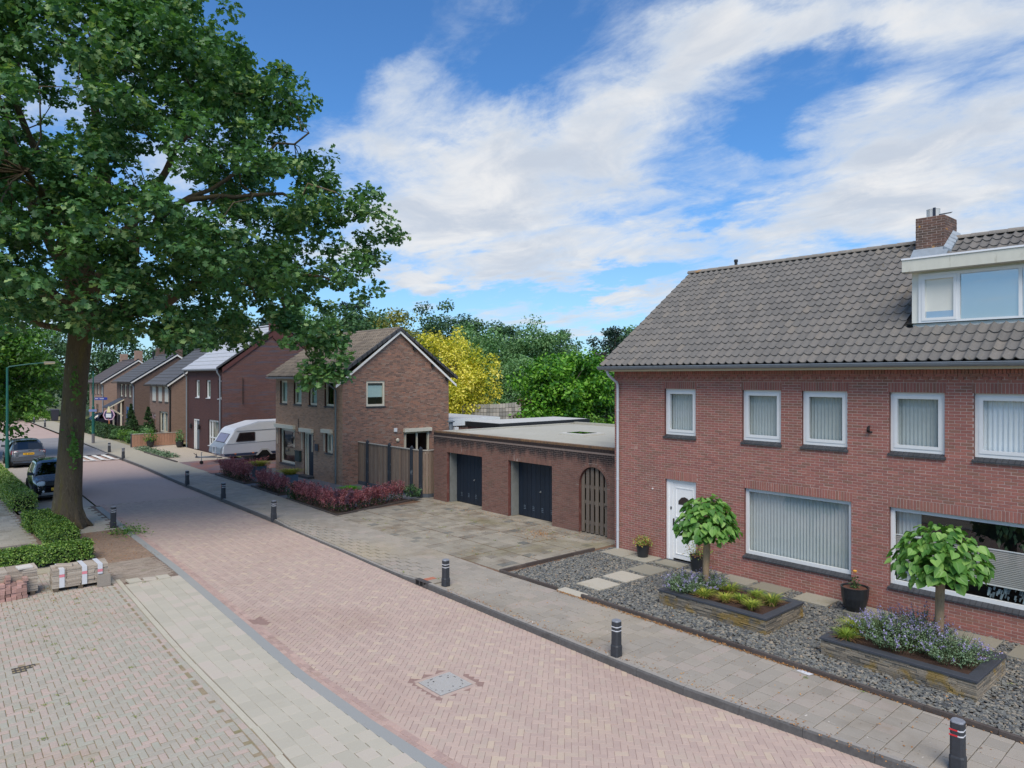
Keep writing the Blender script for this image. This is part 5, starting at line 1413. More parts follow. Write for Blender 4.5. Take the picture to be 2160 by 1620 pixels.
# ================================================================== PLANTS
def leaf_shape(kind):
    """unit leaf in the xy plane, tip towards +y, slightly folded along the midrib"""
    if kind == 'oak':
        half = [(.0, .0), (.16, .2), (.42, .33), (.17, .5), (.44, .70), (0, 1.0)]
    elif kind == 'heart':
        half = [(.0, .08), (.18, -.06), (.40, .02), (.53, .24), (.47, .48), (.25, .76), (0, 1.0)]
    elif kind == 'diamond':
        half = [(0, 0), (.33, .42), (0, 1.0)]
    elif kind == 'oval':
        half = [(0, 0), (.26, .3), (.24, .65), (0, 1.0)]
    else:
        half = [(0, 0), (.3, .45), (0, 1.0)]
    n = len(half)
    V = [(x, y, .22 * x) for x, y in half] + [(-x, y, .22 * x) for x, y in half[1:-1]]
    R_ = list(range(n)); Lf = [0] + list(range(n, 2 * n - 2)) + [n - 1]
    def strip_(ids): return tuple(ids)
    return np.array(V, float), [tuple(R_), tuple(reversed(Lf))]


LEAVES = {k: leaf_shape(k) for k in ('oak', 'heart', 'oval', 'diamond')}


def leaves_arrays(kind, P, Nn, size, spin=None, droop=0.0):
    """leaves at P with face normals Nn; tips point outwards and down by droop"""
    V, F = LEAVES[kind]
    n = len(P)
    Nn = Nn / np.maximum(np.linalg.norm(Nn, axis=1, keepdims=True), 1e-6)
    t = rng.normal(0, 1, (n, 3)) if spin is None else spin
    t = t - (t * Nn).sum(1, keepdims=True) * Nn
    t /= np.maximum(np.linalg.norm(t, axis=1, keepdims=True), 1e-6)
    b = np.cross(t, Nn)
    R = np.stack([b, t, Nn], 2)
    VV = np.einsum('nij,nkj->nki', R, V[None] * size[:, None, None]) + P[:, None]
    groups = []
    for f in F: groups.append(((np.array(f)[None] + (np.arange(n) * len(V))[:, None]), 0))
    return VV.reshape(-1, 3), groups, np.repeat(rng.random(n), len(V))


def foliage(name, parent, mt, kind, P, Nn, size, spin=None, clump_r=None):
    V, gr, r = leaves_arrays(kind, P, Nn, size, spin)
    if clump_r is not None:
        k = len(LEAVES[kind][0])
        r = np.clip(np.repeat(clump_r, k) * .45 + r * .55, 0, .999)
    o = bpy.data.objects.new(name, mesh_np(name, V, gr, mt, rnd=r))
    return attach(o, parent)


def ball(n, hollow=2.4):
    d = rng.normal(0, 1, (n, 3)); d /= np.linalg.norm(d, axis=1, keepdims=True)
    return d, rng.random(n) ** (1 / hollow)


def clump_leaves(centres, radii, per, flat=.72, up=.75, rand=.75, hollow=2.4):
    """leaf positions and normals round clump centres; leaves lie more or less level on the top of each clump"""
    C = np.repeat(centres, per, axis=0); Rr = np.repeat(radii, per)
    n = len(C)
    d, q = ball(n, hollow)
    P = C + d * (q * Rr)[:, None] * np.array([1, 1, flat])
    Nn = d * .55 + np.array([0, 0, up]) + rng.normal(0, 1, (n, 3)) * rand
    sp = d + np.array([0, 0, -.45]) + rng.normal(0, .6, (n, 3))
    return P, Nn, sp


def gcol(*cs): return [(i / max(1, len(cs) - 1), lin(*c)) for i, c in enumerate(cs)]


m_bark = mat('oak_bark', lin(96, 84, 66), fine=(9, .3), stretch=(5, 5, 1), rough=.95, blots=[(.9, .5, .65, lin(104, 94, 48), .6), (3, .62, .7, lin(140, 136, 120), .5), (2, .55, .7, lin(58, 50, 42), .6)], bump=(8, .03))
m_bark2 = mat('grey_bark', lin(84, 76, 66), fine=(8, .3), stretch=(4, 4, 1), rough=.95)
m_oak = mat('oak_leaf', None, ramp=gcol((56, 92, 60), (74, 114, 68), (96, 136, 78), (122, 156, 92), (150, 174, 116)), rough=.5, trans=.32, spec=.4)


def limb(g, a, b, r0, r1, sag=.0, n=7, seg=8, wob=.12):
    a, b = Vector(a), Vector(b)
    L = (b - a).length
    pts = []; rad = []
    for i in range(n + 1):
        f = i / n
        p = a.lerp(b, f) + Vector((0, 0, sag * L * math.sin(PI * f)))
        if 0 < i < n: p += Vector((random.gauss(0, 1), random.gauss(0, 1), random.gauss(0, 1))) * wob * L / n
        pts.append(p); rad.append(r0 + (r1 - r0) * f)
    g.tube(pts, rad, seg, cap=False)
    return pts


# ------------------------------------------------------------------ the big oak by the road
OX, OY = 4.55, 28.9
oak = thing('oak_tree', 'large oak with mossy leaning trunk and broad dark green crown beside the road', 'tree', (OX, OY, 0))
RV = np.array([CA, -SA, 0]); FV = np.array([SA, CA, 0])
def oakp(r, f, z): return tuple(np.array([OX, OY, 0]) + RV * r + FV * f + np.array([0, 0, z]))
g = G()
tp = [oakp(.0, 0, -.15), oakp(.0, 0, .12), oakp(.0, 0, .5), oakp(.02, 0, 1.2), oakp(.1, 0, 2.6), oakp(.22, 0, 4.2), oakp(.36, 0, 5.8), oakp(.5, 0, 7.2), oakp(.55, .1, 8.6)]
g.tube(tp, [.70, .60, .48, .42, .385, .37, .365, .38, .34], 22, bumpy=.05)
for k in range(9):
    t = 2 * PI * k / 9 + .3
    g.tube([oakp(math.cos(t) * .3, math.sin(t) * .3, .6), oakp(math.cos(t) * .48, math.sin(t) * .48, .18), oakp(math.cos(t) * .78, math.sin(t) * .78, -.06)], [.17, .14, .05], 8)
LIMBS = [((.5, 0, 7.4), (4.2, -1.0, 11.0), .27, .10), ((.55, 0, 7.0), (6.6, .5, 9.0), .25, .08), ((.5, .1, 7.8), (-3.2, 1.0, 12.6), .26, .09), ((.4, 0, 7.0), (-4.8, -1.0, 10.2), .24, .09),
         ((.55, .1, 8.4), (1.0, .4, 16.5), .34, .08), ((.55, .1, 8.4), (-1.6, -.8, 15.0), .24, .07), ((.55, 0, 8.2), (4.6, .6, 14.6), .22, .06), ((.5, 0, 7.6), (2.0, -5.0, 11.0), .22, .07),
         ((.5, 0, 7.6), (1.0, 5.5, 11.5), .22, .07), ((4.2, -1.0, 11.0), (9.6, -.6, 11.6), .10, .03), ((6.6, .5, 9.0), (9.8, .6, 8.6), .08, .03), ((4.2, -1, 11.0), (8.4, .4, 14.0), .09, .03),
         ((6.6, .5, 9.0), (8.4, -.6, 6.4), .07, .025), ((8.4, -.6, 6.4), (9.2, -.8, 5.0), .03, .012), ((-3.2, 1, 12.6), (-7, 1, 13.5), .09, .04), ((.55, 0, 7.0), (2.6, -3.0, 7.2), .12, .04), ((.5, 0, 6.8), (-2.4, -3.6, 7.4), .12, .04)]
skel = []
for a, b, r0, r1 in LIMBS:
    pts = limb(g, oakp(*a), oakp(*b), r0, r1, .05, 8, 10, .22)
    skel += [(p, r0 + (r1 - r0) * i / 8) for i, p in enumerate(pts)]
# crown envelope: radius by height, with lobes
def oak_R(z): return np.interp(z, [5.2, 6.2, 7.8, 9.2, 11.3, 13, 14.7, 16.4, 17.9, 20, 21.2], [6.5, 8.0, 8.7, 9.4, 9.7, 9.0, 8.1, 6.4, 4.4, 2.6, 1.0])
cl = []
tries = 0
while len(cl) < 300 and tries < 30000:
    tries += 1
    z = random.uniform(5.6, 20.6); th = random.uniform(0, 2 * PI)
    R_ = float(oak_R(z)) * (1 + .05 * math.sin(3 * th + 1.0) + .05 * math.sin(5 * th + z))
    q = random.uniform(.35, 1.0) ** .45
    r, f = R_ * q * math.cos(th), R_ * q * math.sin(th) * .85
    zmin = 7.2 if r < 4.4 else 6.6 if r < 6.2 else 8.4 if r < 8.2 else 6.4
    if z < zmin or (z < 8 and q < .5): continue
    if 1.0 < r < 2.4 and 13.6 < z < 16.2: continue                        # a hole through to the sky
    if abs(r - .2) < 1.5 and z < 7.0 and f < 1.2: continue
    c = np.array((r, f, z))
    if any(np.linalg.norm((c - d) * np.array([1, 1, 1.25])) < .98 for d in cl): continue
    cl.append(c)
# the low boughs that hang in front of the houses
cl += [np.array(x) for x in ((8.5, -.8, 7.1), (8.9, -1, 6.4), (9.2, -.8, 5.8), (9.1, -.7, 5.3), (9.4, -.6, 6.8), (5.2, -2.4, 6.8), (4.6, -2.5, 7.2), (3.5, -2.6, 7.3), (2.7, -2.8, 7.0), (-1.0, -4, 6.9), (-2.2, -3.6, 6.6), (10.6, -.2, 11.3), (10.9, 0, 10.6), (10.4, .2, 9.9), (10.2, -.6, 8.6))]
for _ in range(4000):                             # the near side of the crown hides the forks
    if len(cl) > 385: break
    z = random.uniform(7.6, 17.5); th = random.uniform(PI * 1.02, PI * 1.98); R_ = float(oak_R(z)); q = random.uniform(.45, .95)
    c = np.array((R_ * q * math.cos(th), R_ * q * math.sin(th) * .85, z))
    if c[0] > 5.5 or (1.0 < c[0] < 2.4 and 13.6 < z < 16.2) or any(np.linalg.norm((c - d) * np.array([1, 1, 1.25])) < .85 for d in cl): continue
    cl.append(c)
cl += [np.array(x) for x in ((-1.2, -3.2, 7.6), (0.2, -3.6, 8.0), (1.5, -3.4, 7.5), (-2.4, -3, 8.2), (-3.6, -2.4, 7.8), (2.6, -3.2, 8.3), (.4, -3.0, 9.3), (-1.4, -3.2, 9.6), (1.9, -3.4, 9.6), (-3.0, -3, 10), (.2, -2.8, 10.8), (-1.8, -2.6, 11.2), (1.6, -2.8, 11.4), (0, -3, 12.4), (-2.2, -2.6, 12.8), (-3.8, -2.2, 11.6))]
cl = np.array(cl)
CW = np.array([oakp(*c) for c in cl])
sk = np.array([tuple(p) for p, _ in skel])
for c in CW[::2]:
    d = np.linalg.norm(sk - c, axis=1); i = int(np.argmin(d + .25 * (sk[:, 2] > c[2])))
    if .5 < d[i] < 5: limb(g, sk[i], c, min(.05, skel[i][1] * .5), .012, .06, 4, 5, .25)
g.build('trunk', m_bark, oak, smooth=True)
rad = rng.uniform(.75, 1.25, len(cl))
sub, srad, sr = [], [], []
for c, r in zip(CW, rad):                        # each clump is a handful of leafy twigs
    k = 7
    d, q = ball(k, 3.0)
    sub.append(c + d * (q * r * 1.1)[:, None] * np.array([1, 1, .66])); srad.append(np.full(k, .40) * rng.uniform(.7, 1.3, k)); sr.append(np.full(k, rng.random()) * .6 + rng.random(k) * .4)
sub, srad, sr = np.concatenate(sub), np.concatenate(srad), np.concatenate(sr)
P, Nn, sp = clump_leaves(sub, srad, 44, flat=.62, up=.9, rand=.65)
foliage('crown', oak, m_oak, 'oak', P, Nn, rng.uniform(.15, .25, len(P)), sp, np.repeat(sr, 44))
m_moss_sh = mat('shoot_leaf', None, ramp=gcol((74, 116, 50), (104, 146, 62)), trans=.25)
P = np.array([oakp(.5 + random.gauss(0, .07), -.42 + random.gauss(0, .08), random.choice((2.6, 3.0, 5.0)) + random.gauss(0, .28)) for _ in range(130)])
ts = foliage('trunk_shoots', oak, m_moss_sh, 'oak', P, rng.normal(0, 1, (130, 3)) - FV, np.full(130, .13)); ts['kind'] = 'stuff'


# ------------------------------------------------------------------ trees beyond the houses and along the street
def tree(label, x, y, H, R_, mt, shape='round', z0=None, leaf=.3, ncl=70, per=90, cat='tree', name='tree', kind='diamond', trunk=True, group=None, up=.7, barkm=None):
    t = thing(name, label, cat, (x, y, 0), group)
    z0 = H * .25 if z0 is None else z0
    cs, rs = [], []
    for i in range(ncl):
        if shape == 'round':
            d, q = ball(1, 3.2); d = d[0]
            f = q[0] * (1 + .16 * math.sin(5 * math.atan2(d[1], d[0]) + 3 * d[2]))
            c = np.array([d[0] * R_ * f, d[1] * R_ * f, (z0 + H) / 2 + d[2] * (H - z0) / 2 * f * .92])
            r = R_ * random.uniform(.2, .32)
        elif shape == 'cone':
            q = random.random() ** 1.3; rr = R_ * (1 - q) * random.uniform(.55, 1); th = random.uniform(0, 2 * PI)
            c = np.array([rr * math.cos(th), rr * math.sin(th), z0 + q * (H - z0)]); r = R_ * .3 * (1.15 - q)
        elif shape == 'flame':
            k = i % 9; th = k * 2.4; off = 0 if k == 0 else R_ * (.45 + .25 * (k % 2)); top = H * (1 if k == 0 else (.98, .72, .9, .66, .84, .92, .62, .78)[k - 1])
            q = random.random(); w_ = R_ * .42 * math.sin(PI * min(1, .12 + .88 * (1 - q) ** .8)) + .08
            th2 = random.uniform(0, 2 * PI)
            c = np.array([off * math.cos(th) * (1 - .1 * q) + w_ * math.cos(th2) * .7, off * math.sin(th) + w_ * math.sin(th2) * .7, z0 + q * (top - z0)]); r = .14 * R_ + .1
        else:   # layered, flat-topped
            th = random.uniform(0, 2 * PI); lv = random.choice((.35, .5, .66, .8, .95)); rr = R_ * math.sqrt(random.random()) * (1.15 - .45 * lv)
            c = np.array([rr * math.cos(th), rr * math.sin(th), z0 + lv * (H - z0) * .95 + random.gauss(0, .2)]); r = R_ * .2
        cs.append(c + np.array([x, y, 0])); rs.append(r)
    cs, rs = np.array(cs), np.array(rs)
    per = int(per * (1.45 if shape == 'round' and R_ > 2.5 else 1)); leaf = leaf * (1.12 if shape == 'round' else 1)
    cr = np.repeat(rng.random(ncl), per)
    P, Nn, sp = clump_leaves(cs, rs, per, flat=.7 if shape != 'flame' else 1.5, up=up, rand=.7, hollow=2.2)
    P[:, 2] = np.maximum(P[:, 2], .05)
    foliage('crown', t, mt, kind, P, Nn, rng.uniform(.7, 1.3, len(P)) * leaf, sp, cr)
    if trunk:
        g = G()
        g.tube([(x, y, -.15), (x + .05, y, z0 * .6), (x, y + .05, z0 + (H - z0) * .3), (x, y, z0 + (H - z0) * .75)], [R_ * .07 + .05, R_ * .055 + .04, R_ * .04 + .02, .02], 8)
        for c in cs[::5]: limb(g, (x, y, z0 + min(max(0, c[2] - z0) * .55, (H - z0) * .6)), c, .02 + R_ * .012, .012, .08, 4, 5, .2)
        g.build('trunk', barkm or m_bark2, t)
    return t


L_dark = mat('dark_leaf', None, ramp=gcol((42, 70, 48), (58, 92, 58), (76, 112, 68), (98, 130, 84)), trans=.18, rough=.55)
L_mid = mat('mid_leaf', None, ramp=gcol((70, 108, 66), (90, 132, 78), (110, 150, 92), (132, 166, 108)), trans=.22, rough=.55)
L_bright = mat('bright_leaf', None, ramp=gcol((48, 98, 28), (68, 128, 34), (94, 152, 42), (128, 176, 58)), trans=.25, rough=.5)
L_yellow = mat('yellow_leaf', None, ramp=gcol((108, 136, 40), (168, 176, 50), (214, 206, 66), (234, 220, 96), (240, 230, 130)), trans=.25, rough=.55)
L_olive = mat('olive_leaf', None, ramp=gcol((98, 110, 52), (126, 132, 60), (150, 148, 72), (106, 132, 72)), trans=.2, rough=.55)
L_purple = mat('purple_leaf', None, ramp=gcol((48, 40, 46), (70, 54, 60), (92, 72, 74)), trans=.12, rough=.5)
L_red = mat('maple_leaf', None, ramp=gcol((78, 36, 44), (104, 46, 54), (130, 60, 62)), trans=.2, rough=.5)
L_con = mat('conifer_leaf', None, ramp=gcol((24, 46, 38), (36, 62, 48), (52, 80, 58)), trans=.08, rough=.6)
L_lime = mat('lime_leaf', None, ramp=gcol((44, 84, 30), (70, 116, 38), (100, 144, 52), (134, 168, 72)), trans=.3, rough=.5)

tree('upright golden yellow tree rising behind the brown house gable', 31.2, 41.8, 8.5, 3.1, L_yellow, 'flame', 1.0, .2, 260, 110, kind='diamond')
tree('broad bright green leafy tree beside the garage roof', 32.4, 31.6, 6.9, 3.3, L_bright, 'round', .6, .22, 120, 110)
tree('soft mid green tree right behind the golden tree', 46.0, 59.0, 10.9, 4.2, L_mid, 'round', .5, .26, 110, 100)
tree('pale mid green tree with rounded top behind the bright green tree', 54.6, 57.6, 11.6, 4.6, L_mid, 'round', .5, .26, 110, 100)
tree('mid green tree between golden tree and bright green tree, lower than its neighbours', 47.5, 51.5, 7.6, 3.8, L_mid, 'round', .3, .25, 80, 90)
tree('olive yellow tree showing over the ridge of the brown house', 42.3, 69.4, 13.2, 4.3, L_olive, 'round', 2, .3, 90, 90)
tree('tall dark green tree with domed top, highest on the horizon', 56.2, 77.0, 15.3, 5.4, L_dark, 'round', 2, .34, 110, 100)
tree('dark green tree peeping out left of the domed tree', 52.0, 87.5, 14.6, 4.6, L_dark, 'round', 2, .36, 80, 90)
tree('dark green tree lower and to the right of the domed tree', 65.0, 76.0, 13.4, 4.8, L_dark, 'round', 2, .36, 80, 90)
tree('dark green tree at the right edge of the pale mid green tree', 66.0, 66.5, 11.4, 3.6, L_dark, 'round', 1, .34, 70, 90)
tree('dark pine with spreading top beside the oak bough', 44.3, 82.0, 15.4, 2.8, L_con, 'layer', 6, .28, 60, 90)
tree('dark blue green conifer beside the roof edge of the red brick house', 46.2, 39.4, 9.9, 2.5, L_con, 'round', 1.5, .2, 80, 110)
tree('grey green tree behind the dark conifer at the roof edge', 55.0, 44.0, 10.0, 3.4, L_dark, 'round', 1, .28, 70, 90)
tree('mid green tree at the verge of the red brick house roof', 70.0, 56.0, 11.8, 4.2, L_mid, 'round', 1, .32, 70, 90)
tree('purple leaved tree below the dark conifer', 38.0, 33.2, 7.0, 1.7, L_purple, 'round', 3, .18, 50, 90)
tree('dark red leaved maple bush behind the shingled shed', 33.6, 35.0, 4.0, 1.7, L_red, 'round', .1, .13, 60, 130, cat='bush', name='maple_bush', trunk=False)
tree('yellow green shrub showing over the garage roof edge', 30.6, 27.0, 3.3, .9, L_lime, 'round', 1.5, .12, 24, 60, cat='bush', name='shrub', trunk=False)
tree('pale leafed shrub between maple bush and bright green tree', 33.0, 32.5, 3.4, .8, L_mid, 'round', 1.0, .12, 24, 60, cat='bush', name='shrub', trunk=False)
tree('light green shrub growing up in front of the shingled shed', 29.2, 36.6, 3.0, .55, L_lime, 'round', .4, .1, 16, 60, cat='bush', name='shrub', trunk=False)
tree('dark hedge like bush under the bright green tree', 36.0, 29.6, 4.2, 2.6, L_dark, 'round', .1, .18, 60, 90, cat='bush', name='shrub', trunk=False)
tree('light green tree with low branches beside the left lamp post', 4.2, 55.5, 9.0, 3.9, L_lime, 'round', 1.9, .26, 110, 120)
for k, (x, y, H, R_, mt, lb) in enumerate([
        (14.5, 113, 15, 5.5, L_dark, 'dark tree closing the far end of the street behind the bin'), (8.0, 124, 16, 6, L_con, 'very dark tree at the end of the street, behind the light green tree'),
        (20.5, 106, 14, 5, L_dark, 'dark tree behind the furthest pinkish house'), (2.0, 118, 14, 5.5, L_dark, 'dark tree on the far left past the side street'),
        (27.0, 93, 13.5, 4.8, L_dark, 'dark tree behind the row between pinkish and blue roofed houses'), (27.5, 80, 13, 4.5, L_dark, 'dark tree behind the chimneys of the blue roofed house'),
        (27.5, 68.5, 12.5, 4.2, L_con, 'blackish green tree behind the house with cream shutters'), (33, 62, 12.5, 4.4, L_dark, 'dark tree behind the purple brick house, under the oak bough'), (36, 76, 14.5, 4.6, L_mid, 'mid green tree far behind the purple brick house')]):
    tree(lb, x, y, H, R_, mt, 'round', 1.0, .36, 75, 80)
# the wood on the horizon
wd = thing('wood', 'distant wood along the horizon behind the gardens', 'wood', kind='stuff')
n = 210
az_ = rng.uniform(.02, 1.15, n); dd = rng.uniform(120, 165, n)
cs = np.stack([np.sin(az_) * dd, np.cos(az_) * dd, rng.uniform(1.5, 8.0, n)], 1)
P, Nn, sp = clump_leaves(cs, rng.uniform(2.2, 3.6, n), 110, flat=.9)
o = foliage('wood_foliage', wd, mat('far_leaf', None, ramp=gcol((50, 80, 58), (66, 98, 70), (84, 114, 84)), trans=.15), 'diamond', P, Nn, rng.uniform(.5, .9, len(P)), sp); o['kind'] = 'stuff'


# ------------------------------------------------------------------ hedges
L_box = mat('box_leaf', None, ramp=gcol((52, 84, 34), (78, 116, 44), (110, 148, 58), (150, 176, 84)), trans=.2, rough=.5)
L_box2 = mat('pale_hedge_leaf', None, ramp=gcol((78, 110, 44), (112, 146, 60), (150, 176, 80), (184, 196, 118)), trans=.2, rough=.5)
L_yew = mat('yew_leaf', None, ramp=gcol((30, 54, 28), (44, 74, 34), (62, 94, 42)), trans=.1, rough=.6)
m_core = mat('hedge_core', lin(34, 42, 26), rough=1, fine=(12, .4))


def box_hedge(label, x0, x1, y0, y1, h, mt, n, leaf=.055, rot=0.0, group=None, cap=None, z0=0.0):
    t = thing('hedge', label, 'hedge', ((x0 + x1) / 2, (y0 + y1) / 2, z0), group)
    cx, cy = (x0 + x1) / 2, (y0 + y1) / 2
    W_, D = x1 - x0, y1 - y0
    c, s = math.cos(rot), math.sin(rot)
    T = lambda P: np.stack([cx + P[:, 0] * c - P[:, 1] * s, cy + P[:, 0] * s + P[:, 1] * c, P[:, 2] + z0], 1)
    areas = np.array([W_ * D * 1.3, W_ * h, W_ * h, D * h, D * h]); cnt = (areas / areas.sum() * n).astype(int)
    Ps, Ns = [], []
    for k, m in enumerate(cnt):
        a, b = rng.uniform(-.5, .5, m), rng.uniform(0, 1, m)
        dep = np.abs(rng.normal(0, .03, m)) - rng.uniform(0, .05, m)
        if k == 0:
            x, y = a * W_, (b - .5) * D
            P = np.stack([x, y, h - dep + .03 * np.sin(x * 6 + 1) * np.cos(y * 5)], 1); N_ = np.tile([0, 0, 1.0], (m, 1))
        elif k < 3: sg = 1 if k == 1 else -1; P = np.stack([a * W_, sg * (D / 2 - dep), b ** .8 * h], 1); N_ = np.tile([0, sg * 1.0, .3], (m, 1))
        else: sg = 1 if k == 3 else -1; P = np.stack([sg * (W_ / 2 - dep), a * D, b ** .8 * h], 1); N_ = np.tile([sg * 1.0, 0, .3], (m, 1))
        Ps.append(P); Ns.append(N_)
    P = np.concatenate(Ps); N_ = np.concatenate(Ns)
    bump = .035 * np.sin(P[:, 0] * 9.1 + P[:, 2] * 5) * np.sin(P[:, 1] * 7.7 + 2) ; P += N_ * bump[:, None]
    N_ = N_ + rng.normal(0, .55, N_.shape)
    rr = np.array([[c, -s, 0], [s, c, 0], [0, 0, 1]])
    foliage('leaves', t, mt, 'oval', T(P), N_ @ rr.T, rng.uniform(.7, 1.4, len(P)) * leaf)
    g = G(); e = .07
    q = T(np.array([(sx * (W_ / 2 - e), sy * (D / 2 - e), z) for z in (.0, h - e) for sx, sy in ((-1, -1), (1, -1), (1, 1), (-1, 1))]))
    g.hexa([tuple(v) for v in q]); g.build('core', m_core, t)
    return t
box_hedge('clipped green hedge running crosswise behind the two paver stacks', .8, 4.3, 23.3, 23.95, .44, L_box, 11000, rot=-.02)
box_hedge('clipped green hedge between the crosswise hedge and the oak trunk', 3.5, 4.3, 25.5, 28.3, .46, L_box, 10000)
box_hedge('short piece of clipped hedge tucked against the left of the oak trunk', 3.35, 4.15, 28.4, 30.0, .5, L_box, 5000)
box_hedge('long yellow green hedge leading past the black car', 3.4, 4.2, 33.4, 57, .56, L_box2, 32000, leaf=.07)
box_hedge('dark clipped hedge around the front garden of the blue roofed house', 13.6, 17.0, 66.4, 67.2, .95, L_yew, 7000, leaf=.11)
box_hedge('dark low hedge along the pavement behind the street name post', 13.35, 14.2, 67.4, 84, 1.0, L_yew, 10000, leaf=.13)
for k, (x, y, H, R_, lb) in enumerate([(15.2, 66.9, 2.9, .72, 'tall dark clipped cone conifer beside the dark hedge'), (14.8, 64.3, 2.0, .95, 'low wide clipped cone conifer in front of the tall cone'), (15.3, 61.8, 2.85, .72, 'slim clipped cone conifer in front of the house with cream shutters')]):
    tree(lb, x, y, H, R_, L_yew, 'cone', .05, .10, 130, 60, cat='topiary', name='cone_conifer', kind='diamond')
for k, (x, y, H, R_, lb) in enumerate([(14.5, 60.8, 1.35, .9, 'green shrub behind the low board fence beside the purple house'), (14.0, 63.0, 1.0, .8, 'lime green shrub showing above the left end of the low board fence'), (13.9, 61.5, .75, .45, 'small green bush at the left end of the low board fence'),
        (13.9, 65.6, .95, .55, 'dry looking ornamental shrub on the lawn before the dark hedge'), (13.7, 71.5, 1.0, .8, 'green leafy shrub behind the round garden sign'), (12.8, 100, 1.2, 1.6, 'low pale shrub by the far kerb left of the bin'), (10.6, 104, 1.4, 1.8, 'low pale shrub furthest along the street')]):
    tree(lb, x, y, H, R_, L_lime if k in (1, 5, 6) else L_mid, 'round', .05, .09 if y < 80 else .2, 22, 60, cat='bush', name='shrub', trunk=False)

L_barb = mat('barberry_leaf', None, ramp=gcol((104, 52, 60), (146, 74, 84), (178, 100, 106), (198, 132, 130), (160, 106, 116)), trans=.2, rough=.5)
L_barb2 = mat('barberry_dark', None, ramp=gcol((70, 50, 64), (100, 74, 92), (128, 100, 114), (146, 92, 100)), trans=.15, rough=.5)
L_green_low = mat('low_green', None, ramp=gcol((40, 58, 32), (62, 84, 42), (86, 104, 56)), trans=.15)


def barberry(label, pts, h, wd, n, mt=None):
    """loose red hedge along the polyline: arching shoots, greener and thinner at the foot"""
    t = thing('barberry_hedge', label, 'hedge', (pts[0][0], pts[0][1], 0))
    pts = [Vector((x, y, 0)) for x, y in pts]
    segs = [(a, b, (b - a).length) for a, b in zip(pts[:-1], pts[1:])]; L = sum(s[2] for s in segs)
    ns = int(L * 44)
    Ps, Ns, Ts, low = [], [], [], []
    g = G()
    for k in range(ns):
        d = random.uniform(0, L)
        for a, b, l in segs:
            if d <= l: break
            d -= l
        c = a.lerp(b, min(1, d / l)) + Vector((random.gauss(0, wd * .22), random.gauss(0, wd * .22), 0))
        th = random.uniform(0, 2 * PI); lean = random.uniform(.1, .42); hh = h * random.uniform(.65, 1.18)
        tip = c + Vector((math.cos(th) * lean, math.sin(th) * lean, hh)); mid_ = c.lerp(tip, .55) + Vector((0, 0, hh * .12))
        g.tube([c, mid_, tip], [.006, .005, .002], 3, cap=False)
        m = int(n / ns)
        for q in range(m):
            f = random.random() ** .7
            p = c.lerp(mid_, f * 2) if f < .5 else mid_.lerp(tip, f * 2 - 1)
            p = p + Vector((random.gauss(0, .035), random.gauss(0, .035), random.gauss(0, .03)))
            Ps.append(tuple(p)); low.append(p.z < h * .42 and random.random() < .6)
    P = np.array(Ps); low = np.array(low)
    N_ = rng.normal(0, .7, P.shape) + np.array([0, 0, .7])
    sz = rng.uniform(.035, .07, len(P))
    g.build('stems', m_bark2, t)
    foliage('red_leaves', t, mt or L_barb, 'oval', P[~low], N_[~low], sz[~low]); foliage('green_leaves', t, L_green_low, 'oval', P[low], N_[low], sz[low])
    return t
bed = setp(thing('hedge_bed', None, None), kind='structure')
def bedpoly(pts, z=.0):
    g = G(); g.prism(pts, -.05, z); g.build('bed_soil', mat('bed_soil', lin(72, 60, 50), fine=(25, .4)), bed)
bedpoly([(12.58, 24.35), (16.5, 25.25), (16.4, 26.0), (13.35, 25.25), (13.4, 29.1), (12.66, 29.1)]); bedpoly([(12.75, 30.2), (13.45, 30.2), (13.55, 33.6), (12.85, 33.6)]); bedpoly([(12.9, 34.6), (13.6, 34.6), (13.75, 38.9), (12.95, 38.9)])
edging([(12.55, 24.32), (16.5, 25.2)], bed, h=.05); edging([(12.55, 24.35), (12.65, 29.1)], bed, h=.05); edging([(12.75, 30.2), (12.85, 33.6)], bed, h=.05); edging([(12.88, 34.6), (12.93, 38.9)], bed, h=.05)
barberry('red purple barberry hedge turning the corner of the driveway', [(13.0, 28.9), (12.98, 24.95), (16.2, 25.65)], .72, .66, 21000, L_barb)
barberry('short middle length of red barberry hedge along the pavement', [(13.1, 30.4), (13.2, 33.4)], .7, .64, 8400)
barberry('red barberry hedge at the caravan end of the pavement', [(13.25, 34.9), (13.32, 38.7)], .8, .68, 10500)
barberry('dark purple barberry shrub at the driveway corner of the hedge', [(12.95, 24.9), (13.25, 25.0)], .78, .75, 2400, L_barb2)
barberry('low red barberry along the caravan drive behind the brown house corner', [(13.9, 39.1), (15.9, 39.2)], .6, .5, 3000)
box_hedge('small dark green bush at the pavement end of the corner barberry hedge', 12.75, 13.3, 28.6, 29.2, .62, L_yew, 1800, leaf=.05)


def blades(n, h, spread, w_=.012, arch=.5):
    """a tuft of arching grass blades round the origin"""
    V, F = [], []
    for i in range(n):
        th = random.uniform(0, 2 * PI); r0 = random.uniform(0, spread * .3); L = random.uniform(.6, 1.1); out = random.uniform(.1, 1) * spread
        a = Vector((math.cos(th), math.sin(th), 0)); s = Vector((-a.y, a.x, 0)) * w_ * random.uniform(.6, 1.3)
        b = len(V)
        for f, k in ((0, 1), (.5, .9), (.85, .6), (1, .1)):
            p = a * (r0 + out * f ** 1.5) + Vector((0, 0, h * L * (f - arch * f * f)))
            V += [tuple(p - s * k), tuple(p + s * k)]
        F += [(b + 2 * q, b + 2 * q + 1, b + 2 * q + 3, b + 2 * q + 2) for q in range(3)]
    return V, F


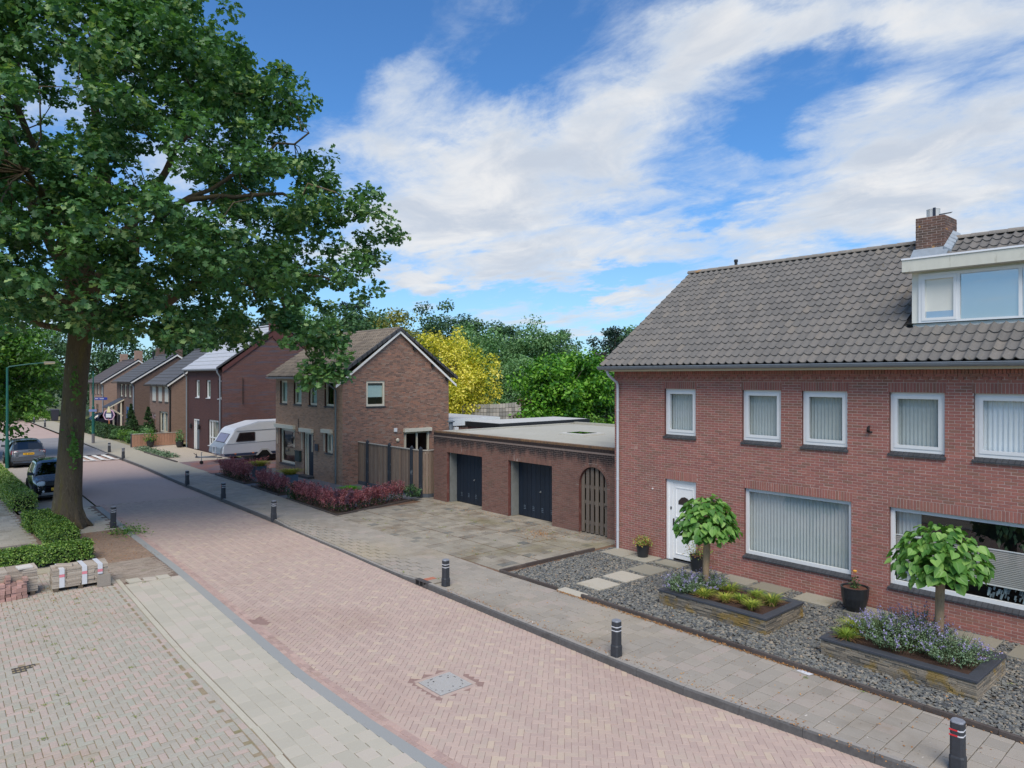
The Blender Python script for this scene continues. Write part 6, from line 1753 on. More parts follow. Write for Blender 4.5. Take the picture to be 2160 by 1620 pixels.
def tuft(label, x, y, z, n, h, spread, mt, name='grass_tuft', cat='grass tuft', group=None, w_=.012, arch=.5, dead=None):
    t = thing(name, label, cat, (x, y, z), group)
    g = G()
    for k in range(5):
        V, F = blades(n // 5, h, spread, w_, arch); g.add([(a + x, b + y, c + z) for a, b, c in V], F)
    g.build('blades', mt, t)
    if dead:
        g = G(); V, F = blades(n // 3, h * .7, spread * 1.05, w_, arch * 1.3); g.add([(a + x, b + y, c + z) for a, b, c in V], F); g.build('dry_blades', dead, t)
    return t
L_sedge = mat('sedge', None, ramp=gcol((84, 116, 40), (126, 152, 52), (168, 176, 72), (196, 186, 96)), trans=.2)
L_sedge_y = mat('yellow_sedge', None, ramp=gcol((136, 138, 46), (182, 172, 62), (206, 190, 84)), trans=.2)
L_dry = mat('dry_blade', None, ramp=gcol((96, 70, 50), (130, 94, 66), (160, 124, 84)), trans=.1)
L_neon = mat('neon_leaf', None, ramp=gcol((74, 136, 28), (112, 178, 40), (152, 204, 62)), trans=.25)

# ------------------------------------------------------------------ planters of stacked slate with a dark coping
m_stack = mat('stacked_slate', None, ramp=[(0, lin(96, 92, 84)), (.5, lin(120, 112, 100)), (1, lin(142, 132, 116))], rough=.9, fine=(30, .3), blots=[(2.2, .48, .62, lin(140, 114, 48), .75), (5, .6, .7, lin(80, 76, 72), .6)])
m_cope = mat('slate_coping', lin(66, 69, 76), fine=(14, .1), rough=.55)
def planter(label, x0, x1, y0, y1):
    t = thing('planter', label, 'planter', ((x0 + x1) / 2, (y0 + y1) / 2, 0))
    g = G(); g.box(x0 + .06, y0 + .06, -.06, x1 - .06, y1 - .06, .27); wl = g.build('wall', mat('planter_joint', lin(58, 54, 48)), t)
    C, D, R = [], [], []
    for (ax, ay, bx, by) in ((x0, y0, x0, y1), (x1, y0, x1, y1), (x0, y0, x1, y0), (x0, y1, x1, y1)):
        d = Vector((bx - ax, by - ay, 0)); L = d.length; d.normalize(); nn = Vector(((x0 + x1) / 2 - (ax + bx) / 2, (y0 + y1) / 2 - (ay + by) / 2, 0)).normalized() * -1
        z = -.05; Rb = np.array([tuple(d), (0, 0, 1), tuple(d.cross(Vector((0, 0, 1))))]).T
        if np.dot(Rb[:, 2], nn) < 0: Rb = np.array([tuple(-d), (0, 0, 1), tuple((-d).cross(Vector((0, 0, 1))))]).T
        row = 0
        while z < .28:
            hh = min(random.choice((.022, .03, .04, .05)), .3 - z); q = 0
            while q < L - .02:
                l = min(random.uniform(.12, .42), L - q)
                c = Vector((ax, ay, 0)) + d * (q + l / 2) - nn * .06
                C.append((c.x, c.y, z + hh / 2)); D.append((l - .004, hh - .003, .06 + random.uniform(-.008, .012))); R.append(Rb); q += l
            z += hh
    pieces(wl, 'stone', 'stones', C, D, np.array(R), m_stack, .004, 150)
    w_ = .17
    for q in ((x0 - .02, y0 - .02, x0 + w_, y1 + .02), (x1 - w_, y0 - .02, x1 + .02, y1 + .02), (x0 + w_ + .003, y0 - .02, x1 - w_ - .003, y0 + w_), (x0 + w_ + .003, y1 - w_, x1 - w_ - .003, y1 + .02)):
        o = bpy.data.objects.new('coping_slab', slab_tpl((q[2] - q[0], q[3] - q[1], .04), .004, m_cope)); attach(o, t); o.location = ((q[0] + q[2]) / 2, (q[1] + q[3]) / 2, .29)
    g = G(); g.box(x0 + .1, y0 + .1, .2, x1 - .1, y1 - .1, .285); g.build('potting_soil', mat('potting_soil', lin(70, 50, 40), fine=(40, .4), bump=(40, .02)), t)
    return t
planter('long stacked stone planter holding sedge tufts, in front of the net curtained window', *PLANTERS[0])
planter('stacked stone planter full of purple catmint, nearest the right edge', *PLANTERS[1])

for k, (x, y, s, lb) in enumerate([(13.62, 8.95, 1.0, 'sedge tuft next to the coping, closest to the catmint in its planter'), (13.75, 8.5, .85, 'sedge tuft with brown base, second along the front coping'), (14.35, 8.75, 1.1, 'round yellow tipped sedge tuft at the back of its planter'),
        (14.45, 8.15, .9, 'sedge tuft at the back near the house end of its planter'), (14.3, 7.72, 1.15, 'yellowish sedge tuft with red brown base in the far right corner'), (13.72, 7.85, .95, 'bright green sedge tuft by the front right corner'), (13.95, 8.25, .85, 'sedge tuft in the middle of the group'), (14.0, 9.15, .8, 'small sedge tuft between catmint and the round tuft')]):
    tuft(lb + ', long planter', x, y, .28, 230, .42 * s, .30 * s, L_sedge, group='sedge tufts in the long planter', w_=.006, arch=.55, dead=L_dry)
for k, (x, y, s, lb) in enumerate([(13.45, 5.75, 1.0, 'yellow sedge tuft in the front left corner of the catmint planter'), (13.95, 5.8, 1.2, 'green and brown sedge tuft at the left end of the catmint planter'), (14.4, 5.6, 1.0, 'green sedge tuft behind the catmint, by the back coping')]):
    tuft(lb, x, y, .28, 230, .44 * s, .30 * s, L_sedge, group='sedge tufts in the catmint planter', w_=.006, arch=.55, dead=L_dry)

L_cat = mat('catmint_leaf', None, ramp=gcol((96, 122, 88), (122, 148, 112), (150, 172, 138)), trans=.2)
L_flow = mat('catmint_flower', None, ramp=gcol((140, 130, 180), (164, 154, 198), (186, 178, 212)), trans=.2)
def catmint(label, x, y, z, r, h, ns, fl=.6):
    t = thing('catmint', label, 'plant', (x, y, z))
    g = G(); P, N_, F_ = [], [], []
    for k in range(ns):
        th = random.uniform(0, 2 * PI); q = math.sqrt(random.random()); a = Vector((math.cos(th), math.sin(th), 0))
        c = Vector((x, y, z)) + a * q * r * .55; tip = c + a * q * r * .6 + Vector((random.gauss(0, .04), random.gauss(0, .04), h * (1.1 - .55 * q * q) * random.uniform(.7, 1.1)))
        g.tube([c, c.lerp(tip, .5) + Vector((0, 0, h * .12)), tip], [.004, .003, .002], 3, cap=False)
        for s in range(16):
            f = random.uniform(.1, .85); p = c.lerp(tip, f) + Vector((random.gauss(0, .02), random.gauss(0, .02), h * .12 * math.sin(PI * f)))
            P.append(tuple(p))
        if random.random() < fl:
            for s in range(12):
                f = random.uniform(.72, 1.04); p = c.lerp(tip, f) + Vector((random.gauss(0, .011), random.gauss(0, .011), .02))
                F_.append(tuple(p))
    g.build('stems', L_green_low, t)
    P = np.array(P); F_ = np.array(F_)
    foliage('leaves', t, L_cat, 'oval', P, rng.normal(0, .6, P.shape) + np.array([0, 0, .8]), rng.uniform(.02, .042, len(P)))
    fo = foliage('flowers', t, L_flow, 'diamond', F_, rng.normal(0, 1, F_.shape), rng.uniform(.02, .042, len(F_))); fo['kind'] = 'stuff'
catmint('large purple flowering catmint spilling over the front coping of its planter', 13.9, 5.0, .28, .78, .58, 260, .5)
catmint('greener catmint to the right of the small trunk in the purple planter', 13.9, 4.1, .28, .62, .44, 190, .25)
catmint('catmint at the back of the purple planter beside the small trunk', 14.35, 4.75, .28, .45, .66, 90, .45)
catmint('grey green catmint at the left end of the long planter', 13.75, 9.5, .28, .55, .42, 200, .3)
catmint('catmint with few flowers at the foot of the left small tree', 14.25, 9.25, .28, .45, .42, 140, .25)

# ------------------------------------------------------------------ the two round-headed catalpas
L_catalpa = mat('catalpa_leaf', None, ramp=gcol((66, 112, 48), (90, 136, 60), (114, 158, 74), (144, 180, 98)), trans=.28, rough=.42, spec=.4)
m_catbark = mat('catalpa_bark', lin(162, 136, 106), fine=(14, .2), stretch=(3, 3, 1), blots=[(3, .55, .7, lin(112, 92, 72), .5)])
heart_mesh = {}
def catalpa(label, x, y, ztop, R_, H_, zb, n=380):
    t = thing('catalpa_tree', label, 'tree', (x, y, 0))
    g = G(); cz = ztop - H_
    g.tube([(x, y, .2), (x - .02, y + .01, .8), (x + .01, y, cz + .1), (x, y, cz + .3)], [.085, .075, .08, .12], 12, bumpy=.04)
    for k in range(12):
        th = k * 2.4; rr = R_ * random.uniform(.45, .75)
        limb(g, (x, y, cz + .2), (x + rr * math.cos(th), y + rr * math.sin(th), cz + H_ * random.uniform(.3, .7)), .03, .008, .1, 4, 6, .1)
    g.build('trunk', m_catbark, t, smooth=True)
    me = heart_mesh.get('m')
    if me is None:
        V, F = LEAVES['heart']; V = V.copy(); V[:, 2] -= .28 * (V[:, 1] ** 2)
        me = heart_mesh['m'] = mesh_np('leaf', V, [(np.array([f]), 0) for f in F], L_catalpa)
    # leaves overlap like tiles on a dome, tips down and out
    i = np.arange(n); q = (i + .5) / n
    zc_ = 1 - 1.32 * q; th = i * 2.39996 + rng.normal(0, .12, n)
    rr = np.sqrt(np.maximum(0, 1 - np.clip(zc_, -.32, 1) ** 2)) * rng.uniform(.86, 1.05, n)
    for k in range(n):
        d = Vector((rr[k] * math.cos(th[k]), rr[k] * math.sin(th[k]), zc_[k]))
        p = Vector((x + d.x * R_ * .95, y + d.y * R_ * .95, cz + H_ * .28 + d.z * H_ * .74))
        outv = Vector((d.x, d.y, 0)) if d.xy.length > .05 else Vector((1, 0, 0)); outv.normalize()
        down = .25 + .55 * (1 - max(0, d.z))
        tip = (outv + Vector((random.gauss(0, .38), random.gauss(0, .38), -down + random.gauss(0, .2)))).normalized()
        nn = (outv * (.55 + .3 * (1 - d.z)) + Vector((random.gauss(0, .35), random.gauss(0, .35), .75))).normalized()
        nn = (nn - tip * nn.dot(tip)).normalized(); b = tip.cross(nn)
        s = random.uniform(.12, .20) * (1 if k > n * .15 else .85); p += Vector((random.gauss(0, .04), random.gauss(0, .04), random.gauss(0, .035)))
        o = bpy.data.objects.new('leaf', me); COL.objects.link(o); o.parent = t; o.matrix_parent_inverse = Matrix.Translation(-Vector(t.location))
        Mx = Matrix(((b.x * s, tip.x * s, nn.x * s, p.x), (b.y * s, tip.y * s, nn.y * s, p.y), (b.z * s, tip.z * s, nn.z * s, p.z), (0, 0, 0, 1))); o.matrix_basis = Mx
        if k >= 298: break
    m = 420
    d, q = ball(m, 2.0); d[:, 2] = np.abs(d[:, 2]) * 1.2 - .28
    P = np.array([x, y, cz + H_ * .25]) + d * (q * .88)[:, None] * np.array([R_, R_, H_ * .72])
    N_ = d * .5 + np.array([0, 0, .8]) + rng.normal(0, .35, (m, 3)); sp = d * np.array([1, 1, 0]) + np.array([0, 0, -.8]) + rng.normal(0, .3, (m, 3))
    o = foliage('inner_leaves', t, L_catalpa, 'heart', P, N_, rng.uniform(.11, .18, m), sp); o['kind'] = 'stuff'
catalpa('small round headed catalpa with a pale trunk in front of the white door', 14.17, 9.25, 2.38, .69, 1.0, .95)
catalpa('broad round headed catalpa with heart shaped leaves in front of the half drawn blind', 14.38, 4.46, 2.47, .78, 1.02, 1.0)

# ------------------------------------------------------------------ pots
m_pot = mat('black_pot', lin(40, 42, 45), fine=(10, .2), rough=.45)
L_pot = mat('pot_plant_leaf', None, ramp=gcol((90, 126, 50), (132, 158, 66), (166, 160, 84), (176, 120, 70)), trans=.2)
def pot(label, x, y, r, h, prof, mt, pr, ph, n, lm, z=.02, leaf=.05, square=False):
    t = thing('potted_plant', label, 'potted plant', (x, y, z))
    g = G()
    if square:
        g.hexa([(x - r * .85, y - r * .85, z), (x + r * .85, y - r * .85, z), (x + r * .85, y + r * .85, z), (x - r * .85, y + r * .85, z), (x - r, y - r, z + h), (x + r, y - r, z + h), (x + r, y + r, z + h), (x - r, y + r, z + h)])
    else: g.lathe([(a * r, b * h) for a, b in prof], 20, (x, y, z))
    g.build('pot', mt, t, smooth=False)
    g = G(); g.lathe([(r * .86, 0), (r * .86, .01)], 16, (x, y, z + h * .92 if not square else z + h)); g.build('soil', mat('pot_soil', lin(96, 64, 50), fine=(40, .3)), t)
    if n:
        d, q = ball(n, 2.2); d[:, 2] = np.abs(d[:, 2])
        P = np.array([x, y, z + h * .95]) + d * q[:, None] * np.array([pr, pr, ph])
        foliage('leaves', t, lm, 'oval', P, d * .4 + rng.normal(0, .6, (n, 3)) + np.array([0, 0, .6]), rng.uniform(.7, 1.3, n) * leaf)
        g = G()
        for k in range(14): g.tube([(x, y, z + h * .9), tuple(P[k])], [.005, .003], 3)
        g.build('stems', L_green_low, t)
    return t
PROF = [(.62, 0), (.8, .18), (.95, .55), (1.0, .9), (1.03, 1.0), (.92, 1.0), (.9, .9)]
pot('black pot with a bushy yellow green plant between downpipe and white door', 16.33, 12.8, .2, .36, [(.72, 0), (1, 1.0), (1.05, 1.0), (.94, 1.0), (.92, .9)], m_pot, .3, .3, 420, L_pot)
pot('black pot with leafy twigs behind the left catalpa trunk', 16.25, 10.9, .2, .42, [(.78, 0), (1, 1.0), (1.05, 1.0), (.94, 1.0), (.92, .9)], m_pot, .42, .55, 260, L_pot)
pt = pot('big rounded black pot with one small orange flowered plant, between the lower windows', 16.15, 6.72, .29, .52, PROF, m_pot, .1, .3, 110, L_green_low, z=.03)
g = G(); g.lathe([(.015, 0), (.04, .02), (.045, .05), (.02, .06)], 8, (16.15, 6.72, .86)); g.build('flower', mat('orange_flower', lin(220, 160, 70)), pt)
m_blue_pot = mat('blue_grey_pot', lin(104, 118, 130), fine=(8, .12), rough=.7)
def grass_pot(label, x, y):
    t = thing('potted_grass', label, 'potted plant', (x, y, 0))
    g = G(); r = .3; g.hexa([(x - r * .9, y - r * .9, -.02), (x + r * .9, y - r * .9, -.02), (x + r * .9, y + r * .9, -.02), (x - r * .9, y + r * .9, -.02), (x - r, y - r, .55), (x + r, y - r, .55), (x + r, y + r, .55), (x - r, y + r, .55)]); g.build('pot', m_blue_pot, t)
    g = G()
    for k in range(6): V, F = blades(90, .62, .75, .012, .62); g.add([(a + x, b + y, c + .52) for a, b, c in V], F)
    g.build('blades', L_sedge_y, t)
grass_pot('square blue grey pot with arching yellow grass near the caravan', 14.4, 36.6)
grass_pot('square blue grey pot with arching yellow grass in front of the dark front door', 14.3, 32.5)
tuft('bright lime green tuft in slate grit at the foot of the wooden fence', 15.3, 28.4, 0, 420, .6, .62, L_neon, name='lime_plant', cat='plant', w_=.02, arch=.5)
tuft('low yellow grass clump behind the corner barberry hedge', 13.9, 29.6, 0, 160, .35, .3, L_sedge_y, w_=.01)
tree('small green bush against the fence corner by the garage wall', 16.6, 25.25, .8, .4, L_dark, 'round', .05, .06, 14, 70, cat='bush', name='shrub', trunk=False)
for (x, y, lb, mt) in ((14.3, 57.2, 'black pot with a leafy plant in front of the low board fence', L_lime), (15.9, 55.6, 'black pot with a small leafy plant at the corner of the purple house', L_mid)):
    pot(lb, x, y, .28, .5, PROF, m_pot, .5 if y > 56 else .35, .9, 260, mt, leaf=.12)
for (x, y, lb) in ((13.4, 54.6, 'patch of low blue green ground cover along the gravel drive, far one'), (13.5, 50.5, 'patch of low blue green ground cover beside the pavement, nearer the caravan')):
    t = thing('ground_cover', lb, 'plants', (x, y, 0)); n = 900
    P = np.stack([x + rng.uniform(-.35, .45, n), y + rng.uniform(-1.9, 1.9, n), np.abs(rng.normal(0, .1, n))], 1)
    foliage('leaves', t, mat('sage_leaf', None, ramp=gcol((84, 110, 84), (116, 138, 104))), 'oval', P, rng.normal(0, .5, P.shape) + np.array([0, 0, 1]), rng.uniform(.08, .15, n))
# weeds, moss and litter on the ground
t = thing('weed', 'low green weed sprawling at the foot of the left dark bollard', 'weed', (5.85, 26.9, -.05)); n = 520
P = np.array([5.95, 26.6, -.05]) + np.stack([rng.normal(0, .3, n), rng.normal(0, .42, n), np.abs(rng.normal(0, .09, n))], 1)
foliage('leaves', t, L_lime, 'oval', P, rng.normal(0, .5, P.shape) + np.array([0, 0, 1]), rng.uniform(.04, .09, n))
L_litter = mat('litter_leaf', None, ramp=gcol((122, 82, 48), (160, 112, 66), (190, 146, 92), (142, 100, 64)), rough=.9)
lt = thing('leaf_litter', 'scattered brown leaf litter along the edging stones', 'leaf litter', kind='stuff')
def litter(n, fx, fy, z, s=.03):
    P = np.stack([fx(n), fy(n), np.full(n, z) + rng.uniform(0, .012, n)], 1)
    return P
Ps = [litter(2600, lambda n: 12.2 - np.abs(rng.normal(0, .035, n)), lambda n: rng.uniform(1.5, 12.2, n), .002),
      litter(420, lambda n: rng.uniform(10.1, 12.2, n), lambda n: rng.uniform(2, 14, n), .004),
      litter(500, lambda n: XR(8) + .13 + np.abs(rng.normal(0, .12, n)), lambda n: rng.uniform(3, 14, n), .004),
      litter(500, lambda n: rng.normal(16.0, .35, n), lambda n: rng.normal(16.9, .5, n), .006), litter(160, lambda n: rng.normal(16.2, .14, n), lambda n: rng.normal(17.0, .16, n), .01),
      litter(900, lambda n: rng.uniform(12.4, 17.3, n), lambda n: rng.uniform(14.6, 24.6, n), .004), litter(500, lambda n: 17.2 - np.abs(rng.normal(0, .25, n)), lambda n: rng.uniform(15, 24.6, n), .004),
      litter(700, lambda n: rng.uniform(1.0, 4.0, n), lambda n: rng.normal(20.0, .9, n), -.045), litter(600, lambda n: rng.uniform(4.3, 5.9, n), lambda n: rng.uniform(22.6, 27.4, n), -.045),
      litter(350, lambda n: rng.uniform(12.4, 16.5, n), lambda n: rng.uniform(2, 14, n), .015)]
P = np.concatenate(Ps); n = len(P)
o = foliage('litter_leaves', lt, L_litter, 'diamond', P, rng.normal(0, .35, (n, 3)) + np.array([0, 0, 1]), rng.uniform(.015, .045, n)); o['kind'] = 'stuff'
ms = thing('joint_moss', 'tiny green weeds and moss growing in the paving joints', 'moss', kind='stuff')
cs = [(rng.uniform(1.0, 4.0), rng.uniform(8.5, 20), -.048) for _ in range(46)] + [(rng.uniform(12.5, 17), rng.uniform(15, 24), .0) for _ in range(40)] + [(10.6, 14.95, .0), (10.35, 16.2, -.04), (11.9, 5.8, 0), (12.1, 4.9, 0), (14.3, 3.35, 0), (4.8, 19.8, -.04), (3.2, 19.4, -.045)]
P = np.concatenate([np.array(c) + np.stack([rng.normal(0, .03, 26), rng.normal(0, .03, 26), np.abs(rng.normal(0, .012, 26))], 1) for c in cs])
o = foliage('moss_leaves', ms, mat('moss', None, ramp=gcol((96, 112, 46), (128, 142, 62), (150, 156, 84))), 'diamond', P, rng.normal(0, .5, P.shape) + np.array([0, 0, 1]), rng.uniform(.012, .03, len(P))); o['kind'] = 'stuff'

# ================================================================== STREET FURNITURE AND VEHICLES
m_bol = mat('bollard_paint', lin(52, 55, 60), fine=(12, .2), rough=.6, blots=[(7, .66, .72, lin(150, 150, 150), .5)], obj=True)
m_bolcap = mat('bollard_cap', lin(128, 132, 140), fine=(12, .12), rough=.6)
m_band_w = mat('white_band', lin(206, 208, 212), rough=.4)
m_band_r = mat('red_band', lin(206, 44, 54), rough=.4)


def octo(w_, c):
    h = w_ / 2
    return [(-h, -h + c), (-h + c, -h), (h - c, -h), (h, -h + c), (h, h - c), (h - c, h), (-h + c, h), (-h, h - c)]


def oct_loft(g, prof, c=.03):
    V, F = [], []
    for w_, z in prof: V += [(x, y, z) for x, y in octo(w_, min(c, w_ * .3))]
    m = len(prof)
    for i in range(m - 1): F += [(i * 8 + k, i * 8 + (k + 1) % 8, i * 8 + 8 + (k + 1) % 8, i * 8 + 8 + k) for k in range(8)]
    F += [tuple(range(7, -1, -1)), tuple(range((m - 1) * 8, m * 8))]
    g.add(V, F)


def bollard(label, x, y, z=0.0, h=.66, red=False, lean=(0, 0), group='dark bollards with white bands'):
    t = thing('bollard', label, 'bollard', (0, 0, 0), group)
    g = G(); oct_loft(g, [(.18, -.06), (.18, .19), (.162, .215), (.158, h - .012)]); g.build('post', m_bol, t)
    g = G(); oct_loft(g, [(.158, h - .012), (.154, h), (.14, h + .012)]); g.build('cap', m_bolcap, t)
    for zz in (h - .115, h - .185):
        g = G(); oct_loft(g, [(.162, zz), (.162, zz + .018)]); b = g.build('band', m_band_w, t)
        if red:
            g = G(); g.box(-.083, -.02, zz - .001, -.0805, .082, zz + .02); g.build('red_reflector', m_band_r, b)
    t.location = (x, y, z); t.rotation_euler = (lean[0], lean[1], 0)
    return t
BOL = [(10.64, 3.09, 'dark bollard with red and white bands in the bottom right corner', True), (10.19, 8.61, 'dark bollard with two white bands in front of the long planter', False), (10.37, 14.31, 'dark scuffed bollard with white bands beside the kerb drain', False),
       (10.51, 25.32, 'dark bollard opposite the corner of the barberry hedge by the driveway', False), (10.64, 31.01, 'dark bollard with faint red band in front of the short barberry hedge', True), (10.68, 36.13, 'dark bollard with faint red band near the caravan drawbar', True),
       (11.0, 50.4, 'dark bollard nearer of the pair beyond the caravan', False), (11.18, 55.2, 'dark bollard farther of the pair beyond the caravan', False), (11.75, 87.5, 'distant dark bollard left of the oak trunk, nearer one', False), (11.85, 96.0, 'distant dark bollard left of the oak trunk, farther one', False)]
for x, y, lb, red in BOL: bollard(lb, x, y, 0 if not 15.5 < y < 25 else -.02, .66, red, (random.uniform(-.015, .015), random.uniform(-.015, .015)))
bollard('dark blue bollard with white bands beside the oak on the left of the road', 5.74, 27.75, ZL, .74, False, (.01, .01))

# drains and the manhole
ZR = -.085
m_iron = mat('cast_iron', lin(88, 84, 82), fine=(18, .25), rough=.7, metal=.3)
m_hole = mat('drain_dark', lin(14, 13, 13), rough=1)
t = thing('drain_grate', 'small rectangular iron drain grate in the brick parking area, bottom left', 'drain', (1.73, 15.42, ZL))
g = G(); g.box(1.54, 15.28, -.2, 1.92, 15.56, ZL - .03); g.build('sump', m_hole, t)
g = G()
for i in range(6): x = 1.54 + i * .0745; g.box(x, 15.28, ZL - .035, x + .018, 15.56, ZL - .002)
for y in (15.28, 15.405, 15.53): g.box(1.54, y, ZL - .036, 1.93, y + .03, ZL - .004)
g.build('grate', m_iron, t)
t = thing('drain_grate', 'iron drain grate in the gutter at the left edge of the road', 'drain', (5.95, 15.1, ZR))
g = G(); g.box(5.79, 14.9, -.2, 6.11, 15.3, ZR - .03); g.build('sump', m_hole, t)
g = G(); g.box(5.78, 14.89, ZR - .03, 5.81, 15.31, ZR); g.box(6.09, 14.89, ZR - .03, 6.12, 15.31, ZR)
for i in range(8): y = 14.89 + i * .0565; g.box(5.81, y, ZR - .035, 6.09, y + .03, ZR - .004)
g.build('grate', mat('grey_iron', lin(120, 118, 116), fine=(18, .2), rough=.6, metal=.3), t)
ZR = float(ZRD(MH[0], MH[1]))
t = thing('manhole_cover', 'square pale manhole cover with round iron lid in the brick road', 'manhole cover', (MH[0], MH[1], ZR))
m_mh = mat('manhole_concrete', lin(182, 180, 176), fine=(50, .12), blots=[(4, .55, .7, lin(160, 154, 148), .5)])
g = G(); x0, y0 = MH[0] - .34, MH[1] - .34; g.box(x0, y0, -.2, x0 + .68, y0 + .68, ZR + .001); g.build('frame', mat('manhole_joint', lin(140, 137, 134), fine=(30, .2)), t)
lid = None
for i in range(20):
    g = G()
    for j in range(20):
        x, y = x0 + .012 + i * .0332, y0 + .012 + j * .0332
        r = math.hypot(x + .013 - MH[0], y + .013 - MH[1])
        if abs(r - .30) < .006: continue
        g.box(x, y, ZR - .01, x + .026, y + .026, ZR + .006)
    if g.n: g.build('tread_row', m_mh, t)['kind'] = 'stuff'
g = G(); n = 40; V, F = [], []
for k in range(n): a = 2 * PI * k / n; V += [(MH[0] + .296 * math.cos(a), MH[1] + .296 * math.sin(a), ZR + .004), (MH[0] + .301 * math.cos(a), MH[1] + .304 * math.sin(a), ZR + .004)]
F = [(2 * k, 2 * k + 1, (2 * k + 3) % (2 * n), (2 * k + 2) % (2 * n)) for k in range(n)]; g.add(V, F); g.build('lid_rim', m_iron, t)
g = G()
for (a, b) in ((.16, .14), (-.13, .17), (.02, -.2)): g.box(MH[0] + a, MH[1] + b, ZR - .01, MH[0] + a + .02, MH[1] + b + .025, ZR + .008)
g.build('keyhole', m_hole, t)
for k, (a, b, L, ang) in enumerate([(0, .385, .76, 0), (0, -.385, .76, 0), (.385, 0, .68, PI / 2), (-.385, 0, .68, PI / 2)]):
    for q in range(3):
        c = (q - 1) * L / 3
        o = bpy.data.objects.new('road_brick', slab_tpl((L / 3 - .005, .08, .03), .003, m_road)); attach(o, road)
        o.location = (MH[0] + a + (c if ang == 0 else 0), MH[1] + b + (0 if ang == 0 else c), ZR - .03); o.rotation_euler = (0, 0, ang)
t = thing('kerb_drain', 'iron kerb drain with three dark openings next to the terracotta slab', 'drain', (10.1, 15.05, 0))
xk_ = float(XR(15.05)) - .006
g = G(); g.box(xk_, 14.78, -.14, xk_ + .14, 15.34, -.122); g.box(xk_, 14.78, -.012, xk_ + .14, 15.34, .006)
for y in (14.78, 14.95, 15.12, 15.30): g.box(xk_, y, -.122, xk_ + .14, y + .035, -.012)
g.build('frame', m_iron, t)
g = G(); g.box(xk_ + .008, 14.8, -.121, xk_ + .13, 15.32, -.013); g.build('inlet', m_hole, t)

# stacks of pavers by the crosswise hedge
m_pslab = mat('stack_slab', None, ramp=[(0, lin(150, 138, 124)), (.5, lin(166, 154, 140)), (1, lin(180, 170, 156))], fine=(35, .18), rough=.95, blots=[(1.5, .5, .7, lin(130, 114, 98), .5)])
m_pbrick = mat('stack_brick', None, ramp=[(0, lin(150, 118, 108)), (.5, lin(172, 136, 126)), (1, lin(190, 152, 142))], fine=(35, .18), rough=.95, blots=[(2, .5, .7, lin(140, 126, 114), .5)])
m_pal = mat('pallet_wood', lin(96, 84, 70), fine=(10, .3))
def slab_stack(label, cx, cy, rot, nx, ny, layers, extra=None):
    t = thing('slab_stack', label, 'stack of slabs', (cx, cy, ZL))
    Rr = rz(rot)
    C, D = [], []
    for l in range(layers):
        for i in range(nx):
            for j in range(ny):
                if l == layers - 1 and extra and (i, j) in extra: continue
                p = np.array([(i - (nx - 1) / 2) * .302 + random.gauss(0, .005), (j - (ny - 1) / 2) * .302 + random.gauss(0, .006), .09 + l * .0515]); C.append(Rr @ p + np.array([cx, cy, ZL])); D.append((.298, .298, .047))
    pieces(t, 'slab', 'slabs', C, D, np.tile(Rr, (len(C), 1, 1)) @ jig(len(C), .01), m_pslab, .005, 300)
    g = G()
    for q in (-1, 0, 1): p = Rr @ np.array([q * nx * .13, 0, 0]); g.hexa([tuple(Rr @ np.array([q * nx * .13 + sx * .05, sy * ny * .15, z]) + np.array([cx, cy, ZL])) for z in (-.0, .088) for sx, sy in ((-1, -1), (1, -1), (1, 1), (-1, 1))])
    g.build('pallet', m_pal, t)
    return t, Rr
t, Rr = slab_stack('low stack of grey slabs bound with red and white tape, beside the pavement', 3.5, 20.62, -.06, 4, 2, 9)
top = .09 + 9 * .0515
for k, x in enumerate((-.4, .08, .42)):
    g = G(); w_ = .055
    T = lambda u_, v_, z_: tuple(Rr @ np.array([u_, v_, z_]) + np.array([3.5, 20.62, ZL]))
    zb = .1 if k < 2 else .3
    for (za, zc, i) in ((zb, top - .2, 0), (top - .2, top - .13, 1), (top - .13, top, 0)):
        g.quad(T(x - w_, -.325, za), T(x + w_, -.325, za), T(x + w_, -.322, zc), T(x - w_, -.322, zc), i)
    g.quad(T(x - w_, -.322, top), T(x + w_, -.322, top), T(x + w_ - .05, .31, top + .012), T(x - w_ - .05, .31, top + .012), 0)
    g.build('barrier_tape', [m_band_w, mat('tape_red', lin(214, 130, 140))], t)
o = bpy.data.objects.new('broken_slab', slab_tpl((.36, .2, .06), .02, m_pslab)); attach(o, t); o.location = tuple(Rr @ np.array([-.33, -.05, top + .0]) + np.array([3.5, 20.62, ZL])); o.rotation_euler = (.05, .1, -.2)
ls = thing('leaning_slab', 'single grey slab leaning upright against the taped stack', 'slab', (3.94, 20.19, ZL))
o = bpy.data.objects.new('slab', slab_tpl((.3, .3, .05), .006, mat('grey_slab', lin(140, 132, 122), fine=(40, .15)))); attach(o, ls); o.location = (3.96, 20.16, ZL + .15); o.rotation_euler = (PI / 2 - .12, 0, -.06)
t, Rr = slab_stack('taller stack of grey slabs at the left edge, behind the pile of red pavers', 1.85, 20.78, .0, 5, 2, 11)
for (x, y, a) in ((2.35, 20.62, .1), (1.2, 20.7, -.2)):
    o = bpy.data.objects.new('pale_slab', slab_tpl((.3, .3, .04), .005, mat('pale_top_slab', lin(206, 202, 194), fine=(40, .1)))); attach(o, t); o.location = (x, y, ZL + .09 + 11 * .0515 + .004); o.rotation_euler = (0, 0, a)
t = thing('brick_pile', 'pile of reddish paving bricks in front of the taller slab stack', 'brick pile', (1.75, 20.3, ZL))
C, D, A = [], [], []
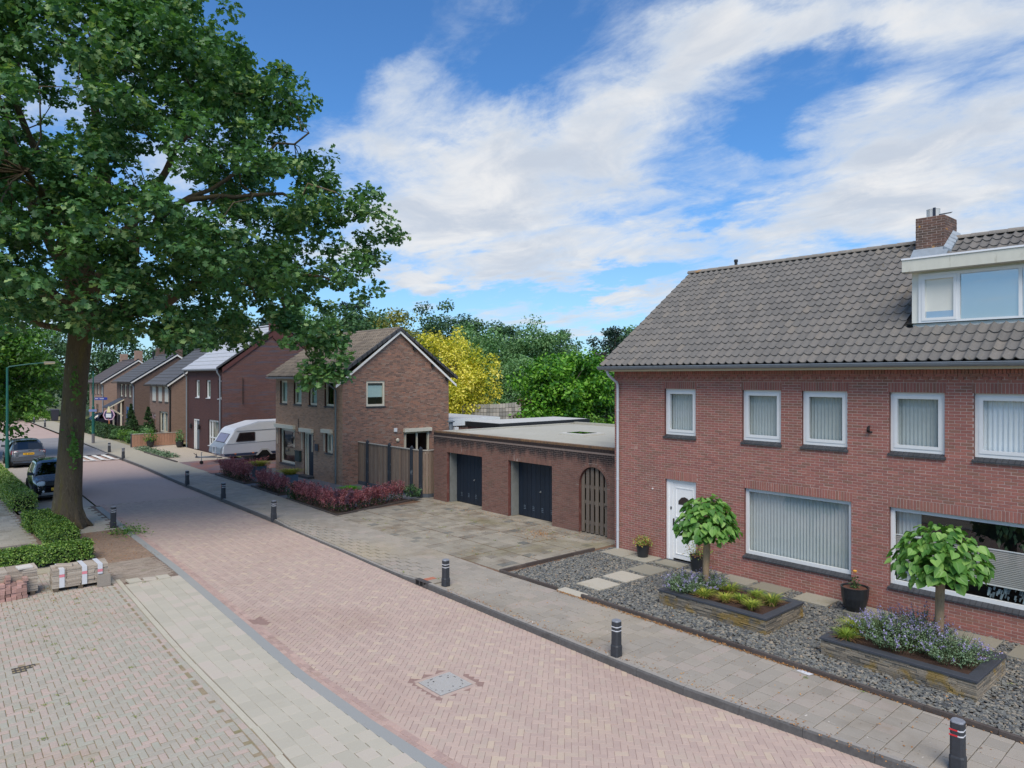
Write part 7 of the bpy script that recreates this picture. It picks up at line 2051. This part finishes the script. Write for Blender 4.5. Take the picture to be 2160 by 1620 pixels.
for i in range(13):
    for l in range(7):
        if l > 4 + (i % 3 == 0) + (i % 4 == 1): continue
        C.append((1.02 + i * .108 + random.gauss(0, .006), 20.33 + random.gauss(0, .012) + .006 * i, ZL + .0 + l * .083)); D.append((.1, .2, .08)); A.append(random.gauss(0, .04))
pieces(t, 'brick', 'bricks', C, D, Rz(np.array(A), .02), m_pbrick, .005, 300)

# fences
m_plank = mat('fence_plank', None, ramp=[(0, lin(116, 98, 86)), (.4, lin(132, 112, 98)), (.8, lin(142, 124, 108)), (1, lin(150, 124, 104))], fine=(9, .2), stretch=(5, 5, .6), rough=.9, blots=[(1, .55, .7, lin(110, 88, 74), .5)])
m_fpost = mat('fence_post', lin(48, 54, 62), fine=(10, .3), rough=.7, blots=[(4, .6, .68, lin(140, 150, 156), .6)], stretch=(2, 2, .7))
m_fcap = mat('fence_cap', lin(176, 170, 160), fine=(8, .15))
def fence(label, pts, h, pw, gap, post_at, z0=.12, post_h=.08, base=True, mplank=None, cap=True, posts=True):
    t = thing('wooden_fence', label, 'fence', (pts[0][0], pts[0][1], 0))
    for (ax, ay), (bx, by) in zip(pts[:-1], pts[1:]):
        d = Vector((bx - ax, by - ay, 0)); L = d.length; d.normalize(); nn = Vector((d.y, -d.x, 0))
        if nn.dot(Vector((-ax, -ay, 0))) < 0: nn = -nn
        FB = Basis((ax, ay, 0), tuple(d), tuple(nn)); n = int(L / (pw + gap)); p = L / n
        for i in range(n):
            g = G(); zt = h - .03 + random.uniform(-.006, .006); q = .004 * (i % 2) + random.uniform(0, .006)
            g.lbox(FB, i * p + gap / 2, (i + 1) * p - gap / 2, z0, zt, -.01 - .012 * (i % 2), .008 - .012 * (i % 2) + q); g.build('plank', mplank or m_plank, t)
        g = G(); g.lbox(FB, 0, L, z0 + .25, z0 + .33, -.07, -.026); g.lbox(FB, 0, L, h - .4, h - .32, -.07, -.026); g.build('rail', mplank or m_plank, t)
        if cap: g = G(); g.lbox(FB, 0, L, h - .028, h + .012, -.05, .035); g.build('cap_rail', m_fcap, t)
        if base: g = G(); g.lbox(FB, 0, L, -.05, z0 - .01, -.03, .012); g.build('base_board', mat('concrete_base', lin(84, 90, 98), fine=(10, .2)), t)
    for (x, y) in post_at:
        g = G(); w_ = .06; zt = h + post_h
        g.box(x - w_, y - w_, -.05, x + w_, y + w_, zt)
        g.add([(x - w_, y - w_, zt), (x + w_, y - w_, zt), (x + w_, y + w_, zt), (x - w_, y + w_, zt), (x, y, zt + .09)], [(0, 1, 4), (1, 2, 4), (2, 3, 4), (3, 0, 4)]); g.build('post', m_fpost, t)
    return t
FX = 17.12
fence('tall weathered board fence with dark posts between brown house gable and garage', [(FX, 30.95), (FX, 25.62), (17.42, 25.3), (18.1, 25.3)], 2.06, .10, .02, [(FX - .05, 29.95), (FX - .05, 27.95), (FX - .05, 26.1), (FX + .02, 25.5)], z0=.16)
fence('low board fence of reddish planks in front of the house with cream shutters', [(13.2, 57.9), (16.6, 57.9)], .98, .17, .015, [(13.2, 57.95)], z0=.02, base=False, post_h=-.02,
      mplank=mat('red_plank', lin(150, 112, 92), col2=lin(168, 128, 106), fine=(7, .15), stretch=(4, 4, .6)))

# lamp post and street name post
m_green = mat('green_post', lin(30, 92, 84), fine=(5, .12), rough=.45)
t = thing('lamp_post', 'tall dark green lamp post with a long arm, left of the parked cars', 'lamp post', (4.86, 49.9, 0))
g = G(); x, y = 4.86, 49.9
g.tube([(x, y, -.1), (x, y, 1.6), (x, y, 1.62), (x, y, 5.8)], [.1, .1, .075, .055], 12); g.build('pole', m_green, t, smooth=False)
g = G(); g.tube([(x, y, 5.75), (x + .1, y, 5.84), (x + 1.0, y - .05, 6.0), (x + 1.85, y - .1, 6.1)], [.04, .038, .034, .03], 8); g.build('arm', m_green, t)
g = G(); g.hexa([(x + 1.75, y - .24, 6.06), (x + 2.35, y - .2, 6.1), (x + 2.35, y + .02, 6.1), (x + 1.75, y + .06, 6.06), (x + 1.8, y - .2, 6.17), (x + 2.3, y - .17, 6.18), (x + 2.3, y, 6.18), (x + 1.8, y + .02, 6.17)]); hd = g.build('lamp_head', mat('lamp_grey', lin(128, 122, 112)), t)
g = G(); g.hexa([(x + 1.8, y - .21, 5.99), (x + 2.3, y - .18, 6.03), (x + 2.3, y, 6.03), (x + 1.8, y + .03, 5.99), (x + 1.78, y - .23, 6.058), (x + 2.34, y - .2, 6.098), (x + 2.34, y + .01, 6.098), (x + 1.78, y + .05, 6.058)]); g.build('diffuser', mat('lamp_cover', lin(222, 206, 166), rough=.4), hd)
t = thing('signpost', 'green street post with blue name sign on the right pavement', 'signpost', (11.75, 63.6, 0))
x, y = 11.75, 63.6
g = G(); g.tube([(x, y, .75), (x, y, 2.9), (x, y, 2.95), (x, y, 5.7)], [.11, .1, .07, .04], 10); g.build('pole', m_green, t)
g = G(); g.tube([(x, y, -.1), (x, y, .75)], [.112, .112], 10); g.build('foot', mat('post_foot', lin(110, 108, 112)), t)
m_bluesign = mat('blue_sign', lin(38, 62, 150), rough=.4)
d = Vector((.9, -.44, 0)).normalized(); SBs = Basis((x, y, 0), tuple(d), (-.44, -.9, 0))
g = G(); g.lbox(SBs, .1, 1.0, 3.42, 3.62, -.02, .02); sg = g.build('name_sign', m_bluesign, t)
g = G()
for k, (a, b) in enumerate(((.16, .22), (.24, .29), (.31, .35), (.47, .51), (.53, .57), (.59, .63), (.65, .7), (.72, .76))): g.lbox(SBs, a, b, 3.49, 3.56 + .02 * (k in (0, 3)), .021, .024)
g.build('lettering', m_band_w, sg)
g = G(); g.lbox(SBs, -.28, .28, 2.5, 2.68, .09, .12); g.build('number_sign', mat('pale_blue_sign', lin(112, 130, 176)), t)
t = thing('garden_sign', 'round butterfly shaped garden sign on a wooden stake behind the dark hedge', 'sign', (14.6, 72.2, 0))
x, y = 14.6, 72.2
g = G(); g.box(x - .05, y - .03, 0, x + .05, y + .03, 1.5); g.build('stake', mat('stake_wood', lin(176, 112, 78)), t)
VB = Basis((x, y, 0), (.751, -.66, 0), (-.66, -.751, 0))
g = G()
pts = [(-.55, 1.75), (-.35, 1.35), (0, 1.3), (.35, 1.35), (.55, 1.75), (.4, 2.15), (.15, 2.3), (0, 2.1), (-.15, 2.3), (-.4, 2.15)]
for sc, n0, n1, i in ((1, -.02, .03, 0), (.82, .031, .04, 1)):
    P = [(a * sc, 1.78 + (b - 1.78) * sc) for a, b in pts]; m = len(P)
    g.add([VB.p(a, b, n0) for a, b in P] + [VB.p(a, b, n1) for a, b in P], [tuple(range(m - 1, -1, -1)), tuple(range(m, 2 * m))] + [(k, (k + 1) % m, m + (k + 1) % m, m + k) for k in range(m)], i)
wg = g.build('wings', [mat('pink_rim', lin(196, 160, 178)), mat('navy_wing', lin(52, 50, 84))], t)
g = G(); g.lbox(VB, -.24, .24, 1.55, 1.9, .05, .08); g.build('name_plate', m_band_w, t)
g = G(); g.hexa([VB.p(a, z, n) for z, (a0, a1) in ((2.0, (-.2, .2)), (2.55, (-.05, .05))) for a, n in ((a0, .0), (a1, .0), (a1, .06), (a0, .06))]); g.build('pale_topper', mat('pale_yellow', lin(206, 196, 150)), t)
t = thing('wheelie_bin', 'dark wheelie bin by the far right kerb, seen left of the oak trunk', 'bin', (14.2, 98.8, 0))
g = G(); g.hexa([(13.95, 98.5, .05), (14.55, 98.5, .05), (14.55, 99.2, .05), (13.95, 99.2, .05), (13.85, 98.4, 1.3), (14.65, 98.4, 1.3), (14.65, 99.3, 1.3), (13.85, 99.3, 1.3)]); g.build('body', mat('bin_plastic', lin(54, 54, 66), rough=.5), t)
g = G(); g.hexa([(13.8, 98.35, 1.3), (14.7, 98.35, 1.3), (14.7, 99.35, 1.3), (13.8, 99.35, 1.3), (13.85, 98.4, 1.38), (14.65, 98.4, 1.38), (14.65, 99.3, 1.42), (13.85, 99.3, 1.42)]); g.build('lid', mat('bin_lid', lin(66, 66, 78), rough=.5), t)
g = G(); g.tube([(13.95, 99.2, .1), (14.0, 99.2, .1)], .1, 10); g.tube([(14.5, 99.2, .1), (14.55, 99.2, .1)], .1, 10); g.build('wheel', m_black, t)
t = thing('paper_scrap', 'white scrap of paper on the slate beside the catmint planter', 'paper', (15.3, 3.95, 0))
g = G(); g.add([(15.2, 3.98, .01), (15.33, 3.9, .03), (15.4, 3.96, .015), (15.3, 4.06, .04)], [(0, 1, 2), (0, 2, 3)]); g.build('paper', m_band_w, t)
t = thing('paper_scrap', 'white scrap of paper on the pavement against the edging stones', 'paper', (12.13, 5.9, 0))
g = G(); g.add([(12.05, 5.8, .004), (12.13, 5.75, .02), (12.16, 6.0, .012), (12.08, 6.05, .006)], [(0, 1, 2), (0, 2, 3)]); g.build('paper', m_band_w, t)


# ------------------------------------------------------------------ cars
m_tyre = mat('tyre', lin(28, 28, 30), rough=.85)
m_rim = mat('rim', lin(150, 152, 156), rough=.35, metal=.6)
m_rimd = mat('dark_rim', lin(50, 52, 56), rough=.4, metal=.4)
m_cglass = glass_mat('car_glass', tint=(.10, .12, .13), base=.10)
m_lamp = mat('lamp_glass', lin(206, 212, 216), rough=.15, coat=.5)
m_red = mat('tail_red', lin(120, 26, 32), rough=.2, coat=.5)
m_plate = mat('yellow_plate', lin(226, 172, 42), rough=.5)


def car(label, x, y, rot, L, Wc, H, top, belt, paint, wheels, front=True, z=ZL, rim=None, roof_rails=False, base0=0.0):
    """built along +y (front at +y) round the origin and then turned"""
    t = thing('parked_car', label, 'car', (0, 0, 0))
    ty = [p[0] for p in top]; tz = [p[1] for p in top]
    hl = L / 2
    def sec(yy):
        zt = float(np.interp(yy, ty, tz)); gf = min(1, max(0, (zt - belt) / (H - belt)))
        e = 1 - .13 * (abs(yy) / hl) ** 5
        w2 = Wc / 2 * e; wr = w2 * (.93 - .20 * gf)
        zb = min(belt, zt - .05)
        lo = .2 + .08 * (abs(yy) / hl) ** 6
        return [(0, zt + .01), (wr * .6, zt), (wr * .9, zt - .025), (wr, zt - .07 - .02 * gf), (w2 * .975, zb), (w2, min(.68, zb - .06)), (w2 * .99, min(.45, zb - .1)), (w2 * .93, lo)]
    ys = sorted(set(list(np.linspace(-hl, hl, 34)) + ty))
    g = G(); V = []; m = 15
    for yy in ys:
        s = sec(yy); V += [(-a, yy, b) for a, b in reversed(s)] + [(a, yy, b) for a, b in s[1:]]
    F = [(i * m + k, i * m + k + 1, (i + 1) * m + k + 1, (i + 1) * m + k) for i in range(len(ys) - 1) for k in range(m - 1)]
    F += [tuple(range(m)), tuple(range((len(ys) - 1) * m + m - 1, (len(ys) - 1) * m - 1, -1)), ] 
    g.add(V, F); g.build('body', paint, t, smooth=True)
    g = G(); g.box(-Wc / 2 * .88, -hl * .95, .16, Wc / 2 * .88, hl * .95, .34); g.build('underbody', m_black, t)
    def pt(yy, f, off=.008, sgn=1):
        s = sec(yy); i = min(int(f), 6); a = f - i
        p = Vector((s[i][0] + (s[i + 1][0] - s[i][0]) * a, yy, s[i][1] + (s[i + 1][1] - s[i][1]) * a))
        return p
    def patch(name, y0, y1, f0, f1, mt, sgn=0, ny=5, off=(0.01, 0, 0.01), sk=0.0):
        g = G()
        sides = (1, -1) if sgn == 0 else (sgn,)
        for s in sides:
            V = []
            for i in range(ny + 1):
                for j in range(3):
                    f = f0 + (f1 - f0) * j / 2; yy = y0 + (y1 - y0) * i / ny + sk * (1 - j / 2) * (1 if i == 0 else (-1 if i == ny else 0)) * 0
                    p = pt(yy, f); V.append(((p.x + off[0]) * s, p.y + off[1], p.z + off[2]))
            g.add(V, [(3 * i + j, 3 * i + j + 1, 3 * i + j + 4, 3 * i + j + 3) for i in range(ny) for j in (0, 1)])
        return g.build(name, mt, t)
    roof_f = [p for p in top if p[1] > H - .1]
    yf, yr = max(p[0] for p in roof_f), min(p[0] for p in roof_f)
    cowl = [p for p in top if p[0] > yf and p[1] < belt + .1][0][0]; tail = [p for p in top if p[0] < yr and p[1] < belt + .1][-1][0]
    for s in (1, -1):
        patch('side_window', yr + .05, (yr + yf) / 2 - .03, 3.12, 3.88, m_cglass, s, 4, (.012, 0, 0)); patch('side_window', (yr + yf) / 2 + .03, yf + (cowl - yf) * .30, 3.12, 3.88, m_cglass, s, 5, (.012, 0, 0))
        for q in (wheels[0], wheels[1]):
            g = G(); xw = s * (Wc / 2 - .10)
            g.tube([(xw - s * .11, q, .31), (xw + s * .09, q, .31)], .315, 22); wo = g.build('wheel', m_tyre, t)
            g = G(); g.tube([(xw + s * .085, q, .31), (xw + s * .105, q, .31)], .2, 16)
            for k in range(5): a = 2 * PI * k / 5; g.tube([(xw + s * .11, q, .31), (xw + s * .11, q + .19 * math.cos(a), .31 + .19 * math.sin(a))], .028, 4)
            g.build('rim', rim or m_rim, wo)
            g = G(); g.tube([(s * (Wc / 2 - .2), q, .33), (s * (Wc / 2 + .004), q, .33)], .37, 22); g.build('wheel_arch', m_black, t)
        g = G(); ym = yf + (cowl - yf) * .62; g.hexa([(s * (Wc / 2 - .06), ym - .05, belt + .03), (s * (Wc / 2 + .17), ym - .06, belt + .05), (s * (Wc / 2 + .17), ym + .05, belt + .05), (s * (Wc / 2 - .06), ym + .06, belt + .03), (s * (Wc / 2 - .06), ym - .04, belt + .15), (s * (Wc / 2 + .15), ym - .05, belt + .18), (s * (Wc / 2 + .15), ym + .03, belt + .18), (s * (Wc / 2 - .06), ym + .04, belt + .15)]); g.build('mirror', paint, t)
        for q in (-.05, .0):
            pass
        for yh in ((yr + yf) / 2 - .35, (yr + yf) / 2 + .4):
            g = G(); g.box(s * Wc / 2 * .985 - .012, yh, belt - .14, s * Wc / 2 * .985 + .014, yh + .17, belt - .11); g.build('door_handle', paint, t)
        if roof_rails: g = G(); g.tube([(s * Wc / 2 * .66, yr + .1, H - .02), (s * Wc / 2 * .67, 0, H + .045), (s * Wc / 2 * .66, yf - .05, H - .02)], .022, 6); g.build('roof_rail', m_rim, t)
    for nm, a, b in (('windscreen', yf + .04, cowl - .03), ('rear_window', tail + .04, yr - .04)):
        g = G(); V = []
        for i in range(7):
            yy = a + (b - a) * i / 6
            for fx in (-1, -.5, 0, .5, 1):
                p = pt(yy, 2.75 * abs(fx)); sgx = 1 if fx >= 0 else -1
                V.append((p.x * sgx, yy + (.012 if nm == 'windscreen' else -.012), p.z + .012))
        g.add(V, [(5 * i + j, 5 * i + j + 1, 5 * i + 5 + j + 1, 5 * i + 5 + j) for i in range(6) for j in range(4)]); g.build(nm, m_cglass, t)
    return t, sec, pt, hl


def place(t, x, y, rot, z):
    t.location = (x, y, z); t.rotation_euler = (0, 0, rot)

m_black_paint = mat('black_paint', lin(26, 30, 36), rough=.25, coat=1.0)
m_grey_paint = mat('grey_paint', lin(84, 90, 98), rough=.3, coat=.8, metal=.3)
TOP = [(-1.85, .5), (-1.83, .92), (-1.76, 1.0), (-1.58, 1.46), (-1.35, 1.56), (-.6, 1.6), (.1, 1.58), (.42, 1.5), (.98, 1.03), (1.12, .99), (1.6, .92), (1.78, .82), (1.85, .5)]
t, sec, pt, hl = car('small black car facing the camera, parked behind the oak trunk', 0, 0, 0, 3.7, 1.69, 1.6, TOP, .98, m_black_paint, (-1.2, 1.2), rim=m_rimd, roof_rails=True)
for s in (1, -1):
    g = G(); g.lathe([(.15, -.03), (.15, .02), (.10, .05), (0, .06)], 14, (0, 0, 0)); o = g.build('headlight', m_lamp, t, smooth=True); o.location = (s * .6, 1.76, .74); o.rotation_euler = (-PI / 2 + .25, 0, 0); o.scale = (1.25, .72, 1)
    g = G(); g.lathe([(.05, 0), (.05, .03), (0, .035)], 12); o = g.build('fog_lamp', m_lamp, t); o.location = (s * .55, 1.82, .42); o.rotation_euler = (-PI / 2, 0, 0)
g = G(); g.box(-.48, 1.80, .66, .48, 1.845, .82); gr = g.build('grille', m_black, t)
g = G(); g.box(-.62, 1.845, .3, .62, 1.87, .36); g.box(-.72, 1.80, .255, .72, 1.85, .28); g.build('bumper_trim', m_rim, t)
g = G(); g.box(-.27, 1.845, .44, .27, 1.865, .56); g.build('number_plate', m_plate, t)
g = G(); V = []
for i in range(5):
    for fx in (-1, -.5, 0, .5, 1):
        yy = 1.1 + .45 * i / 4; p = pt(yy, 2.2 * abs(fx)); V.append((p.x * (1 if fx >= 0 else -1), yy, p.z + .008))
g.add(V, [(5 * i + j, 5 * i + j + 1, 5 * i + 6 + j, 5 * i + 5 + j) for i in range(4) for j in range(4)]); g.build('bonnet', m_black_paint, t)
place(t, 5.3, 37.35, PI - .02, ZL)
TOP = [(-2.1, .5), (-2.08, .9), (-2.0, 1.0), (-1.62, 1.44), (-1.35, 1.55), (-.5, 1.59), (.2, 1.56), (.55, 1.48), (1.15, 1.05), (1.3, 1.0), (1.85, .88), (2.02, .78), (2.1, .5)]
t, sec, pt, hl = car('grey hatchback seen from behind, parked beyond the black car', 0, 0, 0, 4.2, 1.78, 1.6, TOP, 1.0, m_grey_paint, (-1.28, 1.35))
for s in (1, -1):
    g = G(); g.hexa([(s * .52, -2.06, .78), (s * .84, -1.98, .8), (s * .86, -1.9, .8), (s * .52, -1.98, .78), (s * .50, -2.04, .98), (s * .83, -1.95, 1.0), (s * .84, -1.88, 1.0), (s * .5, -1.96, .98)]); tl = g.build('tail_light', m_red, t)
    for (a, z_) in ((.6, .88), (.74, .9)):
        g = G(); g.lathe([(.058, 0), (.058, .02), (0, .022)], 14); o = g.build('lamp_ring', m_lamp, tl); o.location = (s * a, -2.035, z_); o.rotation_euler = (PI / 2, 0, 0)
        g = G(); g.lathe([(.032, 0), (.032, .01), (0, .011)], 12); o = g.build('lamp_eye', m_red, tl); o.location = (s * a, -2.058, z_); o.rotation_euler = (PI / 2, 0, 0)
g = G(); g.box(-.27, -2.10, .74, .27, -2.075, .86); npl = g.build('number_plate', m_plate, t)
g = G()
for a in (-.2, -.13, -.04, .03, .1, .18): g.box(a, -2.104, .77, a + .035, -2.1, .83)
g.build('lettering', m_black, npl)
g = G(); V = [(a, -2.06 - .09 * math.cos(a * 1.2), z_) for z_ in (.42, .66) for a in np.linspace(-.84, .84, 9)]; V += [(a, -1.9, z_) for z_ in (.42, .66) for a in np.linspace(-.84, .84, 9)]
g.add(V, [(k, k + 1, k + 10, k + 9) for k in range(8)] + [(9 + k, 10 + k, 28 + k, 27 + k) for k in range(8)]); g.build('bumper', m_grey_paint, t)
g = G(); g.box(-.8, -2.135, .6, .8, -2.125, .625); g.build('bumper_trim', m_rim, t)
g = G(); g.tube([(0, -2.05, .98), (.28, -1.98, 1.03)], .012, 5); g.build('wiper', m_black, t)
place(t, 5.85, 51.6, .0, ZL)
m_navy = mat('navy_paint', lin(24, 26, 38), rough=.25, coat=1.0)
TOP = [(-2.2, .5), (-2.18, .95), (-2.1, 1.1), (-1.9, 1.6), (-1.6, 1.68), (-.5, 1.72), (.4, 1.68), (.75, 1.58), (1.35, 1.12), (1.5, 1.06), (1.95, .9), (2.12, .76), (2.2, .5)]
t, sec, pt, hl = car('dark blue people carrier parked in front of the pinkish brick house', 0, 0, 0, 4.4, 1.8, 1.72, TOP, 1.06, m_navy, (-1.35, 1.4))
for s in (1, -1):
    g = G(); g.hexa([(s * .5, 2.1, .72), (s * .82, 1.98, .74), (s * .82, 1.9, .74), (s * .5, 2.0, .72), (s * .5, 2.06, .88), (s * .82, 1.9, .92), (s * .82, 1.8, .92), (s * .5, 1.95, .88)]); g.build('headlight', m_lamp, t)
g = G(); g.box(-.27, 2.19, .5, .27, 2.21, .62); g.build('number_plate', m_plate, t)
place(t, 15.9, 80.4, PI / 2, 0)

# ------------------------------------------------------------------ caravan
cv = thing('caravan', 'white touring caravan with sloping nose parked between the brown and the purple houses', 'caravan', (17, 44, 0))
m_cv = mat('caravan_white', lin(214, 216, 218), fine=(3, .03), rough=.4, blots=[(1.2, .55, .8, lin(196, 198, 200), .4)])
m_cvl = mat('caravan_lower', lin(196, 198, 204), fine=(3, .03), rough=.45)
CP = [(14.87, .42), (14.70, .64), (14.74, .95), (15.40, 1.98), (15.58, 2.12), (16.9, 2.47), (19.7, 2.49), (19.95, 2.25), (20.1, .95), (19.95, .42)]
ya, yb = 43.0, 45.2
def cvp(pts, y): return [(x, y, z) for x, z in pts]
g = G(); n = len(CP); r = .05
rings = [(ya + 0.0, r), (ya + .05, 0), (yb - .05, 0), (yb, r)]
cx_, cz_ = 17.4, 1.4
V = []
for (yy, ins) in rings:
    for (x, z) in CP:
        d = Vector((x - cx_, z - cz_)); l = d.length; k = (l - ins) / l
        V.append((cx_ + d.x * k, yy, cz_ + d.y * k))
F = [(i * n + k, i * n + (k + 1) % n, (i + 1) * n + (k + 1) % n, (i + 1) * n + k) for i in range(3) for k in range(n)]
F += [tuple(range(n)), tuple(range(4 * n - 1, 3 * n - 1, -1))]
g.add(V, F); g.build('body', m_cv, cv)
yo = ya - .006
def plate(name, pts, mt, th=.012, parent=cv, y=None):
    y = yo if y is None else y
    m = len(pts); g = G()
    g.add([(x, y, z) for x, z in pts] + [(x, y - th, z) for x, z in pts], [tuple(range(m)), tuple(range(2 * m - 1, m - 1, -1))] + [(k, (k + 1) % m, m + (k + 1) % m, m + k) for k in range(m)]); return g.build(name, mt, parent)
plate('lower_panel', [(14.80, .62), (14.80, 1.16), (19.98, 1.28), (20.02, .62)], m_cvl, .004)
plate('skirt_stripe', [(14.86, .45), (14.78, .60), (16.86, .60), (16.72, .45)], mat('navy_stripe', lin(52, 62, 84), rough=.5), .008); plate('skirt_stripe', [(17.74, .45), (17.6, .60), (19.95, .60), (19.9, .45)], mat('navy_stripe', None), .008)
for (x0, z0, x1, z1) in ((14.86, 1.17, 19.98, 1.29), (15.55, 1.93, 19.9, 2.02)): plate('trim_strip', [(x0, z0), (x1, z1), (x1, z1 + .022), (x0, z0 + .022)], mat('grey_trim', lin(128, 134, 142), rough=.5), .014)
wfr = plate('side_window', [(15.50, 1.34), (15.55, 1.30), (16.62, 1.31), (16.68, 1.36), (16.68, 1.82), (16.63, 1.87), (15.76, 1.85), (15.70, 1.82)], mat('window_rubber', lin(60, 52, 54), rough=.6), .02)
plate('pane', [(15.56, 1.36), (16.62, 1.37), (16.62, 1.81), (15.76, 1.79)], glass_mat('caravan_glass', tint=(.5, .4, .4), base=.12), .006, wfr, yo - .022)
plate('curtain', [(16.4, 1.80), (16.6, 1.80), (16.6, 1.45)], mat('caravan_curtain', lin(176, 150, 148)), .001, wfr, yo - .0205)
plate('wheel_arch', [(16.72, .42), (16.95, .72), (17.08, .80), (17.44, .80), (17.57, .72), (17.78, .42), (17.68, .42), (17.42, .70), (17.12, .70), (16.84, .42)], mat('arch_trim', lin(178, 178, 176)), .02)
plate('wheel_housing', [(16.84, .40), (17.12, .70), (17.42, .70), (17.68, .40)], m_hole, .010)
for yy in (43.12, 45.0):
    g = G(); g.tube([(17.26, yy - .09, .31), (17.26, yy + .09, .31)], .31, 20); w_ = g.build('wheel', m_tyre, cv)
    g = G(); g.tube([(17.26, yy - .1, .31), (17.26, yy - .085, .31)], .18, 14); g.build('rim', m_rimd, w_)
# slanted front: window, locker ribs
fr = Vector((15.40 - 14.74, 0, 1.98 - .95)); fl_ = fr.length; fr.normalize(); fn = Vector((-fr.z, 0, fr.x))
FBs = lambda v, f, n_: (14.74 + fr.x * f + fn.x * n_, v, .95 + fr.z * f + fn.z * n_)
def fplate(name, v0, v1, f0, f1, n0, n1, mt, parent=cv):
    g = G(); g.hexa([FBs(v0, f0, n0), FBs(v1, f0, n0), FBs(v1, f1, n0), FBs(v0, f1, n0), FBs(v0, f0, n1), FBs(v1, f0, n1), FBs(v1, f1, n1), FBs(v0, f1, n1)]); return g.build(name, mt, parent)
fw_ = fplate('front_window', ya + .32, yb - .3, .36, .98, .0, .02, mat('window_rubber', None)); fplate('pane', ya + .36, yb - .34, .39, .95, .02, .026, mat('smoked_pane', lin(146, 128, 130), rough=.12, coat=.6), fw_)
m_lock = mat('locker_grey', lin(150, 158, 164), rough=.5, fine=(5, .06))
g = G(); g.hexa([(14.60, ya + .1, .60), (14.60, yb - .1, .60), (14.95, yb - .1, .60), (14.95, ya + .1, .60), (14.66, ya + .1, .98), (14.66, yb - .1, .98), (14.98, yb - .1, 1.30), (14.98, ya + .1, 1.30)]); lk = g.build('gas_locker', m_lock, cv)
for k in range(6):
    g = G(); z = .66 + k * .055; g.box(14.585 + k * .008, ya + .12, z, 14.62 + k * .008, ya + .75, z + .022); g.box(14.585 + k * .008, yb - .75, z, 14.62 + k * .008, yb - .12, z + .022); g.build('rib', mat('rib', lin(176, 184, 190)), lk)
g = G()
for (a, b) in ((43.85, 43.9), (44.32, 44.37)): g.box(14.57, a, .62, 14.61, b, 1.0)
g.box(14.575, 43.85, .985, 14.62, 44.37, 1.02); g.box(14.575, 43.85, .60, 14.60, 44.37, .63); g.build('plate_frame', m_band_w, lk)
g = G(); g.tube([(13.62, 44.1, .42), (14.9, 43.6, .36)], .035, 6); g.tube([(13.62, 44.1, .42), (14.9, 44.6, .36)], .035, 6); g.tube([(13.5, 44.1, .44), (13.75, 44.1, .42)], .05, 8); db = g.build('drawbar', m_zinc, cv)
g = G(); g.lathe([(.055, 0), (.055, .06), (.02, .1), (.02, .2), (.0, .21)], 8, (13.56, 44.1, .44)); g.tube([(13.56, 44.1, .55), (13.4, 44.1, .68)], .018, 6); g.build('coupling', m_iron, db)
g = G(); g.tube([(13.82, 44.02, .1), (13.82, 44.02, .72)], .022, 8); g.tube([(13.82, 44.02, .7), (13.92, 44.02, .72)], .014, 6); g.build('jockey_stem', m_zinc, db)
g = G(); g.tube([(13.82, 43.97, .1), (13.82, 44.07, .1)], .1, 14); g.build('jockey_wheel', m_tyre, db)
m_amber = mat('amber', lin(232, 130, 60), rough=.3)
for x in (15.42, 16.5): plate('side_marker', [(x, .56), (x + .1, .56), (x + .1, .61), (x, .61)], m_amber, .03)
g = G(); g.box(16.6, 43.1, .12, 18.2, 45.1, .4); g.build('chassis', m_black, cv)
g = G(); V = []
for (x, z) in CP[3:7]: V += [(x, ya - .004, z + .012), (x, ya + .03, z + .02)]
g.add(V, [(2 * k, 2 * k + 1, 2 * k + 3, 2 * k + 2) for k in range(3)]); g.build('roof_rail', mat('grey_trim', None), cv)
